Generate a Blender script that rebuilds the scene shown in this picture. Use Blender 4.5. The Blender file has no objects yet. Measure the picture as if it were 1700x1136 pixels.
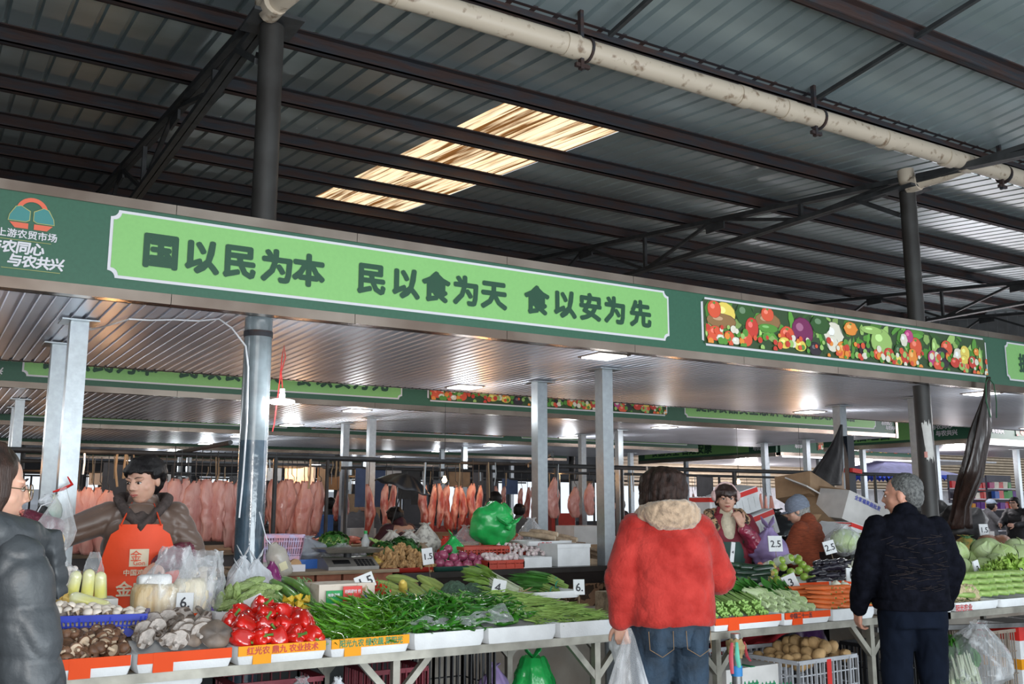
import bpy, bmesh, math, random
from mathutils import Vector, Matrix, noise, Euler
random.seed(7)
S = bpy.context.scene
COL = S.collection
R = math.radians
# ---------------------------------------------------------------- camera, sky, lights, exposure
FPX, PITCH, YAW, EYE = 1611.0, R(9.65), R(31.5), 1.5
cam_d = bpy.data.cameras.new('camera'); cam_d.sensor_width = 36; cam_d.lens = 36 * FPX / 1700
cam = bpy.data.objects.new('camera', cam_d); COL.objects.link(cam)
cam.location = (0, 0, EYE); cam.rotation_euler = (R(90) + PITCH, 0, -YAW)
cam_d.clip_end = 300
S.camera = cam
S.view_settings.view_transform = 'Standard'; S.view_settings.look = 'None'
S.view_settings.gamma = 1.0; S.view_settings.use_curve_mapping = False
S.view_settings.exposure = -0.42
world = bpy.data.worlds.new('overcast_sky'); S.world = world; world.use_nodes = True
_bg = world.node_tree.nodes['Background']; _bg.inputs[0].default_value = (0.86, 0.93, 1.0, 1); _bg.inputs[1].default_value = 1.5

def area_light(name, loc, target, sx, sy, power, col=(1, 1, 1)):
    l = bpy.data.lights.new(name, 'AREA'); l.shape = 'RECTANGLE'; l.size = sx; l.size_y = sy; l.energy = power; l.color = col
    o = bpy.data.objects.new(name, l); COL.objects.link(o); o.location = loc
    o.rotation_euler = (Vector(target) - Vector(loc)).to_track_quat('-Z', 'Y').to_euler(); return o
def point_light(name, loc, power, col=(1, 1, 1), r=.05):
    l = bpy.data.lights.new(name, 'POINT'); l.energy = power; l.color = col; l.shadow_soft_size = r
    o = bpy.data.objects.new(name, l); COL.objects.link(o); o.location = loc; return o
# added fill lamp behind the camera standing in for aisle daylight; the camera's own flash
area_light('aisle_fill', (-1.5, -3.2, 3.0), (3.5, 6, 1.1), 5, 2.6, 165, (1.0, .98, .95))
area_light('camera_flash', (.02, -.1, 1.72), (2.9, 5, 1.6), .3, .2, 80, (1.0, .97, .93))
area_light('roof_fill', (5, -2.2, .5), (7, 5, 5.4), 9, 3, 1200, (.84, .94, 1.0))  # unseen lamp near the floor, added to brighten the roof
area_light('roof_fill_right', (19.8, 9.5, 3.2), (9, 11, 6.0), 10, .8, 360, (1.0, .93, .96))  # extra lamp added on the right, aimed up to lighten the roof sheets
area_light('street_daylight', (26, 7, 3.2), (14, 12, 1.6), 9, 3.5, 420, (.88, .93, 1.0))

# ---------------------------------------------------------------- pixel of the 1700x1136 photograph -> point in the place
_sp, _cp, _sy, _cy = math.sin(PITCH), math.cos(PITCH), math.sin(YAW), math.cos(YAW)
def ray(x, y):
    u = (x - 850) / FPX; v = (568 - y) / FPX
    f = _cp - v * _sp; up = _sp + v * _cp
    return Vector((f * _sy + u * _cy, f * _cy - u * _sy, up))
def aY(x, y, Y):
    r = ray(x, y); return r * (Y / r.y) + Vector((0, 0, EYE))
def aZ(x, y, z):
    r = ray(x, y); return r * ((z - EYE) / r.z) + Vector((0, 0, EYE))
def XY(x, Y, z=1.0):
    """X of the image column x for a point at depth Y and height z"""
    lo = aY(x, 0, Y); hi = aY(x, 1136, Y)
    t = (z - lo.z) / (hi.z - lo.z); return lo.x + (hi.x - lo.x) * t

# ---------------------------------------------------------------- materials
def _n(nt, t, **kw):
    n = nt.nodes.new(t)
    for k, v in kw.items(): setattr(n, k, v)
    return n
_mats = {}
def M(name, col, rough=.55, metal=0.0, var=.12, scale=6.0, bump=0.0, col2=None, stretch=(1, 1, 1), alpha=1.0, coat=0.0,
      rnd=0.0, emit=0.0, trans=0.0, detail=4.0, lo=.35, hi=.65, sss=0.0, bscale=None, attr=None, spec=.5, world_co=False, sheen=0.0):
    if name in _mats: return _mats[name]
    m = bpy.data.materials.new(name); m.use_nodes = True; nt = m.node_tree; L = nt.links
    b = nt.nodes['Principled BSDF']
    tc = _n(nt, 'ShaderNodeTexCoord'); mp = _n(nt, 'ShaderNodeMapping'); mp.inputs['Scale'].default_value = stretch
    L.new(tc.outputs['Object'], mp.inputs['Vector'])
    if world_co:
        g = _n(nt, 'ShaderNodeNewGeometry'); L.new(g.outputs['Position'], mp.inputs['Vector'])
    nz = _n(nt, 'ShaderNodeTexNoise'); nz.inputs['Scale'].default_value = scale; nz.inputs['Detail'].default_value = detail
    L.new(mp.outputs[0], nz.inputs['Vector'])
    rp = _n(nt, 'ShaderNodeValToRGB'); rp.color_ramp.elements[0].position = lo; rp.color_ramp.elements[1].position = hi
    c1 = tuple(col) + (1,)
    c2 = (tuple(col2) + (1,)) if col2 else tuple(max(0, c * (1 - 2 * var)) for c in col) + (1,)
    rp.color_ramp.elements[0].color = c2; rp.color_ramp.elements[1].color = c1
    L.new(nz.outputs['Fac'], rp.inputs['Fac'])
    out = rp.outputs['Color']
    if attr:
        at = _n(nt, 'ShaderNodeAttribute', attribute_name=attr)
        mx = _n(nt, 'ShaderNodeMix', data_type='RGBA', blend_type='MULTIPLY'); mx.inputs[0].default_value = 1
        L.new(out, mx.inputs[6]); L.new(at.outputs['Color'], mx.inputs[7]); out = mx.outputs[2]
    if rnd:
        oi = _n(nt, 'ShaderNodeObjectInfo'); mr = _n(nt, 'ShaderNodeMapRange')
        mr.inputs['To Min'].default_value = 1 - rnd; mr.inputs['To Max'].default_value = 1 + rnd * .6
        L.new(oi.outputs['Random'], mr.inputs['Value'])
        hs = _n(nt, 'ShaderNodeHueSaturation'); L.new(mr.outputs[0], hs.inputs['Value']); L.new(out, hs.inputs['Color']); out = hs.outputs[0]
    L.new(out, b.inputs['Base Color'])
    b.inputs['Roughness'].default_value = rough; b.inputs['Metallic'].default_value = metal
    b.inputs['Alpha'].default_value = alpha; b.inputs['Coat Weight'].default_value = coat; b.inputs['Coat Roughness'].default_value = .12
    b.inputs['Specular IOR Level'].default_value = spec
    if sheen: b.inputs['Sheen Weight'].default_value = sheen
    if trans: b.inputs['Transmission Weight'].default_value = trans
    if sss: b.inputs['Subsurface Weight'].default_value = sss; b.inputs['Subsurface Scale'].default_value = .02
    if emit:
        L.new(out, b.inputs['Emission Color']); b.inputs['Emission Strength'].default_value = emit
    if bump:
        bn = _n(nt, 'ShaderNodeTexNoise'); bn.inputs['Scale'].default_value = bscale or scale * 2; bn.inputs['Detail'].default_value = 5
        L.new(mp.outputs[0], bn.inputs['Vector'])
        bp = _n(nt, 'ShaderNodeBump'); bp.inputs['Strength'].default_value = bump; bp.inputs['Distance'].default_value = .02
        L.new(bn.outputs['Fac'], bp.inputs['Height']); L.new(bp.outputs[0], b.inputs['Normal'])
    _mats[name] = m; return m
def film_mat(name, col, base=.10, rough=.12, gain=.55, rib=1.0):
    """thin crumpled transparent film: clear through the flats, glossy and milky along the folds"""
    if name in _mats: return _mats[name]
    m = bpy.data.materials.new(name); m.use_nodes = True; nt = m.node_tree; L = nt.links; b = nt.nodes['Principled BSDF']; out = nt.nodes['Material Output']
    b.inputs['Base Color'].default_value = (*col, 1); b.inputs['Roughness'].default_value = rough; b.inputs['Specular IOR Level'].default_value = .9
    tc = _n(nt, 'ShaderNodeTexCoord'); mp = _n(nt, 'ShaderNodeMapping'); mp.inputs['Scale'].default_value = (1, 1, .4 * rib); L.new(tc.outputs['Object'], mp.inputs['Vector'])
    nz = _n(nt, 'ShaderNodeTexNoise'); nz.inputs['Scale'].default_value = 16; nz.inputs['Detail'].default_value = 3; L.new(mp.outputs[0], nz.inputs['Vector'])
    bp = _n(nt, 'ShaderNodeBump'); bp.inputs['Strength'].default_value = .7; bp.inputs['Distance'].default_value = .02; L.new(nz.outputs['Fac'], bp.inputs['Height']); L.new(bp.outputs[0], b.inputs['Normal'])
    lw = _n(nt, 'ShaderNodeLayerWeight'); lw.inputs['Blend'].default_value = .35; L.new(bp.outputs[0], lw.inputs['Normal'])
    rp = _n(nt, 'ShaderNodeMapRange'); rp.inputs['From Min'].default_value = .54; rp.inputs['From Max'].default_value = .72; rp.inputs['To Max'].default_value = .4; L.new(nz.outputs['Fac'], rp.inputs['Value'])
    m1 = _n(nt, 'ShaderNodeMath', operation='MULTIPLY_ADD'); m1.inputs[1].default_value = gain; m1.inputs[2].default_value = base; L.new(lw.outputs['Facing'], m1.inputs[0])
    m2 = _n(nt, 'ShaderNodeMath', operation='ADD', use_clamp=True); L.new(m1.outputs[0], m2.inputs[0]); L.new(rp.outputs[0], m2.inputs[1])
    tr = _n(nt, 'ShaderNodeBsdfTransparent'); mx = _n(nt, 'ShaderNodeMixShader'); L.new(m2.outputs[0], mx.inputs[0]); L.new(tr.outputs[0], mx.inputs[1]); L.new(b.outputs[0], mx.inputs[2]); L.new(mx.outputs[0], out.inputs['Surface'])
    _mats[name] = m; return m
def hexc(h):
    v = [int(h[i:i + 2], 16) / 255 for i in (0, 2, 4)]
    return tuple(c / 12.92 if c <= .04045 else ((c + .055) / 1.055) ** 2.4 for c in v)
def MH(name, h, **k):
    if 'h2' in k: k['col2'] = hexc(k.pop('h2'))
    return M(name, hexc(h), **k)

# ---------------------------------------------------------------- mesh builder
def frame(d, up=None):
    d = Vector(d).normalized(); a = up or (Vector((0, 0, 1)) if abs(d.z) < .9 else Vector((1, 0, 0)))
    x = a.cross(d).normalized(); return x, d.cross(x).normalized(), d
class MB:
    def __init__(s): s.v = []; s.f = []; s.m = []; s.c = []; s.mi = 0; s.cc = (1, 1, 1); s.T = None
    def _v(s, p):
        p = Vector(p)
        if s.T is not None: p = s.T @ p
        s.v.append(p); s.c.append(s.cc); return len(s.v) - 1
    def face(s, idx): s.f.append(tuple(idx)); s.m.append(s.mi)
    def poly(s, pts): s.face([s._v(p) for p in pts])
    def box(s, c, size, rot=None, taper=1.0):
        c = Vector(c); hx, hy, hz = size[0] / 2, size[1] / 2, size[2] / 2
        q = Euler(rot).to_matrix() if rot else Matrix.Identity(3)
        i = [s._v(c + q @ Vector((sx * hx * (taper if sz > 0 else 1), sy * hy * (taper if sz > 0 else 1), sz * hz))) for sz in (-1, 1) for sx, sy in ((-1, -1), (1, -1), (1, 1), (-1, 1))]
        for f in ((3, 2, 1, 0), (4, 5, 6, 7), (0, 1, 5, 4), (1, 2, 6, 5), (2, 3, 7, 6), (3, 0, 4, 7)): s.face([i[k] for k in f])
        return s
    def bx(s, x0, x1, y0, y1, z0, z1): return s.box(((x0 + x1) / 2, (y0 + y1) / 2, (z0 + z1) / 2), (abs(x1 - x0), abs(y1 - y0), abs(z1 - z0)))
    def rings(s, rings, caps=True, closed=True):
        idx = [[s._v(p) for p in r] for r in rings]; n = len(idx[0])
        for a, b in zip(idx, idx[1:]):
            for k in range(n if closed else n - 1): s.face((a[k], a[(k + 1) % n], b[(k + 1) % n], b[k]))
        if caps and closed: s.face(idx[0][::-1]); s.face(idx[-1])
        return s
    def tube(s, pts, r, n=8, caps=True, flat=1.0):
        pts = [Vector(p) for p in pts]; rs = r if isinstance(r, (list, tuple)) else [r] * len(pts)
        out = []; up = None
        for k, p in enumerate(pts):
            d = (pts[min(k + 1, len(pts) - 1)] - pts[max(k - 1, 0)])
            if d.length < 1e-9: d = Vector((0, 0, 1))
            d.normalize()
            if up is None: x, y, _ = frame(d)
            else:
                y = d.cross(up).normalized(); x = y.cross(d).normalized()
            up = x
            out.append([p + x * (math.cos(2 * math.pi * j / n) * rs[k]) + y * (math.sin(2 * math.pi * j / n) * rs[k] * flat) for j in range(n)])
        return s.rings(out, caps)
    def bar(s, a, b, w, h=None):
        a, b = Vector(a), Vector(b); h = h or w; x, y, d = frame(b - a)
        r = [[p + x * (sx * w / 2) + y * (sy * h / 2) for sx, sy in ((-1, -1), (1, -1), (1, 1), (-1, 1))] for p in (a, b)]
        return s.rings(r)
    def lathe(s, prof, n=16, c=(0, 0, 0), lobes=0, amp=0.0, axis=None):
        c = Vector(c); q = Matrix.Identity(3)
        if axis is not None: q = Vector((0, 0, 1)).rotation_difference(Vector(axis)).to_matrix()
        rr = []
        for r, z in prof:
            r = max(r, 1e-4)
            rr.append([c + q @ Vector((math.cos(t) * r * (1 + amp * math.cos(lobes * t)), math.sin(t) * r * (1 + amp * math.cos(lobes * t)), z)) for t in (2 * math.pi * j / n for j in range(n))])
        return s.rings(rr)
    def ell(s, c, r, n=12, m=8, nz=0.0, fq=3.0, rot=None, seed=0):
        c = Vector(c); q = Euler(rot).to_matrix() if rot else Matrix.Identity(3)
        if not isinstance(r, (tuple, list)): r = (r, r, r)
        rr = []
        for i in range(m + 1):
            ph = math.pi * min(max(i / m, .02), .98)
            ring = []
            for j in range(n):
                t = 2 * math.pi * j / n; d = Vector((math.sin(ph) * math.cos(t), math.sin(ph) * math.sin(t), -math.cos(ph)))
                k = 1 + (nz * noise.noise(d * fq + Vector((seed * 7.3, seed, 0))) if nz else 0)
                ring.append(c + q @ Vector((d.x * r[0] * k, d.y * r[1] * k, d.z * r[2] * k)))
            rr.append(ring)
        return s.rings(rr)
    def cap(s, a, b, ra, rb, n=12):
        """tapered capsule, closed"""
        a, b = Vector(a), Vector(b); x, y, d = frame(b - a) if (b - a).length > 1e-6 else (Vector((1, 0, 0)), Vector((0, 1, 0)), Vector((0, 0, 1)))
        rr = []
        for cc, r, a0, a1 in ((a, ra, -90, 0), (b, rb, 0, 90)):
            for k in range(5):
                t = R(a0 + (a1 - a0) * k / 4); t = max(min(t, R(86)), R(-86))
                rr.append([cc + d * (r * math.sin(t)) + (x * math.cos(u) + y * math.sin(u)) * (r * math.cos(t)) for u in (2 * math.pi * j / n for j in range(n))])
        return s.rings(rr)
    def grid(s, fn, nu, nv, closed_u=False):
        idx = [[s._v(fn(i / nu, j / nv)) for i in range(nu + (0 if closed_u else 1))] for j in range(nv + 1)]
        n = len(idx[0])
        for a, b in zip(idx, idx[1:]):
            for k in range(n if closed_u else n - 1): s.face((a[k], a[(k + 1) % n], b[(k + 1) % n], b[k]))
        return s
    def build(s, name, mat, parent=None, loc=None, rot=None, smooth=True, angle=40, solid=0, **tags):
        me = bpy.data.meshes.new(name); me.from_pydata([tuple(p) for p in s.v], [], s.f)
        for mm in (mat if isinstance(mat, (list, tuple)) else [mat]): me.materials.append(mm)
        if any(s.m): me.polygons.foreach_set('material_index', s.m)
        if any(c != (1, 1, 1) for c in s.c):
            ca = me.color_attributes.new('Col', 'FLOAT_COLOR', 'POINT')
            ca.data.foreach_set('color', [x for c in s.c for x in (c[0], c[1], c[2], 1)])
        me.update()
        if smooth:
            me.polygons.foreach_set('use_smooth', [True] * len(me.polygons))
            if angle: me.set_sharp_from_angle(angle=R(angle))
        o = bpy.data.objects.new(name, me); COL.objects.link(o)
        if parent: o.parent = parent
        if loc is not None: o.location = loc
        if rot is not None: o.rotation_euler = rot
        if solid:
            md = o.modifiers.new('thickness', 'SOLIDIFY'); md.thickness = solid; md.offset = 0
        tag(o, **tags); return o
def tag(o, label=None, cat=None, group=None, kind=None):
    if label: o['label'] = label
    if cat: o['category'] = cat
    if group: o['group'] = group
    if kind: o['kind'] = kind
    return o
def empty(name, loc=(0, 0, 0), rz=0, **tags):
    o = bpy.data.objects.new(name, None); COL.objects.link(o); o.location = loc; o.rotation_euler = (0, 0, rz); return tag(o, **tags)
_kids = {}
def dup(o, loc=None, rot=None, scale=None, label=None, group=None, parent=None):
    c = o.copy(); COL.objects.link(c)
    if parent is not None: c.parent = parent
    if loc is not None: c.location = loc
    if rot is not None: c.rotation_euler = rot
    if scale is not None: c.scale = (scale,) * 3 if isinstance(scale, (int, float)) else scale
    if label: c['label'] = label
    if group: c['group'] = group
    for ch in list(o.children): dup(ch, parent=c)
    return c
def struct(mb, name, mat, **k): return mb.build(name, mat, kind='structure', **k)
def U(a, b): return random.uniform(a, b)
def wob(p, f, a): return a * noise.noise(Vector(p) * f)

# organic closed surface: overlapping closed solids fused into one continuous mesh
def fuse(mb, name, mat, voxel, parent=None, loc=None, rot=None, smooth_it=2, post=None, colf=None, **tags):
    me = bpy.data.meshes.new(name); me.from_pydata([tuple(p) for p in mb.v], [], mb.f)
    tmp = bpy.data.objects.new(name + '_tmp', me); COL.objects.link(tmp)
    md = tmp.modifiers.new('r', 'REMESH'); md.mode = 'VOXEL'; md.voxel_size = voxel
    if smooth_it:
        sm = tmp.modifiers.new('s', 'SMOOTH'); sm.iterations = smooth_it; sm.factor = .5
    dg = bpy.context.evaluated_depsgraph_get(); me2 = bpy.data.meshes.new_from_object(tmp.evaluated_get(dg))
    bpy.data.objects.remove(tmp); me2.name = name
    if post:
        ns = [v.normal.copy() for v in me2.vertices]
        for v, nn in zip(me2.vertices, ns): v.co += nn * post(v.co, nn)
    me2.materials.clear()
    for mm in (mat if isinstance(mat, (list, tuple)) else [mat]): me2.materials.append(mm)
    me2.polygons.foreach_set('use_smooth', [True] * len(me2.polygons))
    if colf:
        ca = me2.color_attributes.new('Col', 'FLOAT_COLOR', 'POINT')
        ca.data.foreach_set('color', [x for v in me2.vertices for x in (*colf(v.co), 1)])
    me2.update()
    o = bpy.data.objects.new(name, me2); COL.objects.link(o)
    if parent: o.parent = parent
    if loc is not None: o.location = loc
    if rot is not None: o.rotation_euler = rot
    return tag(o, **tags)
def text_mb(mb, body, size, org, ux, uy, bold=0.0, spacing=1.0, depth=0):
    """lettering as flat mesh: org = left baseline point, ux/uy = directions; bold thickens the strokes"""
    cu = bpy.data.curves.new('t', 'FONT'); cu.body = body; cu.size = size; cu.space_character = spacing; cu.resolution_u = 2
    o = bpy.data.objects.new('t', cu); COL.objects.link(o)
    me = bpy.data.meshes.new_from_object(o.evaluated_get(bpy.context.evaluated_depsgraph_get()))
    org, ux, uy = Vector(org), Vector(ux), Vector(uy); nn = ux.cross(uy)
    sh = [(0, 0)] if not bold else [(bold * math.cos(k * math.pi / 4), bold * math.sin(k * math.pi / 4)) for k in range(8)] + [(0, 0)]
    for q, (sx, sy_) in enumerate(sh):
        base = [mb._v(org + ux * (v.co.x + sx) + uy * (v.co.y + sy_) + nn * (.00012 * q)) for v in me.vertices]
        for p in me.polygons: mb.face([base[k] for k in p.vertices])
    w = max([v.co.x for v in me.vertices] or [0])
    bpy.data.objects.remove(o); bpy.data.curves.remove(cu); bpy.data.meshes.remove(me); return w
# ================================================================ setting
m_floor = M('wet_concrete', (.13, .12, .11), rough=.35, var=.25, scale=1.2, bump=.2, world_co=True)
m_roof = M('roof_sheet', (.46, .55, .57), rough=.36, metal=.55, var=.18, scale=.9, stretch=(.25, 1, 1), bump=.06, col2=(.27, .32, .33), bscale=5)
m_roofw = M('gable_sheet', (.30, .31, .32), rough=.45, metal=.4, var=.15, scale=.8)
m_rust = M('rusty_steel', (.020, .021, .027), rough=.75, var=.2, scale=5, col2=(.036, .017, .014), bump=.3, lo=.42, hi=.6, stretch=(.5, 3, 3))
m_dark = M('dark_steel', (.04, .042, .045), rough=.6, var=.25, scale=7, bump=.15)
m_col = M('weathered_column_paint', (.034, .032, .03), rough=.5, var=.3, scale=4, bump=.2, col2=(.02, .017, .015))
m_pvc = M('stained_pvc', (.50, .42, .33), rough=.45, var=.2, scale=11, col2=(.22, .15, .10), lo=.32, hi=.43, detail=9)
m_steel = M('stainless_trim', (.36, .30, .25), rough=.25, metal=.95, var=.25, scale=1.3, col2=(.20, .15, .12), bump=.1, bscale=2)
m_galv = M('galvanised_steel', (.36, .39, .41), rough=.36, metal=.8, var=.06, scale=25, bump=.03)
m_slat = M('ceiling_slats', (.70, .73, .82), rough=.38, metal=.5, var=.1, scale=.8)
m_green = MH('fascia_green', '31604a', rough=.5, var=.05, scale=40)
m_lime = MH('sign_lime', '86bf70', rough=.5, var=.02, scale=40)
m_white = M('sign_white', (.68, .66, .70), rough=.5, var=.02)
m_letter = MH('sign_lettering', '1d4a33', rough=.5, var=.03)
m_lamp = M('lamp_glow', (1, 1, 1), emit=7.0, var=0)
m_sky = M('fibreglass_skylight', (1.0, .80, .52), emit=1.5, var=.2, scale=1.9, stretch=(14, .35, 1), col2=(.16, .065, .015), detail=12, lo=.40, hi=.56)  # own emission stands in for daylight through the translucent sheet

f = MB(); f.bx(-9, 45, -6, 60, -.2, 0); struct(f, 'floor', m_floor)

# ---- corrugated hall roof: valley over the columns (Y 6.2), ridges either side
def corr(mb, x0, x1, ya, za, yb, zb, pitch=.215, h=.03, skip=None, d=0.0):
    prof = []; x = x0
    while x < x1 - 1e-6:
        for dx, z in ((0, 0), (.052, 0), (.066, h), (.088, h), (.102, 0), (pitch, 0)):
            if not prof or x + dx > prof[-1][0] + 1e-6: prof.append((min(x + dx, x1), z))
        x += pitch
    for (a, za_), (b, zb_) in zip(prof, prof[1:]):
        if skip and skip[0] <= (a + b) / 2 <= skip[1]: continue
        mb.poly([(a, ya, za + za_ + d), (b, ya, za + zb_ + d), (b, yb, zb + zb_ + d), (a, yb, zb + za_ + d)])
SK = (4.5, 5.95, 7.35, 13.3)
def roof_z(y): return 5.2 + .1 * (y - 6.2)
r = MB()
RX0, RX1 = -9, 20.6
for a, b in ((6.2, SK[2]), (SK[2], SK[3]), (SK[3], 14.5)):
    corr(r, RX0, RX1, a, roof_z(a), b, roof_z(b), skip=(SK[0], SK[1]) if a == SK[2] else None)
corr(r, RX0, RX1, 14.5, roof_z(14.5), 22.8, 5.2)
corr(r, RX0, RX1, 22.8, 5.2, 31, 6.03)
corr(r, RX0, RX1, -2.1, 6.08, 6.2, 5.24, h=.035)
o = struct(r, 'ceiling', m_roof, smooth=False)
sk = MB()
corr(sk, SK[0], SK[1], SK[2] - .02, roof_z(SK[2]), SK[3], roof_z(SK[3]), pitch=.1, h=.022, d=.01)
struct(sk, 'window_1', m_sky, smooth=False)
w = MB()
for k in range(140):   # far gable sheet wall on the right and end wall on the left
    y = -2 + k * .24
    w.bx(20.6, 20.64, y, y + .05, 3.5, 6.1); w.bx(20.62, 20.66, y + .05, y + .24, 3.5, 6.1)
struct(w, 'wall_right', m_roofw, smooth=False)
w = MB()
for k in range(140):
    y = -2 + k * .24
    w.bx(-9.0, -8.95, y, y + .06, 0, 6.1); w.bx(-9.05, -9.0, y + .06, y + .24, 0, 6.1)
struct(w, 'wall_left', m_roof, smooth=False)

# ---- purlins, ridge beam and valley beams: each one a thing
def chan(mb, x0, x1, y, z, w=.07, h=.17):   # C section lying along X, flange lips towards the viewer
    mb.bx(x0, x1, y - .008, y + .008, z, z + h)
    mb.bx(x0, x1, y - w, y, z, z + .012); mb.bx(x0, x1, y - w, y, z + h - .012, z + h); mb.bx(x0, x1, y - w, y - w + .01, z, z + .03)
def purlin(y, z, label, h=.16, name='roof_purlin'):
    b = MB(); chan(b, -8.9, 20.5, y, z, h=h); return b.build(name, m_rust, smooth=False, label=label, cat='roof beam')
ords = ['nearest behind the round columns', 'second behind the columns', 'third behind the columns, across the skylight middle', 'fourth behind the columns, below the skylight middle', 'fifth behind the columns, near the skylight foot', ]
for k, y in enumerate((7.15, 8.6, 10.0, 11.4, 12.85)):
    purlin(y, roof_z(y) - .165, 'rusty steel purlin under the tin roof, ' + ords[k])
rb = MB(); chan(rb, -8.9, 20.5, 14.35, roof_z(14.35) - .2, h=.2); rb.bx(-8.9, 20.5, 14.45, 14.6, roof_z(14.5) - .36, roof_z(14.5) - .22); rb.bar((-8.9, 14.5, 5.66), (20.5, 14.5, 5.66), .03)
rb.build('ridge_beam', m_rust, smooth=False, label='dark rusty ridge beam along the top of the roof, skylight ends at it', cat='roof beam')
for k, y in enumerate((16, 17.6, 19.2, 20.8)):
    purlin(y, 6.03 - .1 * (y - 14.5) - .18, 'rusty purlin on the far roof slope, %s beyond the ridge' % ['first', 'second', 'third', 'fourth'][k])
for y, z, h, lb in ((5.86, 5.17, .12, 'dark channel beam just above the cream drain pipe, hall valley'),
                    (4.6, 5.2, .17, 'rust-streaked purlin crossing the top right corner of the roof'), (3.0, 5.36, .17, 'rusty purlin closest overhead, before the rust-streaked one'), (1.4, 5.52, .17, 'rusty purlin overhead behind the viewer')):
    purlin(y, z, lb, h)

# ---- roof trusses along Y at each column line
def truss(x, y0, y1, name_lb):
    t = empty('roof_truss', (x, y0, 0), label=name_lb, cat='truss')
    L = y1 - y0
    def ztop(y): return roof_z(y) - .2 if y <= 14.5 else roof_z(29 - y) - .2
    zb = 4.93
    b = MB(); b.bar((-.03, 0, ztop(y0) - .02), (-.03, (14.5 if y1 > 14.5 else y1) - y0, ztop(min(14.5, y1)) - .02), .055, .055); b.bar((.03, 0, ztop(y0) - .02), (.03, (14.5 if y1 > 14.5 else y1) - y0, ztop(min(14.5, y1)) - .02), .055, .055)
    if y1 > 14.5: b.bar((0, 14.5 - y0, ztop(14.5) - .02), (0, L, ztop(y1) - .02), .1, .055)
    b.build('top_chord', m_dark, t, smooth=False)
    b = MB(); b.bar((-.03, 0, zb), (-.03, L, zb), .05, .05); b.bar((.03, 0, zb), (.03, L, zb), .05, .05); b.build('bottom_chord', m_dark, t, smooth=False)
    n = int(L / 1.42); st = L / n
    for k in range(1, n):
        y = k * st
        if k % 2:
            b = MB(); b.bar((0, y, zb), (0, y, ztop(y0 + y)), .045); b.build('vertical_strut', m_dark, t, smooth=False)
            for s in (-1, 1):
                b = MB(); b.bar((0, y, zb), (0, y + s * st, ztop(y0 + y + s * st)), .04); b.build('diagonal_strut', m_dark, t, smooth=False)
        else:
            b = MB(); b.bx(-.012, .012, y - .17, y + .17, ztop(y0 + y) - .16, ztop(y0 + y)); b.build('gusset_plate', m_dark, t, smooth=False)
    return t
truss(1.87, 6.35, 22.6, 'steel truss leaving the head of the left round column')
truss(8.9, 6.35, 22.6, 'steel truss leaving the head of the right round column')
truss(15.9, 6.35, 22.6, 'steel truss far right, third along the hall')
truss(8.9, -1.5, 6.2, 'steel truss in the top right corner, viewer side of the right column')
truss(19.6, 6.35, 22.6, 'steel truss against the grey sheet gable wall')
for x, a, b_, lb in ((4.4, 5.7, 2.2, 'thin dark tie rod above the drain pipe, nearer the middle'), (6.75, 5.7, 2.4, 'thin dark tie rod above the drain pipe, nearer the right column'), (3.0, 5.7, 3.0, 'thin dark tie rod above the pipe, leftmost')):
    t = MB(); t.bar((x, a, 5.18), (x - .2, b_, 5.5), .035); t.build('tie_rod', m_dark, smooth=False, label=lb, cat='rod')
# braces at ridge
for x in (-1, 6.3, 11.5, 13.4):
    t = MB(); t.bar((x, 14.5, 5.62), (x - .55, 14.5, 5.2), .05); t.bar((x, 14.5, 5.62), (x + .55, 14.5, 5.2), .05); t.bx(x - .13, x + .13, 14.47, 14.53, 5.45, 5.66)
    t.build('ridge_brace', m_dark, smooth=False, label='V brace under the ridge beam at ' + {-1: 'the far left', 6.3: 'the skylight side', 11.5: 'the middle', 13.4: 'the right'}[x], cat='brace')

# ---- round columns
def column(x, y, mats, lb, label):
    t = empty('round_column', (x, y, 0), label=label, cat='column')
    b = MB(); b.tube([(0, 0, 0), (0, 0, 4.86)], .085, 24, True); b.build('shaft', mats, t)
    b = MB(); b.box((0, 0, 4.88), (.36, .36, .025)); b.build('head_plate', m_dark, t)
    for s in (-1, 1):
        b = MB(); b.bar((s * .08, .05, 4.6), (s * .08, .6, 4.92), .04); b.build('knee_brace', m_dark, t, smooth=False)
    return t
c1 = column(1.9, 6.36, m_col, '', 'dark round steel column on the left, rising behind the green sign')
m_film = M('grey_paint_sleeve', (.21, .25, .27), rough=.18, var=.35, scale=5, col2=(.12, .14, .15), bump=.15, coat=.6)
m_film2 = M('blue_plastic_sleeve', (.07, .115, .16), rough=.12, var=.3, scale=5, bump=.25, coat=.8)
b = MB(); b.tube([(0, 0, 1.93), (0, 0, 2.76)], .092, 24); b.build('scuffed_sleeve', m_film, c1, label='scuffed grey upper wrap')
b = MB(); b.tube([(0, 0, .2), (0, 0, 1.3), (0, 0, 1.93)], [.09, .094, .093], 24); b.build('plastic_sleeve', m_film2, c1, label='shiny blue-grey plastic wrap')
b = MB(); b.tube([(0, 0, 2.62), (0, 0, 2.66)], .096, 24); b.build('tie_band', m_rust, c1)
c2 = column(8.93, 6.37, m_col, '', 'dark round steel column on the right, white paint patch half way up')
m_patch = M('flaked_white_paint', (.62, .60, .57), rough=.6, var=.1, scale=9)
b = MB()
def patchf(u, v):
    a = R(200 + 62 * u + 18 * (1 - v)); z = 1.98 + .38 * v
    e = .06 * noise.noise(Vector((u * 6, v * 5, 0)))
    return (.087 * math.cos(a + e), .087 * math.sin(a + e), z + (.09 * noise.noise(Vector((u * 7, 3, 1))) if v in (0, 1) else 0))
b.grid(patchf, 14, 10); b.build('paint_patch', m_patch, c2, label='flaked white paint')
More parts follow.
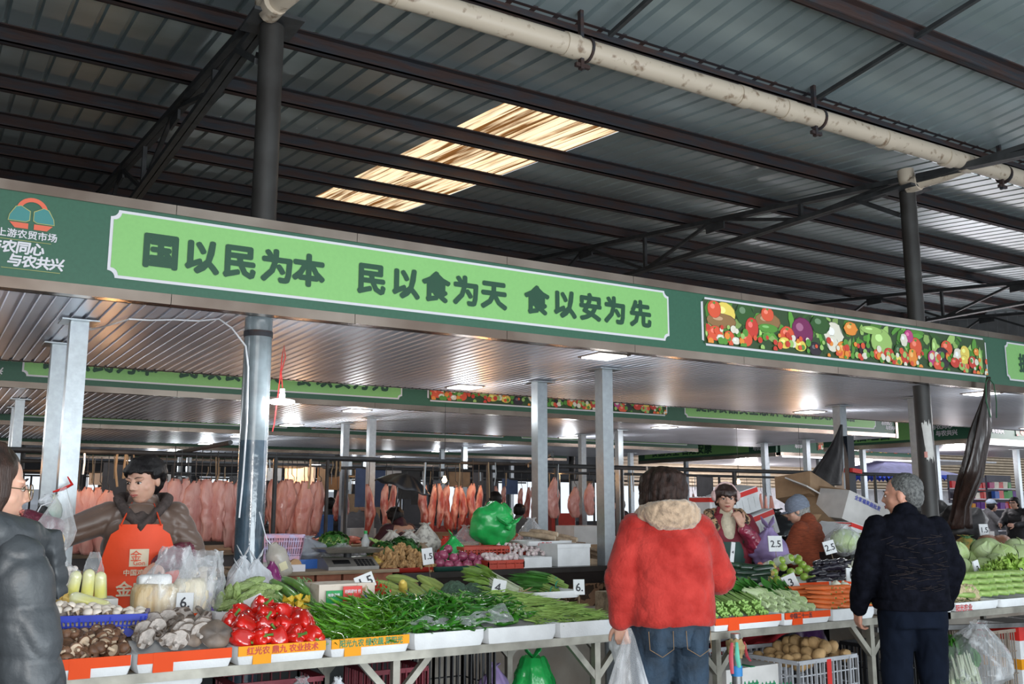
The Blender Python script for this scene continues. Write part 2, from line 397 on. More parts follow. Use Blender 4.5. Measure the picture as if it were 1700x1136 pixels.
b = MB(); b.grid(lambda u, v: (.0885 * math.cos(R(205 + 20 * u)), .0885 * math.sin(R(205 + 20 * u)), 2.0 + .06 * v), 4, 2); b.build('notice_scrap', M('pink_paper', (.7, .3, .25)), c2)
column(15.9, 6.45, m_col, '', 'dark round steel column beyond the right edge of the stalls')
# far line of round columns
for x in (1.9, 8.9, 15.9):
    column(x, 22.7, m_col, '', 'dark round column far back behind the meat stalls, %s' % {1.9: 'left', 8.9: 'middle', 15.9: 'right'}[x])

# ---- cream drain pipe hung along the valley
dp = empty('drain_pipe', (0, 5.68, 4.97), label='stained cream drain pipe hung under the roof valley with elbow joints', cat='pipe')
b = MB(); b.tube([(1.2, 0, 0), (8, 0, .02), (16, 0, .06)], .085, 20); b.build('pipe_run', m_pvc, dp)
for x in (2.6, 4.0, 5.8, 6.35, 7.7, 8.65, 8.95, 11.0):
    b = MB(); b.tube([(x - .06, 0, .01), (x + .06, 0, .01)], .094, 20); b.build('pipe_socket', m_pvc, dp)
for x in (4.15, 6.75, 1.95, 9.6):
    b = MB(); b.tube([(x, 0, .01), (x + .02, 0, .01)], .1, 20); b.bx(x - .06, x - .03, -.02, .02, -.16, .33); b.bar((x - .1, 0, -.13), (x + .03, 0, -.13), .03); b.build('pipe_hanger', m_rust, dp)
for x, dy in ((1.75, .55), (8.8, .62)):
    b = MB(); b.tube([(x + .2, .02, -.0), (x + .17, dy * .4, -.03), (x + .1, dy, -.05)], .07, 16)
    b.tube([(x + .1, dy - .1, -.05), (x + .09, dy, -.06), (x + .08, dy + .03, -.0), (x + .08, dy + .04, .12)], .086, 16); b.build('elbow', m_pvc, dp)

# ---- canopies: ribbed ceiling, fascia boards
def canopy(x0, x1, y0, y1, z=2.75, n=''):
    b = MB(); prof = []; x = x0; p = .085
    while x < x1:
        for dx, dz in ((0, 0), (.055, 0), (.06, .014), (.08, .014), (p, 0)):
            if not prof or x + dx > prof[-1][0] + 1e-6: prof.append((x + dx, dz))
        x += p
    for (a, za), (c, zc) in zip(prof, prof[1:]): b.poly([(a, y0, z + za), (a, y1, z + za), (c, y1, z + zc), (c, y0, z + zc)])
    b.bx(x0, x1, y0, y1, z + .05, z + .08)
    t = empty('stall_canopy', ((x0 + x1) / 2, (y0 + y1) / 2, z), label='ribbed metal canopy ceiling over the %s' % n, cat='canopy')
    b.T = None
    o = b.build('ribbed_ceiling', m_slat, None, smooth=False); o.parent = t; o.location = (-(x0 + x1) / 2, -(y0 + y1) / 2, -z)
    for nm, yy in (('front_gutter', y0 + .03), ('back_gutter', y1 - .05)):
        q = MB(); q.bx(x0, x1, yy - .03, yy + .03, z - .0, z + .05 if nm == 'back_gutter' else z + .04)
        oo = q.build(nm, m_dark, t, smooth=False); oo.location = (-(x0 + x1) / 2, -(y0 + y1) / 2, -z)
    return t
C0, C1 = -3.6, 20.5
canopy(C0, C1, 6.23, 9.4, n='nearest row of stalls')
canopy(C0, 15.13, 11.48, 14.9, n='second row of stalls')
canopy(C0, 15.13, 16.78, 20.1, n='third row of stalls')
canopy(C0, 15.13, 22.03, 25.4, n='fourth row of stalls')
canopy(C0, 15.13, 27.33, 30.6, n='farthest row of stalls')

def sign_board(mb_l, mb_w, x0, x1, z0, z1, y, cut=.045, bd=.018):
    def outline(e):
        a0, a1, b0, b1 = x0 - e, x1 + e, z0 - e, z1 + e; c = cut; pts = []
        for cx, cz, s, t in ((a0, b0, 1, 1), (a1, b0, -1, 1), (a1, b1, -1, -1), (a0, b1, 1, -1)):
            arc = []
            for k in range(6):
                th = R(90 * k / 5); arc.append((cx + s * c * math.sin(th), cz + t * c * math.cos(th)))
            if (s, t) in ((-1, 1), (1, -1)): arc = arc[::-1]
            pts += arc
        return pts
    mb_w.poly([(px, y - .004, pz) for px, pz in outline(bd * .6)]); mb_l.poly([(px, y - .007, pz) for px, pz in outline(-bd * .4)])
# printed vegetable photograph: many small coloured shapes, flat print
veg_cols = {'red': (.62, .05, .03), 'tom': (.75, .10, .04), 'or': (.85, .28, .04), 'yel': (.85, .65, .12), 'gr': (.10, .30, .04), 'lg': (.35, .55, .15), 'dg': (.03, .10, .02), 'pu': (.20, .02, .10), 'wh': (.80, .75, .62), 'br': (.30, .16, .06), 'bk': (.03, .02, .03), 'pi': (.55, .06, .22)}
def veg_print(mb, x0, x1, z0, z1, y, seed=3, dens=1.0):
    rs = random.Random(seed); W, Hh = x1 - x0, z1 - z0
    mb.cc = (.035, .075, .025); mb.poly([(x0, y, z0), (x1, y, z0), (x1, y, z1), (x0, y, z1)])
    def blob(cx, cz, rx, rz, col, k, lobes=0, rot=0):
        n = 14; pts = []
        for j in range(n):
            t = 2 * math.pi * j / n; q = 1 + (.12 * math.cos(lobes * t) if lobes else 0) + rs.uniform(-.03, .03)
            dx, dz = rx * q * math.cos(t), rz * q * math.sin(t); dx, dz = dx * math.cos(rot) - dz * math.sin(rot), dx * math.sin(rot) + dz * math.cos(rot)
            pts.append((min(max(x0 + .01, cx + dx), x1 - .01), y - .0006 * k, min(max(z0 + .005, cz + dz), z1 - .005)))
        mb.cc = col; mb.poly(pts[::-1] if False else pts)
    lay = 1
    for i in range(int(150 * dens)):   # leaves
        c = rs.choice(['gr', 'gr', 'lg', 'dg']); f_ = rs.uniform(.6, 1.4)
        blob(x0 + rs.random() * W, z0 + Hh * rs.uniform(.25, 1), rs.uniform(.04, .12), rs.uniform(.015, .05), tuple(v * f_ for v in veg_cols[c]), lay, 5, rs.uniform(0, 3)); lay += .05
    big = [('yel', .06, .72, .08, .08), ('dg', .12, .78, .07, .08), ('br', .05, .55, .11, .05), ('br', .19, .68, .10, .06), ('tom', .03, .8, .05, .06), ('tom', .19, .85, .05, .05), ('pu', .30, .55, .09, .10), ('tom', .25, .42, .06, .06), ('gr', .19, .52, .08, .03),
           ('wh', .405, .55, .08, .10), ('wh', .40, .35, .05, .06), ('or', .435, .20, .06, .07), ('yel', .24, .22, .05, .04), ('yel', .29, .2, .05, .04), ('bk', .34, .16, .05, .05), ('red', .14, .48, .05, .07), ('tom', .03, .25, .055, .05), ('tom', .07, .2, .04, .04),
           ('tom', .12, .2, .05, .05), ('wh', .045, .15, .03, .025), ('wh', .09, .13, .03, .025), ('lg', .575, .55, .10, .10), ('bk', .51, .3, .05, .05), ('dg', .36, .78, .08, .07), ('or', .465, .78, .06, .05), ('lg', .54, .82, .10, .03), ('tom', .56, .22, .05, .04), ('red', .6, .25, .05, .05),
           ('dg', .64, .35, .05, .06), ('yel', .63, .12, .05, .04), ('tom', .705, .55, .06, .07), ('pi', .68, .8, .045, .05), ('wh', .66, .68, .035, .05), ('or', .69, .25, .045, .07), ('red', .66, .22, .04, .05), ('tom', .83, .62, .06, .06), ('lg', .78, .55, .03, .09), ('bk', .81, .35, .08, .08),
           ('pi', .77, .3, .05, .06), ('wh', .875, .42, .05, .07), ('yel', .905, .55, .05, .06), ('yel', .9, .35, .04, .04), ('red', .935, .32, .045, .05), ('red', .86, .25, .05, .04), ('tom', .79, .12, .05, .04), ('or', .955, .62, .03, .03), ('lg', .97, .35, .02, .12), ('lg', .89, .16, .04, .03)]
    for c, u, v, rx, rz in big:
        cx, cz = x0 + u * W, z0 + v * Hh; col = veg_cols[c]; rx, rz = rx * 1.55, rz * 1.3
        blob(cx, cz, rx * 1.05, rz * 1.05, tuple(q * .45 for q in col), lay, 0); lay += .1
        blob(cx, cz, rx, rz, col, lay, 6 if c in ('or', 'wh', 'dg') else 0); lay += .1
        blob(cx - rx * .25, cz + rz * .3, rx * .35, rz * .3, tuple(min(1, q * 1.5 + .12) for q in col), lay); lay += .1
        if c in ('red', 'tom', 'or'): blob(cx, cz + rz * .7, rx * .2, rz * .14, veg_cols['gr'], lay); lay += .05
    for i in range(int(150 * dens)):
        c = rs.choice(['tom', 'red', 'wh', 'lg', 'or', 'gr']); s_ = rs.uniform(.018, .036)
        blob(x0 + rs.random() * W, z0 + Hh * rs.uniform(0, .42), s_, s_, veg_cols[c], lay); lay += .05
    mb.cc = (1, 1, 1)
m_print = M('printed_vinyl', (1, 1, 1), rough=.45, var=0, attr='Col')
m_logo_or = MH('logo_orange', 'e0684c', rough=.5, var=.02); m_logo_te = MH('logo_teal', '3f8583', rough=.5, var=.02)
m_yline = MH('gold_line', 'a8a866', rough=.5, var=.02)
def logo_block(t, x0, y, small=False):
    """market emblem above two lines of slogan, right end at x0"""
    b = MB(); n = 20
    cx, cz = x0 - .024, 3.205
    def arc(r0, r1, a0, a1, sx=1.0):
        for k in range(n):
            A, B = R(a0 + (a1 - a0) * k / n), R(a0 + (a1 - a0) * (k + 1) / n)
            b.poly([(cx + r0 * math.cos(A) * sx, y - .006, cz + r0 * math.sin(A)), (cx + r1 * math.cos(A) * sx, y - .006, cz + r1 * math.sin(A)), (cx + r1 * math.cos(B) * sx, y - .006, cz + r1 * math.sin(B)), (cx + r0 * math.cos(B) * sx, y - .006, cz + r0 * math.sin(B))][::-1])
    arc(.060, .085, -8, 188)
    for s in (-1, 1):
        b.poly([(cx + s * .015, y - .006, cz - .072), (cx + s * .115, y - .006, cz - .072), (cx + s * .085, y - .006, cz - .105), (cx + s * .015, y - .006, cz - .105)][::s])
    b.build('emblem_arch', m_logo_or, t, smooth=False)
    b = MB()
    for s in (-1, 1):
        for e, mi in ((.004, 1), (0, 0)):
            b.mi = mi
            q = [(cx + s * (.012 - e), cz + .0 + e), (cx + s * .06, cz + .028 + e), (cx + s * (.085 + e), cz + .02 + e), (cx + s * (.115 + e), cz - .03), (cx + s * (.12 + e), cz - .062 - e), (cx + s * (.03), cz - .062 - e), (cx + s * (.012 - e), cz - .05 - e)]
            b.poly([(px, y - (.0075 if mi == 0 else .0065), pz) for px, pz in q][::s])
    b.build('emblem_body', [m_logo_te, m_yline], t, smooth=False)
    b = MB(); text_mb(b, '上游农贸市场', .0535, (x0 - .20, y - .006, 3.045), (1, 0, 0), (0, 0, 1), bold=.0012, spacing=1.0)
    text_mb(b, '与农同心', .078, (x0 - .245, y - .006, 2.955), (1, 0, 0), (.12, 0, 1), bold=.003, spacing=.9)
    text_mb(b, '与农共兴', .078, (x0 - .135, y - .006, 2.878), (1, 0, 0), (.12, 0, 1), bold=.003, spacing=.9)
    b.build('slogan_lettering', m_white, t, smooth=False)
    b = MB(); b.bx(x0 - .3, x0 + .09, y - .006, y - .003, 3.026, 3.029); b.bx(x0 - .16, x0 + .15, y - .006, y - .003, 2.856, 2.859); b.build('gold_rule', m_yline, t, smooth=False)
def fascia(y, x0, x1, label, z0=2.74, H=.64, full=True, third='提高食品安全意识 创造幸福美好生活', seeds=3, xs=0.0):
    t = empty('canopy_fascia', ((x0 + x1) / 2, y, z0), label=label, cat='sign')
    k = -Vector(((x0 + x1) / 2, y, z0))
    def fin(o): o.location = k; return o
    b = MB(); b.bx(x0, x1, y, y + .06, z0 + .05, z0 + H - .04); fin(b.build('green_board', m_green, t, smooth=False))
    for nm, a, c in (('bottom_trim', z0, z0 + .066), ('top_trim', z0 + H - .062, z0 + H)):
        b = MB(); xx = x0
        while xx < x1 - .01:
            xe = min(xx + 1.22, x1); b.bx(xx, xe - .004, y - .012, y + .07, a, c); xx = xe
        fin(b.build(nm, m_steel, t, smooth=False))
    if not full: return t
    A, B = .907 + xs, 5.305 + xs
    panels = [(A, B, 'L1'), (5.69 + xs, 9.76 + xs, 'P'), (10.13 + xs, 14.6 + xs, 'L2')]
    for i, (a, c, ty) in enumerate(panels):
        if a > x1: continue
        bl, bw = MB(), MB(); sign_board(bl, bw, a, min(c, x1 - .3), z0 + .14, z0 + .545, y)
        if ty != 'P': fin(bl.build('lime_panel', m_lime, t, smooth=False))
        fin(bw.build('white_border', m_white, t, smooth=False))
        if ty == 'P':
            b = MB(); veg_print(b, a + .012, c - .012, z0 + .148, z0 + .537, y - .008, seeds); fin(b.build('vegetable_photo_print', m_print, t, smooth=False))
        else:
            b = MB()
            if ty == 'L1':
                for ch, cx in zip('国以民为本民以食为天食以安为先', CHX): text_mb(b, ch, .228, (cx + xs - .114, y - .012, z0 + .245), (1, 0, 0), (0, 0, 1), bold=.0105)
            else: text_mb(b, third, .215, (a + .22, y - .012, z0 + .255), (1, 0, 0), (0, 0, 1), bold=.0085, spacing=1.12)
            fin(b.build('slogan_characters', m_letter, t, smooth=False))
    return t
CHX = [aY(px, py, 6.15).x for px, py in ((267, 413), (334, 424), (398, 428), (460, 441), (512, 443), (616, 471), (672, 470), (723, 478), (773, 483), (819, 490), (890, 500), (936, 503), (979, 506), (1020, 514), (1062, 516))]
f1 = fascia(6.15, C0, C1, 'long green sign board with three slogans and vegetable photo above the front stalls')
lt = empty('tmp', (0, 0, 0)); bpy.data.objects.remove(lt)
logo_t = f1
_k = f1.location.copy()
def logo_on(t, x0, y):
    before = set(bpy.data.objects); logo_block(t, x0, y)
    for o in set(bpy.data.objects) - before: o.location = -t.location
logo_on(f1, .49, 6.15)
f2 = fascia(11.4, C0, 15.2, 'second green sign board, partly hidden behind the front canopy ceiling'); logo_on(f2, .55, 11.4); logo_on(f2, 15.0, 11.4)
f3 = fascia(16.7, C0, 15.2, 'third green sign board back, only its lower strip showing', xs=.3); logo_on(f3, .8, 16.7)
f4 = fascia(21.95, C0, 15.2, 'fourth green sign board back, a thin dark strip', full=False)
f5 = fascia(27.25, C0, 15.2, 'farthest green sign board strip under the roof', full=False)
b = MB(); b.bx(15.14, 15.2, 11.38, 11.47, 2.73, 3.38); b.build('end_trim', m_steel, f2, loc=-f2.location, smooth=False)

# ---- square light panels set in the canopy ceilings
def lamp(x, y, lb, sx=.2, real=0):
    t = empty('ceiling_light', (x, y, 2.745), label=lb, cat='lamp', group='square ceiling lights')
    b = MB(); b.box((0, 0, 0), (sx * 1.1 + .02, sx * 1.1 + .02, .012)); b.build('frame', m_steel, t, smooth=False)
    b = MB(); b.box((0, 0, -.008), (sx, sx, .008)); b.build('diffuser', m_lamp, t, smooth=False)
    if real: point_light('panel_light', (x, y, 2.5), real, (.95, .98, 1.0), .12)
rows = [(6.42, 'front'), (8.88, 'front canopy, rear'), (11.85, 'second canopy, front'), (14.5, 'second canopy, rear'), (17.3, 'third canopy, front'), (19.7, 'third canopy, rear'), (22.6, 'fourth canopy'), (25, 'fourth canopy, rear'), (27.9, 'farthest canopy')]
cols_ = [(-.25, 'left'), (4.85, 'middle'), (10.05, 'right'), (15.2, 'far right')]
for i, (y, rl) in enumerate(rows):
    for j, (x, cl) in enumerate(cols_):
        if y > 11 and x > 15: continue
        yy = y + (.02 if j == 1 else 0)
        lamp(x + .02 * i, yy, 'square white ceiling light, %s row, %s of its row' % (rl, cl), sx=.27, real=(30 if (x < 1 and y < 7) else 11 if y < 10 else 22) if y < 26 else 0)

# ---- galvanised square posts in pairs
def post(x, y, lb, w=.1, z=2.74, m=None):
    t = empty('canopy_post', (x, y, 0), label=lb, cat='post')
    b = MB(); b.box((0, 0, z / 2), (w, w, z)); b.build('tube', m or m_galv, t, smooth=False)
    b = MB(); b.box((0, 0, z - .006), (w + .12, w + .12, .01)); b.build('top_plate', m or m_galv, t, smooth=False)
    return t
pl = {0: 'left', 1: 'middle', 2: 'right', 3: 'far right'}
for j, x in enumerate((.875, 5.3, 9.75, 14.2)):
    post(x, 7.05, 'galvanised post holding the front canopy, front one of the %s pair' % pl[j], .115)
    post(x + .01, 8.14, 'galvanised post holding the front canopy, rear one of the %s pair' % pl[j], .115)
for r_, (ya, yb) in enumerate(((12.65, 13.75), (17.9, 19.0), (23.2, 24.3))):
    for j, x in enumerate((1.0, 5.44, 9.8, 14.2)):
        post(x, ya, 'galvanised post, %s canopy, front one of the %s pair' % (['second', 'third', 'fourth'][r_], pl[j]))
        post(x + .05, yb, 'galvanised post, %s canopy, rear one of the %s pair' % (['second', 'third', 'fourth'][r_], pl[j]))
# ================================================================ people
m_skin = M('skin', (.58, .33, .24), rough=.5, var=.04, scale=20, sss=.15, attr='Col')
m_hair = M('black_hair', (.012, .010, .011), rough=.45, spec=.25, var=.35, scale=14, stretch=(4, 4, .5), bump=.35, bscale=60)
m_hairb = M('brown_hair', (.032, .016, .012), rough=.55, spec=.2, var=.35, scale=12, stretch=(4, 4, .5), bump=.4, bscale=50)
m_hairg = M('greying_hair', (.13, .13, .125), rough=.6, var=.25, scale=60, col2=(.04, .04, .04), bump=.5, bscale=120)
m_eye = M('dark_eye', (.02, .012, .01), rough=.2); m_lip = M('lips', (.42, .12, .10), rough=.45); m_brow = M('brow_hair', (.03, .02, .018), rough=.7)
m_eyew = M('eye_white', (.6, .56, .52), rough=.35)

def fingers(mb, w, d, n, side, curl=.9, thumb=.7, k=1.0):
    """palm and five fingers. w wrist point, d hand direction, n palm normal, side=+1 thumb towards d x n"""
    w, d, n = Vector(w), Vector(d).normalized(), Vector(n).normalized(); n = (n - d * n.dot(d)).normalized()
    a = d.cross(n) * side
    for q in range(4):
        off = a * ((1.5 - q) * .019 * k); mb.cap(w + off * .55 + d * .012, w + off + d * .078 * k, .0155 * k, .0125 * k, 8)
    L = [.072, .08, .075, .06]
    for q in range(4):
        p = w + a * ((1.5 - q) * .0205 * k) + d * .082 * k; ang = 0; seg = L[q] * k / 2.6
        for s_ in range(3):
            ang += curl * (.55, .95, .7)[s_] + (.1 if s_ else .05) * q * .3
            p2 = p + (d * math.cos(ang) + n * math.sin(ang)) * seg * (1.1 - .15 * s_); mb.cap(p, p2, (.0094 - .0009 * s_) * k, (.0088 - .0009 * s_) * k, 8); p = p2
    p = w + a * .024 * k + d * .02 * k; dr = (a * .75 + d * .65 + n * .25 * thumb).normalized()
    for s_ in range(3):
        p2 = p + dr * (.038, .032, .026)[s_] * k; mb.cap(p, p2, (.0135 - .0015 * s_) * k, (.012 - .0015 * s_) * k, 8); p = p2; dr = (dr + d * .35 + n * .4 * thumb - a * .1).normalized()

def head_mb(mb, c, yaw, pitch=0.0, roll=0.0, s=1.0):
    """head facing local +Y turned by yaw (left positive); c = centre"""
    q = Euler((pitch, roll, yaw)).to_matrix()
    def P(x, y, z): return Vector(c) + q @ (Vector((x, y, z)) * s)
    rot = (pitch, roll, yaw)
    mb.ell(P(0, -.012, .03), (.077 * s, .098 * s, .092 * s), 24, 18, rot=rot)
    mb.ell(P(0, .026, -.022), (.066 * s, .070 * s, .085 * s), 24, 16, rot=rot)
    mb.ell(P(0, .045, -.078), (.038 * s, .036 * s, .030 * s), 16, 10, rot=rot)          # chin
    for e in (-1, 1):
        mb.ell(P(e * .043, .050, -.022), (.024 * s, .026 * s, .026 * s), 12, 10, rot=rot)   # cheek
        mb.ell(P(e * .078, -.004, -.004), (.010 * s, .019 * s, .031 * s), 12, 10, rot=rot)   # ear
        mb.ell(P(e * .03, .077, .026), (.026 * s, .014 * s, .009 * s), 12, 8, rot=rot)    # brow ridge
        mb.ell(P(e * .012, .098, -.024), (.010 * s, .010 * s, .008 * s), 10, 8, rot=rot)
    mb.cap(P(0, .088, .022), P(0, .106, -.018), .008 * s, .012 * s, 10)              # nose
    mb.ell(P(0, .088, -.048), (.024 * s, .012 * s, .008 * s), 12, 8, rot=rot)
    mb.ell(P(0, .086, -.060), (.020 * s, .011 * s, .008 * s), 12, 8, rot=rot)
    return P, rot

def face_bits(root, P, rot, s=1.0):
    for e in (-1, 1):
        b = MB(); b.ell(P(e * .031, .0845, .006), (.0145 * s, .006 * s, .006 * s), 12, 8, rot=rot); b.build('eye', m_eyew, root)
        o = root.children[-1] if root.children else None
        b = MB(); b.ell(P(e * .031, .0895, .006), (.0075 * s, .003 * s, .0062 * s), 12, 8, rot=rot); b.tube([P(e * .014, .0885, .008), P(e * .022, .0905, .0135), P(e * .034, .0895, .0145), P(e * .048, .084, .009)], .0016 * s, 5); b.build('iris_and_lid', m_eye, root)
        b = MB(); b.tube([P(e * .014, .092, .030), P(e * .032, .0925, .036), P(e * .05, .082, .032)], [.003 * s, .0035 * s, .0015 * s], 6, flat=.6); b.build('eyebrow', m_brow, root)
    b = MB(); b.tube([P(-.024, .092, -.0545), P(-.010, .1005, -.0515), P(0, .1015, -.053), P(.010, .1005, -.0515), P(.024, .092, -.0545)], [.002, .0042, .004, .0042, .002], 8)
    b.tube([P(-.022, .092, -.056), P(0, .100, -.0605), P(.022, .092, -.056)], [.002, .0052, .002], 8); b.build('lips', m_lip, root)

def person(label, loc, rz, pose, cloth, H=1.68, head_yaw=0, head_pitch=0, hair=None, face=True, skin=None, hscale=1.0, group=None):
    """pose: dict with el, wl, hl(dir), nl / er, wr, hr, nr ; local frame faces +Y, right hand +X. heights for a 1.68 m figure"""
    k = H / 1.68
    b = MB()
    hc = Vector(pose.get('head', (0, .03, 1.555)))
    P, rot = head_mb(b, hc, head_yaw, head_pitch, s=hscale)
    sh = pose.get('sh', Vector((0, 0, 0))); sh = Vector(sh)
    b.cap(hc + Vector((0, -.03, -.06)), Vector((0, -.01, 1.36)) + sh, .056, .062, 16)
    b.cap((-.11, 0, 1.355 + sh.z), (.11, 0, 1.355 + sh.z), .07, .07); b.ell(Vector((0, 0, 1.18)) + sh * .8, (.155, .105, .22), 20, 14); b.ell((0, 0, .95), (.165, .115, .13), 20, 12)
    SL, SR = Vector((-.175, 0, 1.36)) + sh, Vector((.175, 0, 1.36)) + sh
    for S_, e, w, d, n, sd, cu in ((SL, pose['el'], pose['wl'], pose['hl'], pose['nl'], pose.get('sl', 1), pose.get('cl', .8)), (SR, pose['er'], pose['wr'], pose['hr'], pose['nr'], pose.get('sr', -1), pose.get('cr', .8))):
        b.cap(S_, e, .05, .04); b.cap(e, w, .04, .026); fingers(b, w, d, n, sd, cu)
    for sx in (-1, 1):
        hip, kn, an = Vector((sx * .09, 0, .92)), Vector((sx * .10, .01, .50)), Vector((sx * .10, -.01, .09))
        if 'legs' in pose: kn, an = Vector(pose['legs'][0 if sx < 0 else 1][0]), Vector(pose['legs'][0 if sx < 0 else 1][1])
        b.cap(hip, kn, .082, .055); b.cap(kn, an, .052, .036); b.cap(an + Vector((0, -.03, -.04)), an + Vector((0, .14, -.05)), .036, .03)
    for i in range(len(b.v)): b.v[i] = b.v[i] * k
    def colf(co):
        return (1.0, 1.0, 1.0) if not skin else skin
    root = fuse(b, 'person', m_skin, .0065, loc=loc, rot=(0, 0, rz), smooth_it=1, colf=colf, label=label, cat='person', group=group)
    Pk = lambda x, y, z: P(x, y, z) * k
    if face: face_bits(root, Pk, rot, k * hscale)
    for c in cloth(pose, SL, SR, sh): pass_cloth(root, c, k)
    if hair: hair(root, Pk, rot, k * hscale)
    return root
def pass_cloth(root, c, k):
    mb, name, mat, vox, post = c[:5]
    for i in range(len(mb.v)): mb.v[i] = mb.v[i] * k
    if vox: fuse(mb, name, mat, vox, parent=root, post=post, smooth_it=2)
    else: mb.build(name, mat, root)
def loft(mb, rows, n=28):
    """rows of (cx, cy, z, rx, ry[, power])"""
    out = []
    for r_ in rows:
        cx, cy, z, rx, ry = r_[:5]
        out.append([(cx + rx * abs(math.cos(t)) ** .8 * (1 if math.cos(t) > 0 else -1), cy + ry * abs(math.sin(t)) ** .8 * (1 if math.sin(t) > 0 else -1), z) for t in (2 * math.pi * j / n for j in range(n))])
    return mb.rings(out)
def wrinkle(a=.008, f=9, fz=None):
    def g(co, n):
        w = co.copy(); w.z *= (fz or 1.4)
        v = noise.noise(w * f); v2 = noise.noise(w * f * 2.3 + Vector((5, 2, 1)))
        return a * (v + .5 * v2) - a * .6 * max(0, .12 - abs(v)) / .12
    return g
def puffy(a=.014, pitch=.105):
    def g(co, n):
        w = noise.noise(co * 5) * .03; t = ((co.z + w + .25 * abs(co.x)) / pitch) % 1
        return a * (math.sin(math.pi * t) ** .5 - .6) + .005 * noise.noise(co * 16)
    return g
def jacket_mb(p, SL, SR, sh, hem=.86, wr=(.235, .165), hr=(.225, .17), arm=(.088, .075, .055), cuff=.9, collar=.085, chest=(.215, .15), neckz=1.43, shw=.2, gap=0.0):
    b = MB()
    loft(b, [(0, 0, hem, hr[0], hr[1]), (0, 0, hem + .03, hr[0] + .01, hr[1] + .008), (0, 0, 1.02, wr[0], wr[1]), (sh.x * .6, sh.y * .6, 1.2, chest[0] + .01, chest[1] + .01), (sh.x, sh.y, 1.32 + sh.z, chest[0], chest[1] * .93), (sh.x, sh.y, 1.39 + sh.z, chest[0] * .82, chest[1] * .72), (sh.x, sh.y, neckz + sh.z, .105, .10)])
    for S_, e, w in ((SL, p['el'], p['wl']), (SR, p['er'], p['wr'])):
        e, w = Vector(e), Vector(w); b.cap(S_ * 1.0, e, arm[0], arm[1], 16); b.cap(e, e + (w - e) * cuff, arm[1], arm[2], 16)
    if collar: b.cap((sh.x, sh.y - .015, 1.37 + sh.z), (sh.x, sh.y - .01, neckz + .01 + sh.z), collar + .02, collar, 18)
    return b
def trousers_mb(p, waist=.97, r=.095, hip=(.19, .14)):
    b = MB(); loft(b, [(0, 0, .80, hip[0] * .9, hip[1] * .95), (0, 0, .88, hip[0], hip[1]), (0, 0, waist, hip[0] * .92, hip[1] * .92)])
    for sx in (-1, 1):
        hp, kn, an = Vector((sx * .095, 0, .86)), Vector((sx * .105, .01, .50)), Vector((sx * .105, -.01, .10))
        if 'legs' in p: kn, an = Vector(p['legs'][0 if sx < 0 else 1][0]), Vector(p['legs'][0 if sx < 0 else 1][1])
        b.cap(hp, kn, r * 1.06, r * .84, 16); b.cap(kn, an, r * .84, r * .72, 16)
    return b
def shoes_mb(p):
    b = MB()
    for sx in (-1, 1):
        an = Vector((sx * .10, -.01, .09))
        if 'legs' in p: an = Vector(p['legs'][0 if sx < 0 else 1][1])
        b.cap(an + Vector((0, -.04, -.045)), an + Vector((0, .15, -.052)), .045, .037, 14)
    return b
def cap_hair(mat, top=.012, back=-.07, fringe=.03, side=-.03, long=0, strands=60, seed=1, curl=0.0, bangs=True, ear=True, voxel=.007, thick=.0):
    def g(root, P, rot, s):
        rs = random.Random(seed); b = MB()
        b.ell(P(0, -.024, .042), ((.084 + thick) * s, (.098 + thick) * s, (.092 + thick) * s), 24, 16, rot=rot)
        b.ell(P(0, -.045, .005 + back * .3), ((.078 + thick) * s, (.072 + thick) * s, (.09 - back * .5 + thick) * s), 20, 14, rot=rot)
        for j in range(strands):
            a = R(rs.uniform(-200, 20)) if not bangs else R(360 * j / strands)
            fx, fy = math.cos(a), math.sin(a)
            if fy > .45:   # fringe
                z1 = fringe + rs.uniform(-.008, .01)
            elif fy > -.15: z1 = side + rs.uniform(-.015, .01)
            else: z1 = back + rs.uniform(-.02, .01) - long
            r0 = .55; p0 = P(fx * .08 * r0, -.02 + fy * .09 * r0, .118); p1 = P(fx * .088, -.014 + fy * .103, .065)
            cr = curl * rs.uniform(.5, 1); pm = P(fx * (.092 + cr), -.016 + fy * (.106 + cr), (.065 + z1) / 2); p2 = P(fx * (.088 + cr * 1.3) + rs.uniform(-1, 1) * curl, -.016 + fy * (.102 + cr * 1.3), z1)
            pts = [p0, p1, pm, p2]; wdt = (.013 + curl * .25) * s
            b.tube(pts, [wdt, wdt, wdt * .95, wdt * .35], 7)
        fuse(b, 'hair', mat, voxel, parent=root, smooth_it=1, post=lambda co, n: .003 * noise.noise(co * 45) + .004 * noise.noise(co * 18))
    return g

def hair_short(mat):
    def g(root, P, rot, s):
        b = MB(); b.ell(P(0, -.025, .045), (.082 * s, .096 * s, .087 * s), 28, 20, rot=rot); b.ell(P(0, -.055, -.005), (.074 * s, .062 * s, .075 * s), 24, 16, rot=rot)
        fuse(b, 'short_hair', mat, .006, parent=root, smooth_it=1, post=lambda co, n: .0025 * noise.noise(co * 90))
    return g
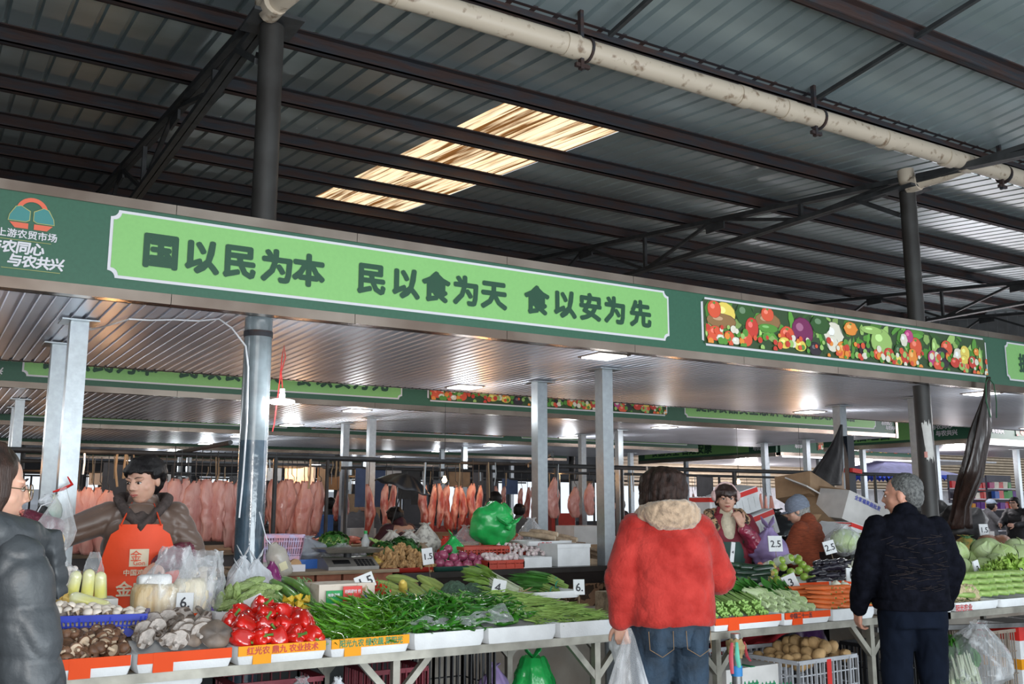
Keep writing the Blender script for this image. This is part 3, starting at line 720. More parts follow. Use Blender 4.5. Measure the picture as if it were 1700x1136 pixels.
# ---- seller in brown padded jacket and orange apron
m_brown = MH('brown_padded_nylon', '5f4a3f', rough=.42, var=.12, scale=5, sheen=.2)
m_apron = MH('orange_apron', 'e8481a', rough=.6, var=.06, scale=5, bump=.15)
m_sleeve = M('burgundy_glitter_sleeve', (.17, .02, .045), rough=.5, var=.35, scale=120, col2=(.07, .008, .02), bump=.4, bscale=150)
m_cream = M('cream_print', (.8, .68, .5), rough=.6)
m_dbrown = M('dark_brown_fleece', (.06, .042, .038), rough=.85, var=.2, scale=40, bump=.3)
m_navyt = M('dark_trousers', (.02, .022, .028), rough=.7, bump=.2)
def cloth_a(p, SL, SR, sh):
    j = jacket_mb(p, SL, SR, sh, hem=.80, chest=(.20, .16), wr=(.215, .18), hr=(.22, .18), arm=(.085, .08, .06), cuff=.6)
    yield j, 'jacket', m_brown, .012, puffy(.012, .085)
    b = MB()
    for e, w in ((p['el'], p['wl']), (p['er'], p['wr'])):
        e, w = Vector(e), Vector(w); b.cap(e + (w - e) * .22, e + (w - e) * .9, .082, .055, 16)
    yield b, 'over_sleeves', m_sleeve, .009, wrinkle(.006, 14)
    b = MB(); b.tube([Vector((-.135, .03, 1.46)) + sh, Vector((-.12, -.09, 1.475)) + sh, Vector((0, -.15, 1.465)) + sh, Vector((.12, -.09, 1.475)) + sh, Vector((.135, .03, 1.46)) + sh, Vector((.08, .12, 1.38)) + sh, Vector((.0, .165, 1.30)) + sh, Vector((-.08, .12, 1.38)) + sh, Vector((-.135, .03, 1.46)) + sh], .031, 12)
    b.ell(Vector((0, .10, 1.27)) + sh, (.07, .07, .13)); yield b, 'hood_and_collar', m_dbrown, .01, wrinkle(.006, 12)
    b = MB(); Y0 = lambda x, z: .192 - 1.6 * x * x + (.02 if z < 1 else 0)
    def ap(u, v):
        z = .72 + .60 * v; hw = .115 if v > .95 else (.125 + .16 * (1 - v) ** .7); x = (u * 2 - 1) * hw
        return (x + sh.x * .7, Y0(x, z) + sh.y * .8 + .006 * noise.noise(Vector((x * 9, z * 5, 0))), z + sh.z)
    b.grid(ap, 16, 22); yield b, 'apron', m_apron, 0, None
    for s_ in (-1, 1):
        b = MB(); pts = [Vector((s_ * (.105 - .01 * i), .175 - .012 * i * i * .6 + .012, 1.315 + .026 * i)) + sh for i in range(6)]
        b.tube(pts, .013, 6, flat=.35); yield b, 'apron_strap', m_apron, 0, None
    b = MB(); b.grid(lambda u, v: (-.05 + .10 * u + sh.x * .7, Y0(-.05 + .1 * u, 1.1) + sh.y * .8 + .008, 1.09 + .095 * v), 4, 4)
    b.mi = 1; text_mb(b, '金', .062, (.047 + sh.x * .7, .208 + sh.y * .8, 1.125), (-1, 0, 0), (0, 0, 1)); text_mb(b, 'Gon', .036, (.03 + sh.x * .7, .209 + sh.y * .8, 1.098), (-1, 0, 0), (0, 0, 1))
    b.mi = 0; text_mb(b, '中国鸡精', .036, (.078 + sh.x * .7, .209 + sh.y * .8, 1.045), (-1, 0, 0), (0, 0, 1), bold=.0008)
    text_mb(b, '金宫', .085, (.11 + sh.x * .7, .224 + sh.y * .8, .94), (-1, 0, 0), (0, 0, 1), bold=.002)
    for i in range(len(b.v)): b.v[i].x = -b.v[i].x if False else b.v[i].x
    yield b, 'apron_print', [m_cream, m_apron], 0, None
    yield trousers_mb(p), 'trousers', m_navyt, .015, wrinkle()
    yield shoes_mb(p), 'shoes', m_dark, .012, None
# the seller faces the camera: local +Y -> world direction (-.25,-1)
va = aY(226, 800, 6.36)
pose_a = dict(head=(-.0, .09, 1.565), sh=(0, .04, .0), el=(.0, 0, 0), wl=(0, 0, 0), hl=(0, 0, 1), nl=(0, 1, 0), er=(0, 0, 0), wr=(0, 0, 0), hr=(0, 0, 1), nr=(0, 1, 0))
# local +X (figure's right hand) appears on the left of the picture
pose_a.update(er=(.42, .08, 1.26), wr=(.60, .22, 1.36), hr=(.75, .5, .35), nr=(-.3, .9, -.5), sr=-1, cr=1.1, el=(-.28, .07, 1.16), wl=(-.10, .27, 1.10), hl=(.4, .8, -.35), nl=(.2, -.2, -1), sl=1, cl=.6)
seller = person('seller in brown padded jacket and orange apron leaning over the mushrooms', (va.x + .05, 6.36, 0.0), R(180 - 12), pose_a, cloth_a, H=1.78, head_yaw=R(-36), head_pitch=R(-14), hair=cap_hair(m_hair, back=-.01, fringe=.055, side=.012, strands=60, thick=.0, curl=.002), hscale=1.10)

# ---- shopper in grey puffer coat, left edge
m_grey = MH('slate_grey_nylon', '3d4145', rough=.5, var=.1, scale=5, bump=.35, bscale=14)
def cloth_b(p, SL, SR, sh):
    j = jacket_mb(p, SL, SR, sh, hem=.42, chest=(.185, .155), wr=(.175, .165), hr=(.17, .165), arm=(.082, .08, .065), cuff=.92)
    yield j, 'puffer_coat', m_grey, .009, (lambda f1, f2: (lambda co, n: f1(co, n) + f2(co, n)))(puffy(.011, .13), wrinkle(.007, 11, .8))
    b = MB(); b.tube([Vector((.14 * math.sin(t), .14 * math.cos(t) * 1.05 - .01, 1.445 - .03 * math.cos(t) - .005)) for t in (2 * math.pi * i / 14 for i in range(15))], .06, 12)
    b.box((.07, .17, 1.36), (.14, .05, .2), (.35, .1, .15)); b.box((-.05, .17, 1.33), (.12, .05, .2), (.3, 0, -.1)); yield b, 'storm_collar', m_grey, .009, wrinkle(.006, 10)
    b = MB()
    for x, z in ((.10, 1.42), (.02, 1.385), (.06, 1.30)): b.ell((x, .20, z), (.007, .005, .007), 8, 6)
    yield b, 'snap_buttons', m_dark, 0, None
    yield trousers_mb(p), 'trousers', m_navyt, .015, wrinkle()
    yield shoes_mb(p), 'shoes', m_dark, .01, None
def hair_b(root, P, rot, s):
    rs = random.Random(5); b = MB()
    b.ell(P(0, -.022, .045), (.086 * s, .1 * s, .09 * s), 24, 16, rot=rot); b.ell(P(0, -.05, -.06), (.082 * s, .058 * s, .13 * s), 20, 14, rot=rot)
    for j in range(64):
        a = R(rs.uniform(160, 385)) if j % 4 else R(rs.choice([rs.uniform(10, 38), rs.uniform(142, 170)])); fx, fy = math.cos(a), math.sin(a)
        L = rs.uniform(-.20, -.15) if fy < .3 else rs.uniform(-.17, -.11)
        b.tube([P(fx * .045, -.02 + fy * .05, .125), P(fx * .09, -.016 + fy * .095, .06), P(fx * .098, -.02 + fy * .098, -.02), P(fx * .095, -.03 + fy * .088, -.09), P(fx * .088, -.035 + fy * .085, L)], [.012 * s, .014 * s, .014 * s, .012 * s, .005 * s], 7)
    fuse(b, 'long_hair', m_hairb2, .007, parent=root, smooth_it=1, post=lambda co, n: .003 * noise.noise(Vector((co.x * 60, co.y * 60, co.z * 8))))
m_hairb2 = M('long_brown_hair', (.04, .02, .014), rough=.45, spec=.3, var=.3, scale=10, stretch=(6, 6, .4), col2=(.018, .012, .010), bump=.3, bscale=60)
vb = aY(-32, 900, 3.05)
pose_b = dict(el=(-.23, .02, 1.08), wl=(-.20, .12, .86), hl=(0, .2, -1), nl=(1, 0, 0), er=(.225, .03, 1.08), wr=(.18, .14, .86), hr=(0, .25, -1), nr=(-1, 0, 0), head=(0, .03, 1.565))
wb = person('shopper with long brown hair and glasses in grey puffer coat, left edge', (vb.x - .02, 3.05, 0), R(-55), pose_b, cloth_b, H=1.665, head_yaw=R(-30), head_pitch=R(-6), hair=hair_b)
m_wire = M('gold_wire', (.5, .38, .22), rough=.25, metal=.9, var=.05); m_lens = M('spectacle_lens', (.9, .95, 1), rough=.03, alpha=.15, var=0)
def ring_pts(c, ax, ay, r, n=18): return [c + ax * (r * math.cos(2 * math.pi * i / n)) + ay * (r * .85 * math.sin(2 * math.pi * i / n)) for i in range(n + 1)]
def glasses(root, hc, yaw, pitch, k, name='glasses'):
    q = Euler((pitch, 0, yaw)).to_matrix(); P = lambda x, y, z: (Vector(hc) + q @ Vector((x, y, z))) * k
    b = MB()
    for e in (-1, 1):
        b.tube(ring_pts(P(e * .034, .108, .0), q @ Vector((1, 0, 0)), q @ Vector((0, -.1, 1)), .025), .0014, 5); b.tube([P(e * .058, .106, .006), P(e * .08, .02, .006), P(e * .08, -.01, -.0)], .0014, 5)
    b.tube([P(-.01, .108, .004), P(0, .112, .007), P(.01, .108, .004)], .0014, 5); g = b.build(name, m_wire, root)
    b = MB()
    for e in (-1, 1): b.poly(ring_pts(P(e * .034, .108, .0), q @ Vector((1, 0, 0)), q @ Vector((0, -.1, 1)), .0245)[:-1])
    b.build('lens', m_lens, g)
glasses(wb, (0, .03, 1.565), R(-30), R(-6), 1.665 / 1.68)

# ---- shopper in coral fleece jacket, seen from behind
m_coral = MH('coral_fleece', 'b23a34', rough=1.0, var=.14, scale=9, h2='932722', bump=.35, bscale=70, spec=.1, sheen=.12)
m_shear = MH('beige_shearling', 'b59a80', rough=.95, var=.2, scale=30, bump=.6, bscale=60, sheen=.4)
m_denim = MH('dark_denim', '23374a', rough=.8, var=.25, scale=9, h2='152330', bump=.3, bscale=60)
m_stitch = M('tan_stitching', (.25, .15, .07), rough=.8)
def cloth_c(p, SL, SR, sh):
    j = jacket_mb(p, SL, SR, sh, hem=.90, chest=(.215, .16), wr=(.225, .18), hr=(.22, .18), arm=(.088, .085, .062), cuff=.93)
    yield j, 'fleece_jacket', m_coral, .012, wrinkle(.011, 6)
    b = MB(); b.tube([Vector((.125 * math.sin(t), -.02 + .11 * math.cos(t), 1.445 + .03 * math.cos(t + 3.14))) for t in (2 * math.pi * i / 14 for i in range(15))], .048, 12); b.ell((0, -.10, 1.425), (.15, .065, .065)); yield b, 'shearling_collar', m_shear, .009, wrinkle(.008, 25)
    yield trousers_mb(p, r=.105, hip=(.205, .155)), 'jeans', m_denim, .011, wrinkle(.008, 12, .5)
    for s_ in (-1, 1):
        b = MB(); b.grid(lambda u, v: (s_ * .095 + (u - .5) * .125, -.150 + .03 * (u - .5) ** 2 * 8 - .012 * math.sin(v * 3.1), .76 + .13 * v), 6, 6); yield b, 'back_pocket', m_denim, 0, None
        b = MB(); b.tube([(s_ * .095 - .062, -.158, .885), (s_ * .095 - .06, -.166, .80), (s_ * .095, -.172, .765), (s_ * .095 + .06, -.166, .80), (s_ * .095 + .062, -.158, .885)], .0018, 5); yield b, 'pocket_stitching', m_stitch, 0, None
    yield shoes_mb(p), 'shoes', m_dark, .01, None
def hair_c(root, P, rot, s):
    rs = random.Random(9); b = MB(); b.ell(P(0, -.015, .03), (.098 * s, .108 * s, .1 * s), 24, 16, rot=rot); b.ell(P(0, -.05, -.035), (.095 * s, .07 * s, .1 * s), 20, 14, rot=rot)
    for j in range(90):
        a = R(rs.uniform(150, 390)); fx, fy = math.cos(a), math.sin(a); L = rs.uniform(-.17, -.08); ph = rs.uniform(0, 6); am = rs.uniform(.006, .016)
        pts = [P(fx * .05, -.02 + fy * .055, .125)] + [P(fx * (.098 + .014 * t) + am * math.sin(ph + t * 7), -.02 + fy * (.10 + .012 * t) + am * math.cos(ph + t * 7), .08 + (L - .08) * t) for t in (0, .2, .4, .6, .8, 1)]
        b.tube(pts, [.012 * s, .015 * s, .015 * s, .014 * s, .013 * s, .011 * s, .005 * s], 7)
    fuse(b, 'wavy_hair', m_hairb, .007, parent=root, smooth_it=1, post=lambda co, n: .004 * noise.noise(co * 40))
vc = aY(1095, 900, 3.95)
pose_c = dict(el=(-.25, -.03, 1.14), wl=(-.255, -.01, .915), hl=(.05, -.02, -1), nl=(.6, .8, 0), sl=-1, cl=1.3, er=(.31, .08, 1.12), wr=(.24, .34, 1.08), hr=(-.2, 1, .1), nr=(-1, 0, 0), cr=.9, head=(0, .045, 1.55))
wc = person('shopper in coral fleece jacket and jeans seen from behind, plastic bag in hand', (vc.x + .05, 3.95, 0), R(-22), pose_c, cloth_c, H=1.70, head_yaw=R(-14), head_pitch=R(-8), hair=hair_c)

# ---- man in dark jacket, seen from behind, head turned left
m_black = M('dark_navy_wool', (.006, .0065, .011), rough=.9, var=.25, scale=22, bump=.25, spec=.05)
m_thread = M('rust_jacket_pattern', (.02, .011, .010), rough=.8)
m_blackt = M('navy_trousers', (.006, .009, .018), rough=.95, bump=.25, var=.2, spec=.08)
def cloth_d(p, SL, SR, sh):
    j = jacket_mb(p, SL, SR, sh, hem=.93, chest=(.205, .15), wr=(.215, .165), hr=(.20, .165), arm=(.083, .075, .056), cuff=.94, collar=.075, neckz=1.45)
    yield j, 'jacket', m_black, .012, wrinkle(.009, 7)
    b = MB(); loft(b, [(0, 0, .90, .21, .16), (0, 0, .95, .225, .172), (0, 0, .965, .218, .165)]); yield b, 'rib_hem', m_black, .01, None
    b = MB(); rs = random.Random(3)
    for i in range(70):
        x = rs.uniform(-.16, .16); z = rs.uniform(1.02, 1.33); y = -.178 - .006 + .19 * (abs(x) / .215) ** 3 * .6; y += max(0, z - 1.25) * .25; dx = rs.uniform(.015, .04); dz = rs.uniform(-.008, .012)
        b.tube([(x - dx, y + .004, z - dz), (x, y - .002, z), (x + dx, y + .004, z + dz)], .0011, 4)
    yield b, 'thread_pattern', m_thread, 0, None
    yield trousers_mb(p, r=.10, hip=(.195, .15)), 'trousers', m_blackt, .012, wrinkle(.008, 9, .5)
    yield shoes_mb(p), 'shoes', m_dark, .01, None
vd = aY(1506, 900, 3.8)
pose_d = dict(el=(-.265, -.02, 1.13), wl=(-.275, .10, .89), hl=(-.02, .35, -1), nl=(1, .2, 0), sl=-1, cl=.7, er=(.26, .02, 1.13), wr=(.24, .12, .92), hr=(0, .3, -1), nr=(-1, .2, 0), cr=.7, head=(0, .03, 1.555))
wd = person('grey-haired man in dark navy jacket seen from behind, head turned left', (vd.x, 3.8, 0), R(-33), pose_d, cloth_d, H=1.69, head_yaw=R(58), head_pitch=R(-4), hair=hair_short(m_hairg), skin=(.85, .72, .68), hscale=1.05)

# ---- seller with pink earmuffs, leopard collar, dark green apron
m_cream2 = MH('cream_knit', 'd9cdb4', rough=.85, var=.1, scale=30, bump=.3)
m_burg = M('burgundy_coat', (.22, .012, .03), rough=.7, var=.2, scale=6, bump=.2)
m_leo = M('leopard_fur', (.42, .26, .14), rough=.9, var=.3, scale=36, col2=(.03, .018, .012), lo=.46, hi=.52, bump=.4)
m_dgreen = M('dark_green_apron', (.018, .07, .055), rough=.6, var=.1, scale=5, bump=.15)
m_shiny = M('shiny_burgundy_sleeve', (.32, .03, .07), rough=.28, var=.25, scale=9, coat=.5, bump=.4, bscale=25)
m_pinkf = M('pink_fluff', (.75, .52, .50), rough=.95, var=.1, scale=40, bump=.5)
def cloth_e(p, SL, SR, sh):
    yield jacket_mb(p, SL, SR, sh, hem=.8, chest=(.20, .15), wr=(.21, .16), hr=(.21, .16), arm=(.08, .075, .05), cuff=.5), 'coat', m_burg, .012, wrinkle(.007, 8)
    b = MB(); b.ell((0, .085, 1.30), (.075, .085, .15), 18, 14); b.cap((0, .02, 1.39), (0, .03, 1.45), .072, .062, 16); yield b, 'knit_jumper', m_cream2, .009, None
    b = MB(); b.tube([(-.09, .14, 1.30), (-.15, .08, 1.38), (-.14, -.05, 1.43), (0, -.11, 1.44), (.14, -.05, 1.43), (.15, .08, 1.38), (.09, .14, 1.30)], [.03, .05, .05, .05, .05, .05, .03], 12); yield b, 'leopard_collar', m_leo, .009, wrinkle(.006, 25)
    yield trousers_mb(p), 'trousers', m_navyt, .018, None
    yield shoes_mb(p), 'shoes', m_dark, .012, None
    b = MB()
    for e, w in ((p['el'], p['wl']), (p['er'], p['wr'])):
        e, w = Vector(e), Vector(w); b.cap(e + (w - e) * .02, e + (w - e) * .82, .095, .055, 16)
    yield b, 'over_sleeves', m_shiny, .009, wrinkle(.01, 14)
    b = MB(); b.grid(lambda u, v: ((u * 2 - 1) * (.13 + .07 * (1 - v)), .175 - .9 * (u * 2 - 1) ** 2 * .06 + .01 * noise.noise(Vector((u * 6, v * 3, 0))), .72 + .48 * v), 14, 14); yield b, 'apron', m_dgreen, 0, None
    for s_ in (-1, 1):
        b = MB(); b.tube([(s_ * .11, .165, 1.19), (s_ * .125, .150, 1.28), (s_ * .125, .10, 1.38), (s_ * .11, .03, 1.45)], .012, 6, flat=.4); yield b, 'apron_strap', m_dgreen, 0, None
def hair_e(root, P, rot, s):
    cap_hair(m_hairb3, back=-.04, fringe=.018, side=-.02, strands=70, seed=6)(root, P, rot, s)
    for e in (-1, 1):
        b = MB(); b.ell(P(e * .098, -.01, .03), (.028 * s, .045 * s, .048 * s), 16, 12, nz=.08, fq=9, rot=rot); b.build('earmuff', m_pinkf, root)
    b = MB(); b.tube([P(.1 * math.cos(t), -.01, .03 + .115 * math.sin(t)) for t in (math.pi * i / 12 for i in range(13))], .008 * s, 8); b.build('earmuff_band', m_pinkf, root)
m_hairb3 = M('reddish_dark_hair', (.04, .018, .014), rough=.35, var=.3, scale=12, stretch=(5, 5, .4), bump=.3)
ve = aY(1200, 850, 6.35)
pose_e = dict(er=(.25, .06, 1.10), wr=(.17, .26, .96), hr=(-.4, .8, -.3), nr=(-.5, -.3, -1), cr=.5, el=(-.25, .10, 1.13), wl=(-.09, .22, 1.34), hl=(.35, -.05, 1), nl=(.4, -1, 0), sl=-1, cl=.9, head=(0, .05, 1.555))
we = person('seller with pink earmuffs, leopard collar and dark green apron', (ve.x + .03, 6.35, 0), R(180 - 33), pose_e, cloth_e, H=1.69, head_yaw=R(-3), head_pitch=R(-2), hair=hair_e)

# ---- old woman in blue-grey knit cap and rust jumper, from behind
m_rustk = M('rust_knit', (.27, .055, .02), rough=.9, var=.2, scale=20, stretch=(1, 1, 6), bump=.5, bscale=40)
m_capk = M('blue_grey_knit', (.22, .25, .32), rough=.9, var=.15, scale=30, stretch=(1, 1, 4), bump=.5)
m_hairw = M('grey_white_hair', (.35, .34, .32), rough=.7, var=.3, scale=50)
def cloth_f(p, SL, SR, sh):
    yield jacket_mb(p, SL, SR, sh, hem=.75, chest=(.20, .155), wr=(.225, .18), hr=(.235, .19), arm=(.085, .08, .055), cuff=.92), 'jumper', m_rustk, .012, wrinkle(.007, 7)
    yield trousers_mb(p), 'trousers', m_navyt, .018, None
    yield shoes_mb(p), 'shoes', m_dark, .012, None
def hair_f(root, P, rot, s):
    b = MB(); b.ell(P(0, -.03, .0), (.083 * s, .09 * s, .085 * s), 20, 14, nz=.06, fq=8, rot=rot); b.build('hair', m_hairw, root)
    b = MB(); rr = [(.104, -.012), (.109, .0), (.108, .015), (.112, .03), (.108, .045), (.104, .06), (.103, .068), (.094, .085), (.092, .09), (.075, .11), (.055, .125), (.02, .135)]
    rings = []
    for r_, z in rr: rings.append([P(r_ * .93 * math.cos(t), -.015 + r_ * 1.05 * math.sin(t), z + .012 + .03 * (math.sin(t) * -.2)) for t in (2 * math.pi * j / 28 for j in range(28))])
    b.rings(rings); b.ell(P(0, .11, .012), (.075 * s, .045 * s, .012 * s), 16, 8, rot=rot); b.build('knit_cap', m_capk, root)
vf = aY(1340, 870, 6.55)
pose_f = dict(el=(-.24, .12, 1.08), wl=(-.15, .33, 1.0), hl=(.3, 1, 0), nl=(0, 0, -1), er=(.24, .12, 1.08), wr=(.15, .33, 1.0), hr=(-.3, 1, 0), nr=(0, 0, -1), head=(0, .10, 1.535))
person('stallholder in blue-grey knit cap and rust jumper seen from behind', (vf.x - .0, 6.55, 0), R(20), pose_f, cloth_f, H=1.60, head_yaw=R(22), head_pitch=R(-16), hair=hair_f, hscale=1.08)

# ---- people further back: plain build, posed figures
def plain(jm, tm=m_navyt, hem=.8):
    def c(p, SL, SR, sh):
        yield jacket_mb(p, SL, SR, sh, hem=hem), 'jacket', jm, .016, wrinkle(.009, 7)
        yield trousers_mb(p), 'trousers', tm, .018, None
        yield shoes_mb(p), 'shoes', m_dark, .012, None
    return c
stand = dict(el=(-.27, .02, 1.1), wl=(-.24, .14, .9), hl=(0, .3, -1), nl=(1, 0, 0), er=(.27, .02, 1.1), wr=(.24, .14, .9), hr=(0, .3, -1), nr=(-1, 0, 0))
reach = dict(stand, er=(.25, .2, 1.12), wr=(.14, .45, 1.1), hr=(-.2, 1, 0), el=(-.25, .2, 1.12), wl=(-.14, .45, 1.1), hl=(.2, 1, 0), head=(0, .1, 1.54))
m_maroon = M('maroon_coat', (.055, .012, .022), rough=.7, var=.2); m_greyc = M('grey_coat', (.12, .12, .13), rough=.8); m_redc = M('red_coat', (.4, .03, .03), rough=.8); m_blackc = M('black_coat', (.012, .012, .016), rough=.6); m_bluec = M('blue_work_coat', (.05, .08, .16), rough=.8)
def folk(px, Y, lb, jm, rz=0, pose=stand, hair=None, H=1.66, yaw=0, hm=m_hair):
    x = XY(px, Y, 1.5); return person(lb, (x, Y, 0), R(rz), pose, plain(jm), H=H, head_yaw=R(yaw), hair=hair or cap_hair(hm, back=-.04, fringe=.05, strands=36, voxel=.01), face=False)
folk(668, 10.2, 'shopper in maroon coat bending under a dark umbrella', m_maroon, 20, dict(reach, head=(0, .14, 1.47), sh=(0, .06, -.04)), H=1.58)
folk(548, 16.2, 'dark silhouetted shopper between the posts, left of the square pair', m_blackc, -60)
folk(603, 15.0, 'person in pale overall and face mask behind the square posts', m_greyc, 150)
folk(822, 12.35, 'black-haired shopper behind the big green bag', m_blackc, 30, H=1.72)
folk(862, 13.15, 'person in dark grey coat behind the green bag, nearer one', m_greyc, -40, H=1.55)
folk(312, 15.2, 'shopper far behind the hanging pork, only head showing', m_blackc, 20)
folk(1018, 13.25, 'shopper in maroon jacket beyond the cardboard boxes', m_maroon, 120)
folk(1030, 15.5, 'shopper in black far behind the coral jacket', m_blackc, 80)
pw = folk(1688, 12.2, 'man in black cap and coat reaching over a meat counter, right edge', m_blackc, 95, dict(reach), H=1.72)
pq = folk(1640, 13.6, 'butcher in pale blue cap behind the meat counter, right edge', m_greyc, -130, reach, H=1.64)
for o_, mt in ((pw, m_blackc), (pq, M('pale_blue_cloth', (.45, .55, .68), rough=.8))):
    b = MB(); k_ = .98; b.ell((0, .07, 1.61), (.1, .112, .075)); b.ell((0, .18, 1.585), (.07, .05, .01)); b.build('cap', mt, o_)
# ================================================================ stall furniture and produce
m_foam = M('white_foam', (.74, .75, .76), rough=.75, var=.06, scale=9, bump=.1, bscale=80)
m_card = M('cardboard', (.33, .21, .12), rough=.85, var=.15, scale=5, bump=.1)
m_cardw = M('white_carton', (.62, .60, .58), rough=.7, var=.08, scale=6)
m_tapeo = MH('orange_tape', 'dd4a18', rough=.6, var=.03, spec=.2); m_tapey = MH('yellow_tape', 'e89a20', rough=.6, var=.03, spec=.2); m_taper = MH('red_tape', 'd8302a', rough=.35, var=.05)
m_pen = M('black_marker', (.03, .03, .04), rough=.6); m_redink = MH('red_ink', 'c83030'); m_greenink = MH('green_ink', '1f8a5a'); m_blueink = MH('blue_ink', '3a48b0')
m_alu = M('table_angle_iron', (.36, .34, .29), rough=.5, metal=.5, var=.2, scale=7, bump=.1)
m_wood = M('worn_board', (.36, .27, .18), rough=.8, var=.3, scale=4, stretch=(.6, 5, 5), bump=.2)
m_pole = M('rack_pole', (.30, .30, .30), rough=.4, metal=.6, var=.25)
m_blackp = M('black_plastic', (.012, .012, .014), rough=.45)
m_cement = M('stained_cement', (.40, .36, .31), rough=.85, var=.16, scale=2.2, bump=.2, col2=(.26, .21, .17), detail=9)
m_marble = M('brown_marble', (.035, .022, .014), rough=.12, var=.3, scale=7, detail=12, col2=(.15, .085, .05), lo=.47, hi=.40)
def bagm(name, col, alpha=.35, rough=.16, **k): return M(name, col, rough=rough, alpha=alpha, bump=.5, bscale=14, var=.1, spec=.9, **k)
m_clear = film_mat('clear_plastic_film', (.80, .82, .85)); m_greenb = bagm('green_plastic_film', (.02, .48, .10), .88, .22); m_whiteb = film_mat('white_plastic_film', (.82, .85, .90), .5, .3)
m_purpleb = bagm('purple_mesh', (.33, .24, .50), .8, .6); m_redb = bagm('red_plastic_film', (.75, .06, .04), .95)

def tray(x0, x1, y0, y1, z, h, lb, tape=None, ink=None, words='', two=None, rz=0, name='foam_tray', mat=None):
    cx, cy = (x0 + x1) / 2, (y0 + y1) / 2; w, d = (x1 - x0) / 2, (y1 - y0) / 2
    t = empty(name, (cx, cy, z), rz, label=lb, cat='tray'); b = MB(); e = .018
    def rr(w_, d_, zz, r_=.03): return [(sx * (w_ - r_) + r_ * math.cos(R(a)), sy * (d_ - r_) + r_ * math.sin(R(a)), zz) for sx, sy, a0 in ((1, 1, 0), (-1, 1, 90), (-1, -1, 180), (1, -1, 270)) for a in (a0, a0 + 45, a0 + 90)]
    b.rings([rr(w - .012, d - .012, 0), rr(w - .002, d - .002, h * .4), rr(w, d, h), rr(w - e, d - e, h), rr(w - e - .01, d - e - .01, .012)]); b.build('shell', mat or m_foam, t)
    if tape:
        b = MB(); b.bx(-w + .01, w - .01, -d - .0015, -d + .006, h * .48, h + .002); b.build('tape_band', tape, t, smooth=False)
        b = MB(); xx = two if two is not None else -w * .45
        b.bx(xx - .045, xx + .045, -d - .0025, -d + .006, -.0, h + .003); b.build('tape_strap', tape, t, smooth=False)
        if words:
            b = MB(); W = text_mb(b, words, h * .46, (-w + .05, -d - .004, h * .58), (1, 0, 0), (0, 0, 1), bold=.0008); s_ = min(1.0, (2 * w - .1) / max(W, .01))
            for v in b.v: v.x = (-w + .05) + (v.x + w - .05) * s_
            b.build('print', ink, t, smooth=False)
    return t
def foam_box(c, s, rot, lb, tape=m_taper, lid=False, name='foam_box', mat=None, ink=None, words='', groove=True, open_=False):
    t = empty(name, c, 0, label=lb, cat='box'); t.rotation_euler = rot; x, y, z = s[0] / 2, s[1] / 2, s[2]
    b = MB()
    if open_:
        e = .02; b.rings([[(sx * a, sy * c_, zz) for sx, sy in ((1, 1), (-1, 1), (-1, -1), (1, -1))] for a, c_, zz in ((x - .01, y - .01, 0), (x, y, z), (x - e, y - e, z), (x - e, y - e, .02))])
    else: b.box((0, 0, z / 2), (2 * x, 2 * y, z))
    b.build('body', mat or m_foam, t, smooth=False)
    if lid: b = MB(); b.box((0, 0, z + .015), (2 * x + .012, 2 * y + .012, .03)); b.build('lid', mat or m_foam, t, smooth=False)
    if groove:
        b = MB()
        for k in range(-2, 3): b.box((k * x * .36, -y - .004, z * .38), (.012, .008, z * .5))
        b.build('ribs', mat or m_foam, t, smooth=False)
    if tape: b = MB(); b.box((0, 0, z * .86), (2 * x + .008, 2 * y + .008, z * .2)); b.build('tape', tape, t, smooth=False)
    if words: b = MB(); text_mb(b, words, z * .3, (-x * .8, -y - .007, z * .35), (1, 0, 0), (0, 0, 1), bold=.001); b.build('print', ink or m_redink, t, smooth=False)
    return t
def crate(c, s, mat, lb, rz=0, name='plastic_crate', nz=3, nx=14, cat='crate', flare=1.0):
    t = empty(name, c, rz, label=lb, cat=cat); x, y, z = s[0] / 2, s[1] / 2, s[2]; b = MB()
    b.box((0, 0, .01), (2 * x * .96, 2 * y * .96, .015))
    P = lambda sx, sy, zz: Vector((sx * x * (1 + (flare - 1) * zz / z), sy * y * (1 + (flare - 1) * zz / z), zz))
    for a, c_ in (((-1, -1), (1, -1)), ((1, -1), (1, 1)), ((1, 1), (-1, 1)), ((-1, 1), (-1, -1))):
        b.bar(P(*a, z - .012), P(*c_, z - .012), .014, .026); b.bar(P(*a, .02), P(*c_, .02), .01, .04)
        for k in range(1, nz): zz = z * k / nz; b.bar(P(*a, zz), P(*c_, zz), .006, .008)
        L = (P(*c_, 0) - P(*a, 0)).length; n = max(4, int(nx * L / (2 * x)))
        for k in range(n + 1):
            u = k / n; w = .022 if k % max(2, n // 3) == 0 else .006
            b.bar(P(*a, 0.01).lerp(P(*c_, 0.01), u), P(*a, z - .01).lerp(P(*c_, z - .01), u), w, .008)
    b.build('lattice_shell', mat, t, smooth=False); return t
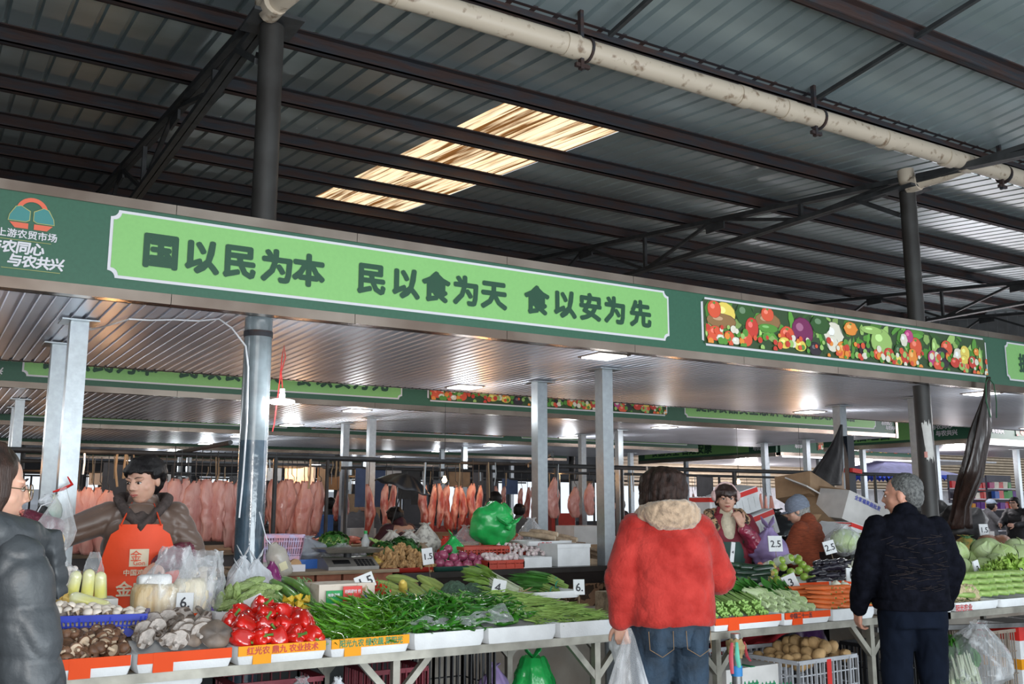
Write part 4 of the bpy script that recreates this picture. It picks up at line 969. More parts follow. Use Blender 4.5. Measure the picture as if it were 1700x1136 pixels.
def bag(c, r, h, mat, lb, seed=0, knot=True, rx=1.0, ry=1.0, name='plastic_bag', amp=.25, top=.25, lean=(0, 0), cat='bag', ears=0, grp=None):
    """crumpled bag: belly of radius r, height h, gathered towards the top"""
    b = MB(); n, m = 30, 20; rows = []
    for j in range(m + 1):
        v = j / m
        if knot: pr = (math.sin(math.pi * min(v / .78, 1) * .5) ** .5 if v < .39 else 1) if v < .5 else max(top * .35, math.cos((v - .5) / .5 * math.pi * .46) ** 1.3)
        else: pr = (min(1, (v / .12)) ** .5) * (1 - (1 - top) * v ** 2)
        if j == m and knot: pr = top * .8
        ring = []
        for i in range(n):
            a = 2 * math.pi * i / n; d = Vector((math.cos(a), math.sin(a), v * 1.6))
            k = 1 + amp * noise.noise(d * 2.2 + Vector((seed * 3.1, 0, 0))) + amp * .6 * abs(noise.noise(d * 5 + Vector((seed, 2, 0)))) - (.12 * (v > .55) * (i % 3 == 0))
            rr_ = r * pr * max(.15, k); ring.append((c[0] + math.cos(a) * rr_ * rx + lean[0] * v, c[1] + math.sin(a) * rr_ * ry + lean[1] * v, c[2] + h * v + .05 * h * noise.noise(d * 3 + Vector((0, seed, 0))) * (v > .2)))
        rows.append(ring)
    b.rings(rows, caps=False)
    for e in range(ears):
        s_ = -1 if e == 0 else 1; base = Vector((c[0] + lean[0], c[1] + lean[1], c[2] + h * .97))
        b.tube([base, base + Vector((s_ * r * .25, 0, h * .12)), base + Vector((s_ * r * .45, .01, h * .26))], [r * .08, r * .2, r * .03], 8, flat=.25)
    return b.build(name, mat, label=lb, cat=cat, angle=0, group=grp)
def card(px, py, Y, words, lb, s=(.085, .10), yaw=0, roll=0, stick=.12, size=.075, pitch=-.12):
    p = aY(px, py, Y); t = empty('price_card', p, 0, label=lb, cat='price sign'); t.rotation_euler = (pitch, R(roll), R(yaw - 25))
    b = MB(); b.box((0, 0, 0), (s[0], .012, s[1])); b.build('card', m_foam, t, smooth=False)
    b = MB(); W = text_mb(b, words, size, (0, -.0075, -size * .36), (1, 0, 0), (0, 0, 1), bold=.0012)
    for v in b.v: v.x = (v.x - W / 2) * min(1, s[0] * .86 / max(W, .001))
    b.build('price', m_pen, t, smooth=False)
    if stick: b = MB(); b.bar((0, .004, -s[1] / 2), (0, .004, -s[1] / 2 - stick), .004); b.build('stick', m_wood, t, smooth=False)
    return t
def heap(proto, nu, nv, x0, x1, y0, y1, zf, rot, label, group, jit=.5, sc=(.9, 1.1), zj=.01, skip=0.0, first=True):
    """individual copies of proto laid over a heap surface"""
    out = []
    for j in range(nv):
        for i in range(nu):
            if random.random() < skip: continue
            u = (i + .5 + U(-jit, jit)) / nu; v = (j + .5 + U(-jit, jit)) / nv; u, v = min(max(u, 0), 1), min(max(v, 0), 1)
            x = x0 + (x1 - x0) * u; y = y0 + (y1 - y0) * v
            o = dup(proto, (x, y, zf(u, v) + U(-zj, zj)), rot(u, v), U(*sc), label, group); out.append(o)
    return out
def hide_proto(o):
    for ch in list(o.children): bpy.data.objects.remove(ch)
    bpy.data.objects.remove(o)
def dome(z0, z1, z2=None, side=.35):
    """heap profile: front z0, back z1, falling off at the sides"""
    return lambda u, v: z0 + (z1 - z0) * (math.sin(min(v, 1) * math.pi / 2)) * (1 - side * abs(2 * u - 1) ** 3)
RR = lambda u, v: (U(-3.1, 3.1), U(-3.1, 3.1), U(-3.1, 3.1))

# ---- tables
def stall_table(x0, x1, y0, y1, z, lb, legs, rz=0, braces=True):
    t = empty('stall_table', (0, 0, 0), 0, label=lb, cat='table')
    b = MB(); b.bx(x0, x1, y0, y0 + .04, z - .045, z); b.bx(x0, x1, y1 - .04, y1, z - .045, z); b.bx(x0, x0 + .04, y0, y1, z - .045, z); b.bx(x1 - .04, x1, y0, y1, z - .045, z); b.build('angle_frame', m_alu, t, smooth=False)
    b = MB(); b.bx(x0 + .02, x1 - .02, y0 + .01, y1, z - .02, z - .003); b.build('board_top', m_wood, t, smooth=False)
    for x in legs:
        for y in (y0 + .08, y1 - .08):
            b = MB(); b.bx(x - .02, x + .02, y - .02, y + .02, 0, z - .04); b.build('leg', m_alu, t, smooth=False)
            if braces:
                for s_ in (-1, 1): b = MB(); b.bar((x, y, z - .26), (x + s_ * .2, y, z - .045), .035, .035); b.build('brace', m_alu, t, smooth=False)
    return t
stall_table(.25, 3.80, 4.83, 6.0, .75, 'long metal-framed table carrying the mushrooms, peppers and chillies', (.75, 2.28, 3.6))
b = MB(); b.bx(.3, 3.72, 5.36, 5.98, .75, .895); b.build('raised_board', m_wood, smooth=False, label='raised wooden shelf behind the front trays of the left table', cat='shelf')
stall_table(4.15, 6.35, 4.56, 6.0, .75, 'metal-framed table carrying the greens and carrots', (4.32, 5.75))
b = MB(); b.bx(4.4, 6.3, 5.22, 6.0, .75, .885); b.build('raised_board', m_wood, smooth=False, label='raised wooden shelf behind the greens on the right table', cat='shelf')
stall_table(6.42, 9.2, 4.50, 6.0, .75, 'metal-framed table carrying the cauliflower and lettuce stems', (7.85, 9.0))
# round rack post with ribbons in front of right table
t = empty('rack_post', (4.33, 4.48, 0), label='scratched steel pipe post with tape and ribbons at the corner of the greens table', cat='post')
b = MB(); b.tube([(0, 0, 0), (0, 0, .745)], .03, 16); b.build('pipe', m_pole, t)
b = MB(); b.tube([(0, 0, .50), (0, 0, .56)], [.034, .034], 14); b.build('blue_tape', MH('blue_tape', '2a7fc0'), t)
b = MB(); b.ell((0, 0, .66), (.06, .055, .055), 14, 10, nz=.5, fq=3); b.build('tied_rags', M('straw_rag', (.35, .25, .12), rough=.9, bump=.5), t)
for k, (dx, c_) in enumerate(((-.07, 'c84a58'), (-.03, '5ab8a0'), (.03, 'c84a58'))):
    b = MB(); b.tube([(dx, -.04, .70), (dx * 1.3 - .02, -.07, .62), (dx * 1.5, -.07, .53 + .03 * k)], [.008, .014, .01], 6, flat=.3); b.build('ribbon', MH('ribbon_%d' % k, c_), t)

# ---- row 1, left table: trays
TY0, TY1 = 4.80, 5.33
def X1(px): return XY(px, 4.82, .8)
edges = [(97, 221, m_tapeo, 'brown shiitake mushrooms', None, ''), (223, 388, m_tapeo, 'grey oyster mushrooms', None, ''), (390, 543, m_tapey, 'red bell peppers', m_redink, '红光农 鼎九 农业技术'), (545, 681, m_tapey, 'long thin green chillies', m_greenink, '阳光九农 绿农蔬 菜阳光'),
         (684, 805, None, 'curly green chillies', None, ''), (807, 924, None, 'broad green peppers', None, ''), (926, 1034, None, 'green beans', None, '')]
for a, c, tp, what, ink, wd_ in edges:
    x0, x1 = X1(a), X1(c); tray(x0, x1 - .005, TY0, TY1, .752, .085, 'white foam tray%s under the %s' % (' with orange tape' if tp is m_tapeo else ' with yellow printed tape' if tp else '', what), tp, ink, wd_)
def slot(i): return X1(edges[i][0]) + .02, X1(edges[i][1]) - .02

# shiitake
m_shi = M('shiitake_cap', (.20, .095, .05), rough=.55, var=.25, scale=18, rnd=.35, col2=(.09, .04, .02), bump=.15); m_shis = M('mushroom_flesh', (.60, .46, .33), rough=.7, var=.12, scale=15, rnd=.15)
def mush(name, mc, ms, r=.026, stem=True):
    b = MB(); b.lathe([(.002, .016), (r * .5, .0145), (r * .85, .008), (r, -.001), (r * .98, -.006), (r * .88, -.006), (r * .8, -.002)], 14); b.v = [v + Vector((0, 0, .002 * noise.noise(v * 60))) for v in b.v]
    o = b.build(name, mc)
    b = MB(); b.lathe([(r * .86, -.004), (r * .3, -.003), (r * .24, -.012), (r * .22, -.03), (.001, -.033)], 10); b.build('stem', ms, o); return o
pr = mush('shiitake_mushroom', m_shi, m_shis, .027)
x0, x1 = slot(0); heap(pr, 12, 7, x0 - .12, x1, 4.84, 5.10, dome(.85, .925, side=.2), lambda u, v: (U(-2.6, 1.2), U(-1.2, 1.2), U(-3, 3)), 'brown shiitake mushroom in the heap at the left end of the table', 'shiitake mushrooms in the orange-taped tray', sc=(.8, 1.25), zj=.012)
heap(pr, 11, 5, x0 - .1, x1, 4.85, 5.1, dome(.83, .90, side=.2), lambda u, v: (U(-2.6, 1.2), U(-1.2, 1.2), U(-3, 3)), 'brown shiitake mushroom in the heap at the left end of the table', 'shiitake mushrooms in the orange-taped tray', sc=(.9, 1.2), zj=.012)
hide_proto(pr)
# oyster mushrooms
m_oys = M('oyster_cap', (.22, .16, .12), rough=.5, var=.2, scale=16, rnd=.3, col2=(.10, .08, .07)); m_gill = M('oyster_gills', (.50, .44, .40), rough=.7, var=.12, scale=60, stretch=(1, 1, 1), rnd=.15)
def oyster():
    b = MB(); n = 22; r = .055
    rr = []
    for pr_, z in ((.02, .012), (.5, .013), (.85, .007), (1, -.002), (.97, -.006)):
        rr.append([(r * pr_ * math.cos(t) * (1 + .06 * math.sin(3 * t)), r * pr_ * math.sin(t) * .9 * (1 + .05 * math.cos(4 * t)), z + .004 * math.sin(5 * t) * pr_) for t in (2 * math.pi * k / n for k in range(n))])
    b.rings(rr); o = b.build('oyster_mushroom', m_oys)
    b = MB(); rr = []
    for pr_, z in ((.965, -.0065), (.5, -.010), (.2, -.018), (.17, -.05)): rr.append([(r * pr_ * math.cos(t) * (1 + .05 * math.sin(3 * t)) - (.02 if pr_ < .3 else 0), r * pr_ * math.sin(t) * .9, z + .004 * math.sin(5 * t) * pr_) for t in (2 * math.pi * k / n for k in range(n))])
    b.rings(rr); b.build('gills_and_stem', m_gill, o); return o
po = oyster(); x0, x1 = slot(1)
heap(po, 6, 4, x0 + .02, x0 + (x1 - x0) * .62, 4.95, 5.22, dome(.88, .955, side=.2), lambda u, v: (U(-1.3, 1.2), U(-.9, .9), U(-3, 3)), 'grey oyster mushroom with brown cap in the heap beside the shiitake', 'oyster mushrooms in the second orange-taped tray', sc=(.6, .95), zj=.015)
heap(po, 6, 2, x0 + .02, x1 - .03, 4.86, 5.0, dome(.885, .93, side=.1), lambda u, v: (U(-1.5, -1.0), U(-.5, .5), U(-.5, .5)), 'pale oyster mushroom turned gills up at the front of its tray', 'oyster mushrooms lying gills up', sc=(.7, 1.05), zj=.01)
heap(po, 3, 3, x0 + (x1 - x0) * .55, x1 - .03, 4.98, 5.28, dome(.88, .97, side=.1), lambda u, v: (U(.4, 1.0), U(-.4, .4), U(-3, 3)), 'pale grey oyster mushroom at the pepper end of its tray', 'oyster mushrooms near the peppers', sc=(.7, 1.0), zj=.012)
o = dup(po, (x1 - .055, 4.87, .895), (1.15, .1, 0), 1.45, 'largest brown oyster mushroom cap, facing out beside the red peppers'); o2 = dup(po, (x1 - .16, 4.90, .90), (1.0, -.1, .3), 1.25, 'second large brown oyster cap, left of the largest one'); hide_proto(po)
# red bell peppers
m_redp = M('red_pepper_skin', (.66, .012, .006), rough=.12, var=.12, scale=9, rnd=.2, coat=.6); m_gstem = M('green_stem', (.12, .28, .05), rough=.5, var=.15, scale=20)
def bell():
    b = MB(); prof = [(.004, .030), (.016, .037), (.030, .040), (.042, .030), (.046, .008), (.043, -.02), (.036, -.042), (.022, -.052), (.008, -.047), (.001, -.044)]
    n = 24; rr = []
    for r, z in prof: rr.append([(r * (1 + .13 * math.cos(4 * t) * (.4 + r * 12)) * math.cos(t), r * (1 + .13 * math.cos(4 * t) * (.4 + r * 12)) * math.sin(t), z + .006 * math.cos(4 * t) * (1 if z > .02 or z < -.03 else 0)) for t in (2 * math.pi * k / n for k in range(n))])
    b.rings(rr); o = b.build('red_bell_pepper', m_redp, angle=0)
    b = MB(); b.tube([(0, 0, .029), (0, 0, .042), (.006, 0, .056), (.014, .002, .066)], [.013, .006, .0055, .007], 8); b.build('stalk', m_gstem, o); return o
pb = bell(); x0, x1 = slot(2)
LB, GR = 'glossy red bell pepper in the heap between oyster mushrooms and chillies', 'red bell peppers in the yellow-taped tray'
def pyr(x, y, z, s_=1.0, rot=None): return dup(pb, (x, y, z - .012), rot or (U(.2, 2.4), U(-.7, .7), U(-3, 3)), s_ * U(1.08, 1.28), LB, GR)
W = x1 - x0
for k in range(5): pyr(x0 + W * (.06 + .21 * k), 4.865, .875 + U(-.006, .006), .95)
for k in range(4): pyr(x0 + W * (.12 + .24 * k), 4.95, .92 + .01 * math.sin(k * 3), 1.05)
for k in range(5): pyr(x0 + W * (.0 + .2 * k + .04), 5.03, .935 + (.03 if 1 < k < 4 else 0), 1.0)
for k in range(3): pyr(x0 + W * (.22 + .24 * k), 5.12, .96 + (.03 if k == 1 else 0), 1.05)
for k in range(1, 4): pyr(x0 + W * (.10 + .25 * k), 5.2, .91 + (.03 if k == 2 else 0), 1.0)
hide_proto(pb)

# chillies
m_chi = M('green_chilli_skin', (.11, .33, .02), rough=.2, var=.2, scale=8, rnd=.45, coat=.3); m_chd = M('dark_green_pepper_skin', (.04, .20, .015), rough=.15, var=.2, scale=8, rnd=.4, coat=.5); m_bean = M('green_bean_skin', (.30, .46, .11), rough=.45, var=.12, scale=8, rnd=.25)
def chilli(name, L, r, bend, mat, curl=0.0, n=8, seed=0, stem=True, flat=1.0):
    rs = random.Random(seed); b = MB(); pts = []; N = 9
    for k in range(N):
        u = k / (N - 1); pts.append(((u - .5) * L, bend * math.sin(u * 3.1) + curl * math.sin(u * 12 + seed), curl * .8 * math.cos(u * 10 + seed) - .012 * (2 * u - 1) ** 2 * 2 * L))
    b.tube(pts, [r * (min(1, .55 + u * 4) * (1 - u ** 3) + .06) for u in (k / (N - 1) for k in range(N))], n, flat=flat)
    if stem: b.mi = 1; b.tube([Vector(pts[0]) + Vector((.004, 0, 0)), Vector(pts[0]) + Vector((-.012, .002, .003)), Vector(pts[0]) + Vector((-.03, .008, .008))], [r * .6, r * .28, r * .25], 6)
    return b.build(name, [mat, m_gstem])
def multi(protos, n, x0, x1, y0, y1, zf, rot, lb, gr, sc=(.85, 1.15), zj=.012, jit=.9):
    for q, p_ in enumerate(protos):
        nu = max(1, round(math.sqrt(n / len(protos) * (x1 - x0) / (y1 - y0)))); nv = max(1, round(n / len(protos) / nu))
        heap(p_, nu, nv, x0, x1, y0, y1, zf, rot, lb, gr, jit=jit, sc=sc, zj=zj)
def pile_stuff(name, protos, n, x0, x1, y0, y1, zf, rot, lb, cat, mats):
    b = MB()
    for k in range(n):
        p_ = random.choice(protos); u, v = random.random(), random.random()
        T = Matrix.Translation((x0 + (x1 - x0) * u, y0 + (y1 - y0) * v, zf(u, v))) @ Euler(rot(u, v)).to_matrix().to_4x4()
        base = len(b.v)
        for vv in p_.data.vertices: b.v.append(T @ vv.co); b.c.append((1, 1, 1))
        for f_ in p_.data.polygons: b.f.append(tuple(base + i for i in f_.vertices)); b.m.append(f_.material_index)
    return b.build(name, mats, label=lb, cat=cat, kind='stuff')
flat = lambda a, s_=.5, t_=.25: (lambda u, v: (U(-3, 3) if s_ > 2 else U(-t_, t_) - .25, U(-t_, t_), a + U(-s_, s_)))
ps = [chilli('long_green_chilli', .19, .0062, .025, m_chi, seed=k, curl=.003) for k in range(3)]
x0, x1 = slot(3); zl = lambda u, v: .85 + (.03 + .12 * min(1, .1 + u)) * math.sin(min(v, 1) * 1.5) 
multi(ps, 235, x0 - .02, x1 + .05, 4.86, 5.28, lambda u, v: zl(u, v), lambda u, v: (U(-.4, .4) - .3, U(-.5, .5), R(-60) + U(-1.1, 1.1)), 'long thin green chilli in the tangled heap next to the red peppers', 'long green chillies')
pile_stuff('chilli_bed', ps, 160, x0, x1 + .03, 4.85, 5.26, lambda u, v: zl(u, v) - .022, lambda u, v: (U(-.3, .3), U(-.3, .3), U(-3, 3)), 'lower layers of long green chillies under the heap', 'chillies', [m_chi, m_gstem])
for p_ in ps: hide_proto(p_)
ps = [chilli('curly_green_chilli', .15, .0095, .03, m_chd, curl=.008, seed=k + 5) for k in range(3)]
x0, x1 = slot(4); zc = lambda u, v: .855 + .125 * math.sin(min(v, 1) * 1.5)
multi(ps, 170, x0 - .09, x1 + .02, 4.87, 5.32, zc, lambda u, v: (U(-.5, .5) - .3, U(-.6, .6), U(-3, 3)), 'glossy curled green chilli in the middle heap', 'curly green chillies', zj=.016)
pile_stuff('curly_chilli_bed', ps, 110, x0, x1, 4.86, 5.3, lambda u, v: zc(u, v) - .025, lambda u, v: (U(-.3, .3), U(-.3, .3), U(-3, 3)), 'lower layers of curled green chillies', 'chillies', [m_chd, m_gstem])
for p_ in ps: hide_proto(p_)
ps = [chilli('broad_green_pepper', .16, .019, .018, m_chd, curl=.004, seed=k + 11, n=10, flat=.75) for k in range(2)]
x0, x1 = slot(5); zb_ = lambda u, v: .86 + (.13 - .05 * u) * math.sin(min(v, 1) * 1.5)
multi(ps, 76, x0 - .02, x1 - .02, 4.88, 5.33, zb_, lambda u, v: (U(-.5, .5) - .25, U(-.4, .4), R(10) + U(-.8, .8)), 'broad dark green pepper in the heap left of the green beans', 'broad green peppers', zj=.014)
for p_ in ps: hide_proto(p_)
ps = [chilli('green_bean', .15, .0052, .02, m_bean, curl=.002, seed=k + 21, n=6) for k in range(2)]
x0, x1 = slot(6); zg = lambda u, v: .845 + (.13 * (1 - u) ** .7 + .02) * math.sin(min(v, 1) * 1.5)
multi(ps, 250, x0 - .16, x1 - .02, 4.87, 5.42, zg, lambda u, v: (U(-.2, .2) - .2, U(-.25, .25), R(-22) + U(-.5, .5)), 'slender green bean in the heap at the right end of the left table', 'green beans', zj=.012)
pile_stuff('bean_bed', ps, 120, x0 - .1, x1 - .04, 4.87, 5.38, lambda u, v: zg(u, v) - .02, lambda u, v: (U(-.2, .2), U(-.2, .2), U(-1, 1)), 'lower layers of green beans', 'beans', [m_bean, m_gstem])
for p_ in ps: hide_proto(p_)
# crumpled film on the chilli trays
b = MB()
def film(u, v):
    x = X1(690) + (X1(860) - X1(690)) * u; return (x, 4.83 + .10 * v + .03 * u + .03 * noise.noise(Vector((u * 9, v * 2, 0))), .858 + .04 * v + .02 * noise.noise(Vector((u * 8, v * 3, 3))) + .06 * max(0, u - .6) * v * 2)
b.grid(film, 40, 6); b.build('plastic_film', m_clear, label='crumpled clear film along the front of the curled chillies', cat='plastic film', angle=0)

# ---- row 2, left table
# blue basket with white mushrooms
m_bluep = MH('blue_basket_plastic', '2038b0', rough=.35); p0 = Vector((.845, 5.245, .885))
crate(p0, (.40, .24, .105), m_bluep, 'blue plastic basket of white button mushrooms', R(-14), 'mesh_basket', 4, 22, 'basket', 1.1)
b = MB(); b.box((0, 0, .02), (.38, .22, .07)); 
pw_ = mush('button_mushroom', M('button_mushroom_cap', (.80, .70, .60), rough=.6, var=.08, scale=20, rnd=.12), m_shis, .023)
for j in range(6):
    for i in range(9):
        u, v = (i + U(.2, .8)) / 9, (j + U(.2, .8)) / 6; q = Vector(((u - .5) * .40, (v - .5) * .22, 0)); q.rotate(Euler((0, 0, R(-14))))
        z = .975 + .065 * math.sin(math.pi * min(1, v + .15)) * (1 - .75 * u) + U(-.006, .006); dup(pw_, (p0.x + q.x, p0.y + q.y, z), (U(-.7, .7), U(-.7, .7), U(-3, 3)), U(.85, 1.15), 'cream button mushroom in the blue basket', 'button mushrooms in the blue basket')
for j in range(2):
    for i in range(10):
        q = Vector(((i - 4.5) * .038, -.08 + .05 * j, 0)); q.rotate(Euler((0, 0, R(-14)))); dup(pw_, (p0.x + q.x, p0.y + q.y, .935), (U(-.5, .5), U(-.5, .5), 0), 1.05, 'cream button mushroom in the blue basket', 'button mushrooms in the blue basket')
hide_proto(pw_)
b = MB(); b.bx(.72, .97, 5.50, 5.70, .93, 1.03); b.build('small_carton', m_cardw, smooth=False, label='low carton under the upright yellow packs', cat='box')
foam_box((1.0, 5.62, .895), (.62, .4, .03), (0, 0, 0), 'shallow green-edged tray under the bagged mushrooms', tape=MH('green_tape', '1fa060'), groove=False)
# bagged goods
m_noodle = M('enoki_strands', (.72, .62, .44), rough=.6, var=.15, scale=30, stretch=(1, 1, .08), col2=(.5, .34, .16), bump=.5, bscale=60)
m_noodle2 = M('pale_strands', (.74, .66, .50), rough=.6, var=.12, scale=40, stretch=(1, 1, .06), bump=.5, bscale=60)
def block(c, s, mat, lb, name, cat='food', nz=.2, rz=0):
    b = MB(); b.ell((0, 0, s[2] / 2), (s[0] / 2, s[1] / 2, s[2] / 2), 20, 14)
    b.v = [Vector((max(-.36 * s[0], min(.36 * s[0], v.x)) * 1.35, max(-.36 * s[1], min(.36 * s[1], v.y)) * 1.35, .5 * s[2] + max(-.4 * s[2], min(.4 * s[2], v.z - .5 * s[2])) * 1.25)) for v in b.v]
    b.v = [v * (1 + nz * .3 * noise.noise(v * 14)) for v in b.v]
    return b.build(name, mat, loc=c, rot=(0, 0, rz), label=lb, cat=cat, angle=0)
block((1.14, 5.44, .93), (.23, .15, .17), m_noodle, 'browned enoki bundle inside the tall clear bag', 'enoki_bundle')
b = block((1.14, 5.47, 1.09), (.17, .1, .06), M('white_label_paper', (.8, .8, .8), rough=.5), 'white folded wrapper on the enoki in the tall bag', 'wrapper', 'wrapper')
bag((1.15, 5.45, .92), .13, .37, m_clear, 'tall clear bag around the browned enoki bundle', 1, knot=False, top=.55, ry=.75, amp=.35, lean=(.10, 0))
block((1.325, 5.46, .93), (.17, .14, .19), m_noodle2, 'pale enoki bundle inside the second clear bag', 'enoki_bundle')
bag((1.325, 5.46, .92), .105, .32, m_clear, 'clear bag around the pale enoki bundle', 2, knot=False, top=.7, ry=.8, amp=.35, lean=(.05, 0))
m_yel = M('yellow_printed_wrap', (.70, .66, .16), rough=.25, var=.15, scale=5, col2=(.72, .72, .55), coat=.5, bump=.4)
for k, (px, py, rx_) in enumerate(((122, 975, .1), (146, 972, 0), (167, 976, -.1))):
    p = aY(px, py, 5.58); b = MB(); b.cap((0, 0, -.055), (0, 0, .055), .032, .030, 14); b.build('wrapped_enoki_pack', m_yel, loc=p, rot=(.2, rx_, 0), label='upright yellow wrapped mushroom pack, %s of three' % ('left', 'middle', 'right')[k], cat='package')
b = MB(); b.cap((-.07, 0, 0), (.07, 0, -.02), .036, .034, 14); b.build('wrapped_enoki_pack', m_yel, loc=aY(150, 998, 5.42), rot=(0, .15, -.3), label='yellow wrapped pack lying in front of the three upright ones', cat='package')
for k in range(5): b = MB(); b.ell((0, 0, 0), (.045, .022, .018), 14, 10, nz=.3); b.build('ginger_finger', M('yellow_root', (.62, .42, .12), rough=.6), loc=aY(98 + 6 * (k % 3), 985 + 7 * k, 5.45), rot=(0, .3 * k, .5 * k), label='yellow root piece beside the grey coat sleeve', cat='root', group='yellow roots at the left table end')
bag(aY(105, 975, 5.6), .07, .13, m_clear, 'clear bag of garlic cloves at the left table end', 3, knot=True)
for k in range(16): b = MB(); b.ell((0, 0, 0), .017, 10, 8); b.build('garlic_clove', M('garlic_skin', (.70, .62, .58), rough=.5, rnd=.15), loc=aY(97 + 9 * (k % 4) , 972 - 9 * (k // 4), 5.6), label='garlic clove in the clear bag at the left table end', cat='garlic', group='garlic cloves in the left bag')
bag(aY(154, 968, 5.68), .055, .16, m_clear, 'empty clear bag standing behind the yellow packs', 4, knot=False, top=.4, ry=.4)
# king oyster mushrooms in a bag
m_king = M('king_oyster_flesh', (.74, .64, .52), rough=.55, var=.12, scale=12, rnd=.12)
for k, (px, py, a) in enumerate(((318, 962, .2), (338, 957, -.2), (350, 972, .1), (322, 985, 1.2), (340, 990, -1.1), (330, 1003, .5), (350, 1000, -.3), (316, 1005, 0), (340, 1010, .8), (328, 975, -.5))):
    b = MB(); b.cap((0, 0, -.035), (0, 0, .03), .024, .018, 12); b.ell((0, 0, .042), (.026, .026, .012), 12, 8); b.build('king_oyster_mushroom', m_king, loc=aY(px, py, 5.55 + .02 * (k % 2)), rot=(.4, a, 0), label='pale king oyster mushroom in the bag behind the 6 card', cat='mushroom', group='king oyster mushrooms in the clear bag')
bag((XY(335, 5.56, 1.0), 5.56, .92), .115, .34, m_clear, 'clear bag of king oyster mushrooms behind the 6 card', 5, knot=False, top=.8, ry=.75, amp=.3)
for k, (px, py) in enumerate(((306, 980), (345, 985), (352, 1012), (322, 1013))): b = MB(); b.bx(-.025, .025, -.002, .002, -.006, .006); b.build('purple_tie', MH('purple_tape', '5a3a90'), loc=aY(px, py, 5.47), rot=(0, .5 * k, 0), smooth=False, label='purple tape tie on the king oyster mushroom bag', cat='tie', group='purple tape ties')
card(307, 1000, 5.33, '6.', 'price card reading 6 in front of the bagged mushrooms', (.085, .095))
tray(XY(268, 5.38, .9), XY(352, 5.38, .9), 5.36, 5.7, .897, .05, 'white foam tray with orange tape behind the oyster mushrooms', m_tapeo)
tray(XY(354, 5.38, .9), XY(452, 5.38, .9), 5.36, 5.8, .897, .05, 'white foam tray under the bitter melons')
# bitter melons
m_bit = M('bitter_melon_skin', (.42, .56, .20), rough=.45, var=.2, scale=10, rnd=.3, bump=1.0, bscale=45)
b = MB()
rr = []
for j in range(17):
    v = j / 16; z = (v - .5) * .15; r = .027 * math.sin(math.pi * min(max(v, .03), .97)) ** .6
    rr.append([(r * (1 + .10 * math.cos(9 * t) + .06 * math.sin(j * 2.6 + 4 * t)) * math.cos(t), r * (1 + .10 * math.cos(9 * t) + .06 * math.sin(j * 2.6 + 4 * t)) * math.sin(t), z) for t in (2 * math.pi * i / 27 for i in range(27))])
b.rings(rr); pm = b.build('bitter_melon', m_bit, angle=0)
for k, (px, py, a) in enumerate(((372, 1005, 1.3), (388, 1010, 1.3), (405, 1012, 1.5), (420, 1010, 1.2), (378, 988, .2), (392, 985, 0), (408, 992, 1.0), (422, 992, .8), (436, 988, 1.2), (447, 994, 1.5), (402, 975, 1.3), (418, 968, 1.2), (433, 975, 1.5), (450, 978, 1.4), (366, 1000, .1), (410, 1002, .6), (432, 1004, 1.5), (398, 1004, .5), (425, 980, 1.3))):
    dup(pm, aY(px, py, 5.47 + .1 * (1015 - py) / 50 * 2), (.5 + U(-.3, .3), a, U(-.4, .4)), U(.9, 1.05), 'knobbly pale green bitter melon in the pile behind the red peppers', 'bitter melons')
hide_proto(pm)
card(424, 1006, 5.30, '8', 'price card reading 8 behind the red peppers', (.10, .10), roll=-25)
# courgettes
m_zuc = M('courgette_skin', (.14, .30, .06), rough=.3, var=.2, scale=14, stretch=(1, 1, .3), rnd=.15, coat=.2)
for k, (a, c_, r) in enumerate((((450, 966), (498, 1000), .026), ((470, 962), (512, 985), .025), ((438, 976), (482, 1008), .023), ((430, 985), (470, 1012), .02), ((500, 985), (505, 1003), .016))):
    A, B_ = aY(*a, 5.78 - .04 * k), aY(*c_, 5.45); b = MB(); mid = A.lerp(B_, .5); pts = [A.lerp(B_, u) - mid + Vector((0, 0, .012 * math.sin(u * 3.1))) for u in (0, .05, .25, .5, .75, .93, 1)]
    b.tube(pts, [r * .5, r * .85, r * .95, r, r * 1.05, r * .9, r * .45], 16); o = b.build('courgette', m_zuc, loc=mid, label='pale green courgette, %s' % ('top of the stack', 'upper right of the stack', 'left of the top one', 'leftmost and lowest', 'short one by the flowers')[k], cat='courgette')
    b = MB(); b.tube([pts[-1], pts[-1] * 1.09], [r * .4, r * .3], 8); b.build('stalk', m_gstem, o)
m_flow = M('squash_flower', (.72, .48, .03), rough=.6, var=.25, scale=12, rnd=.2)
for k in range(16):
    b = MB(); b.grid(lambda u, v: ((.004 + .022 * v * (1 + .25 * math.cos(5 * u * 6.283))) * math.cos(u * 6.283), (.004 + .022 * v * (1 + .25 * math.cos(5 * u * 6.283))) * math.sin(u * 6.283), .03 * v), 20, 4, True)
    b.build('squash_flower', m_flow, loc=aY(472 + (k % 6) * 8 + U(-4, 4), 1000 + (k // 6) * 13 + U(-4, 4), 5.38 - .04 * (k // 6)), rot=(U(-2, .5), U(-1.2, 1.2), 0), label='yellow squash flower beside the courgettes', cat='flower', group='squash flowers', angle=0)
# yardlong beans
m_long = M('yardlong_bean_skin', (.20, .36, .13), rough=.5, rnd=.2)
for k in range(44):
    A = aY(492 + U(-4, 20), 965 + U(-6, 20), 5.72); B_ = aY(530 + U(-22, 6), 1018 + U(-20, 8), 5.42); M_ = A.lerp(B_, .5) + Vector((U(-.04, .04), 0, U(.01, .05))); b = MB(); b.tube([A - M_, (A - M_) * .5 + Vector((0, 0, .02)), (0, 0, 0), (B_ - M_) * .5, B_ - M_], .004, 6)
    b.build('yardlong_bean', m_long, loc=M_, label='long thin pale green bean between the courgettes and the payment box', cat='bean', group='yardlong beans')
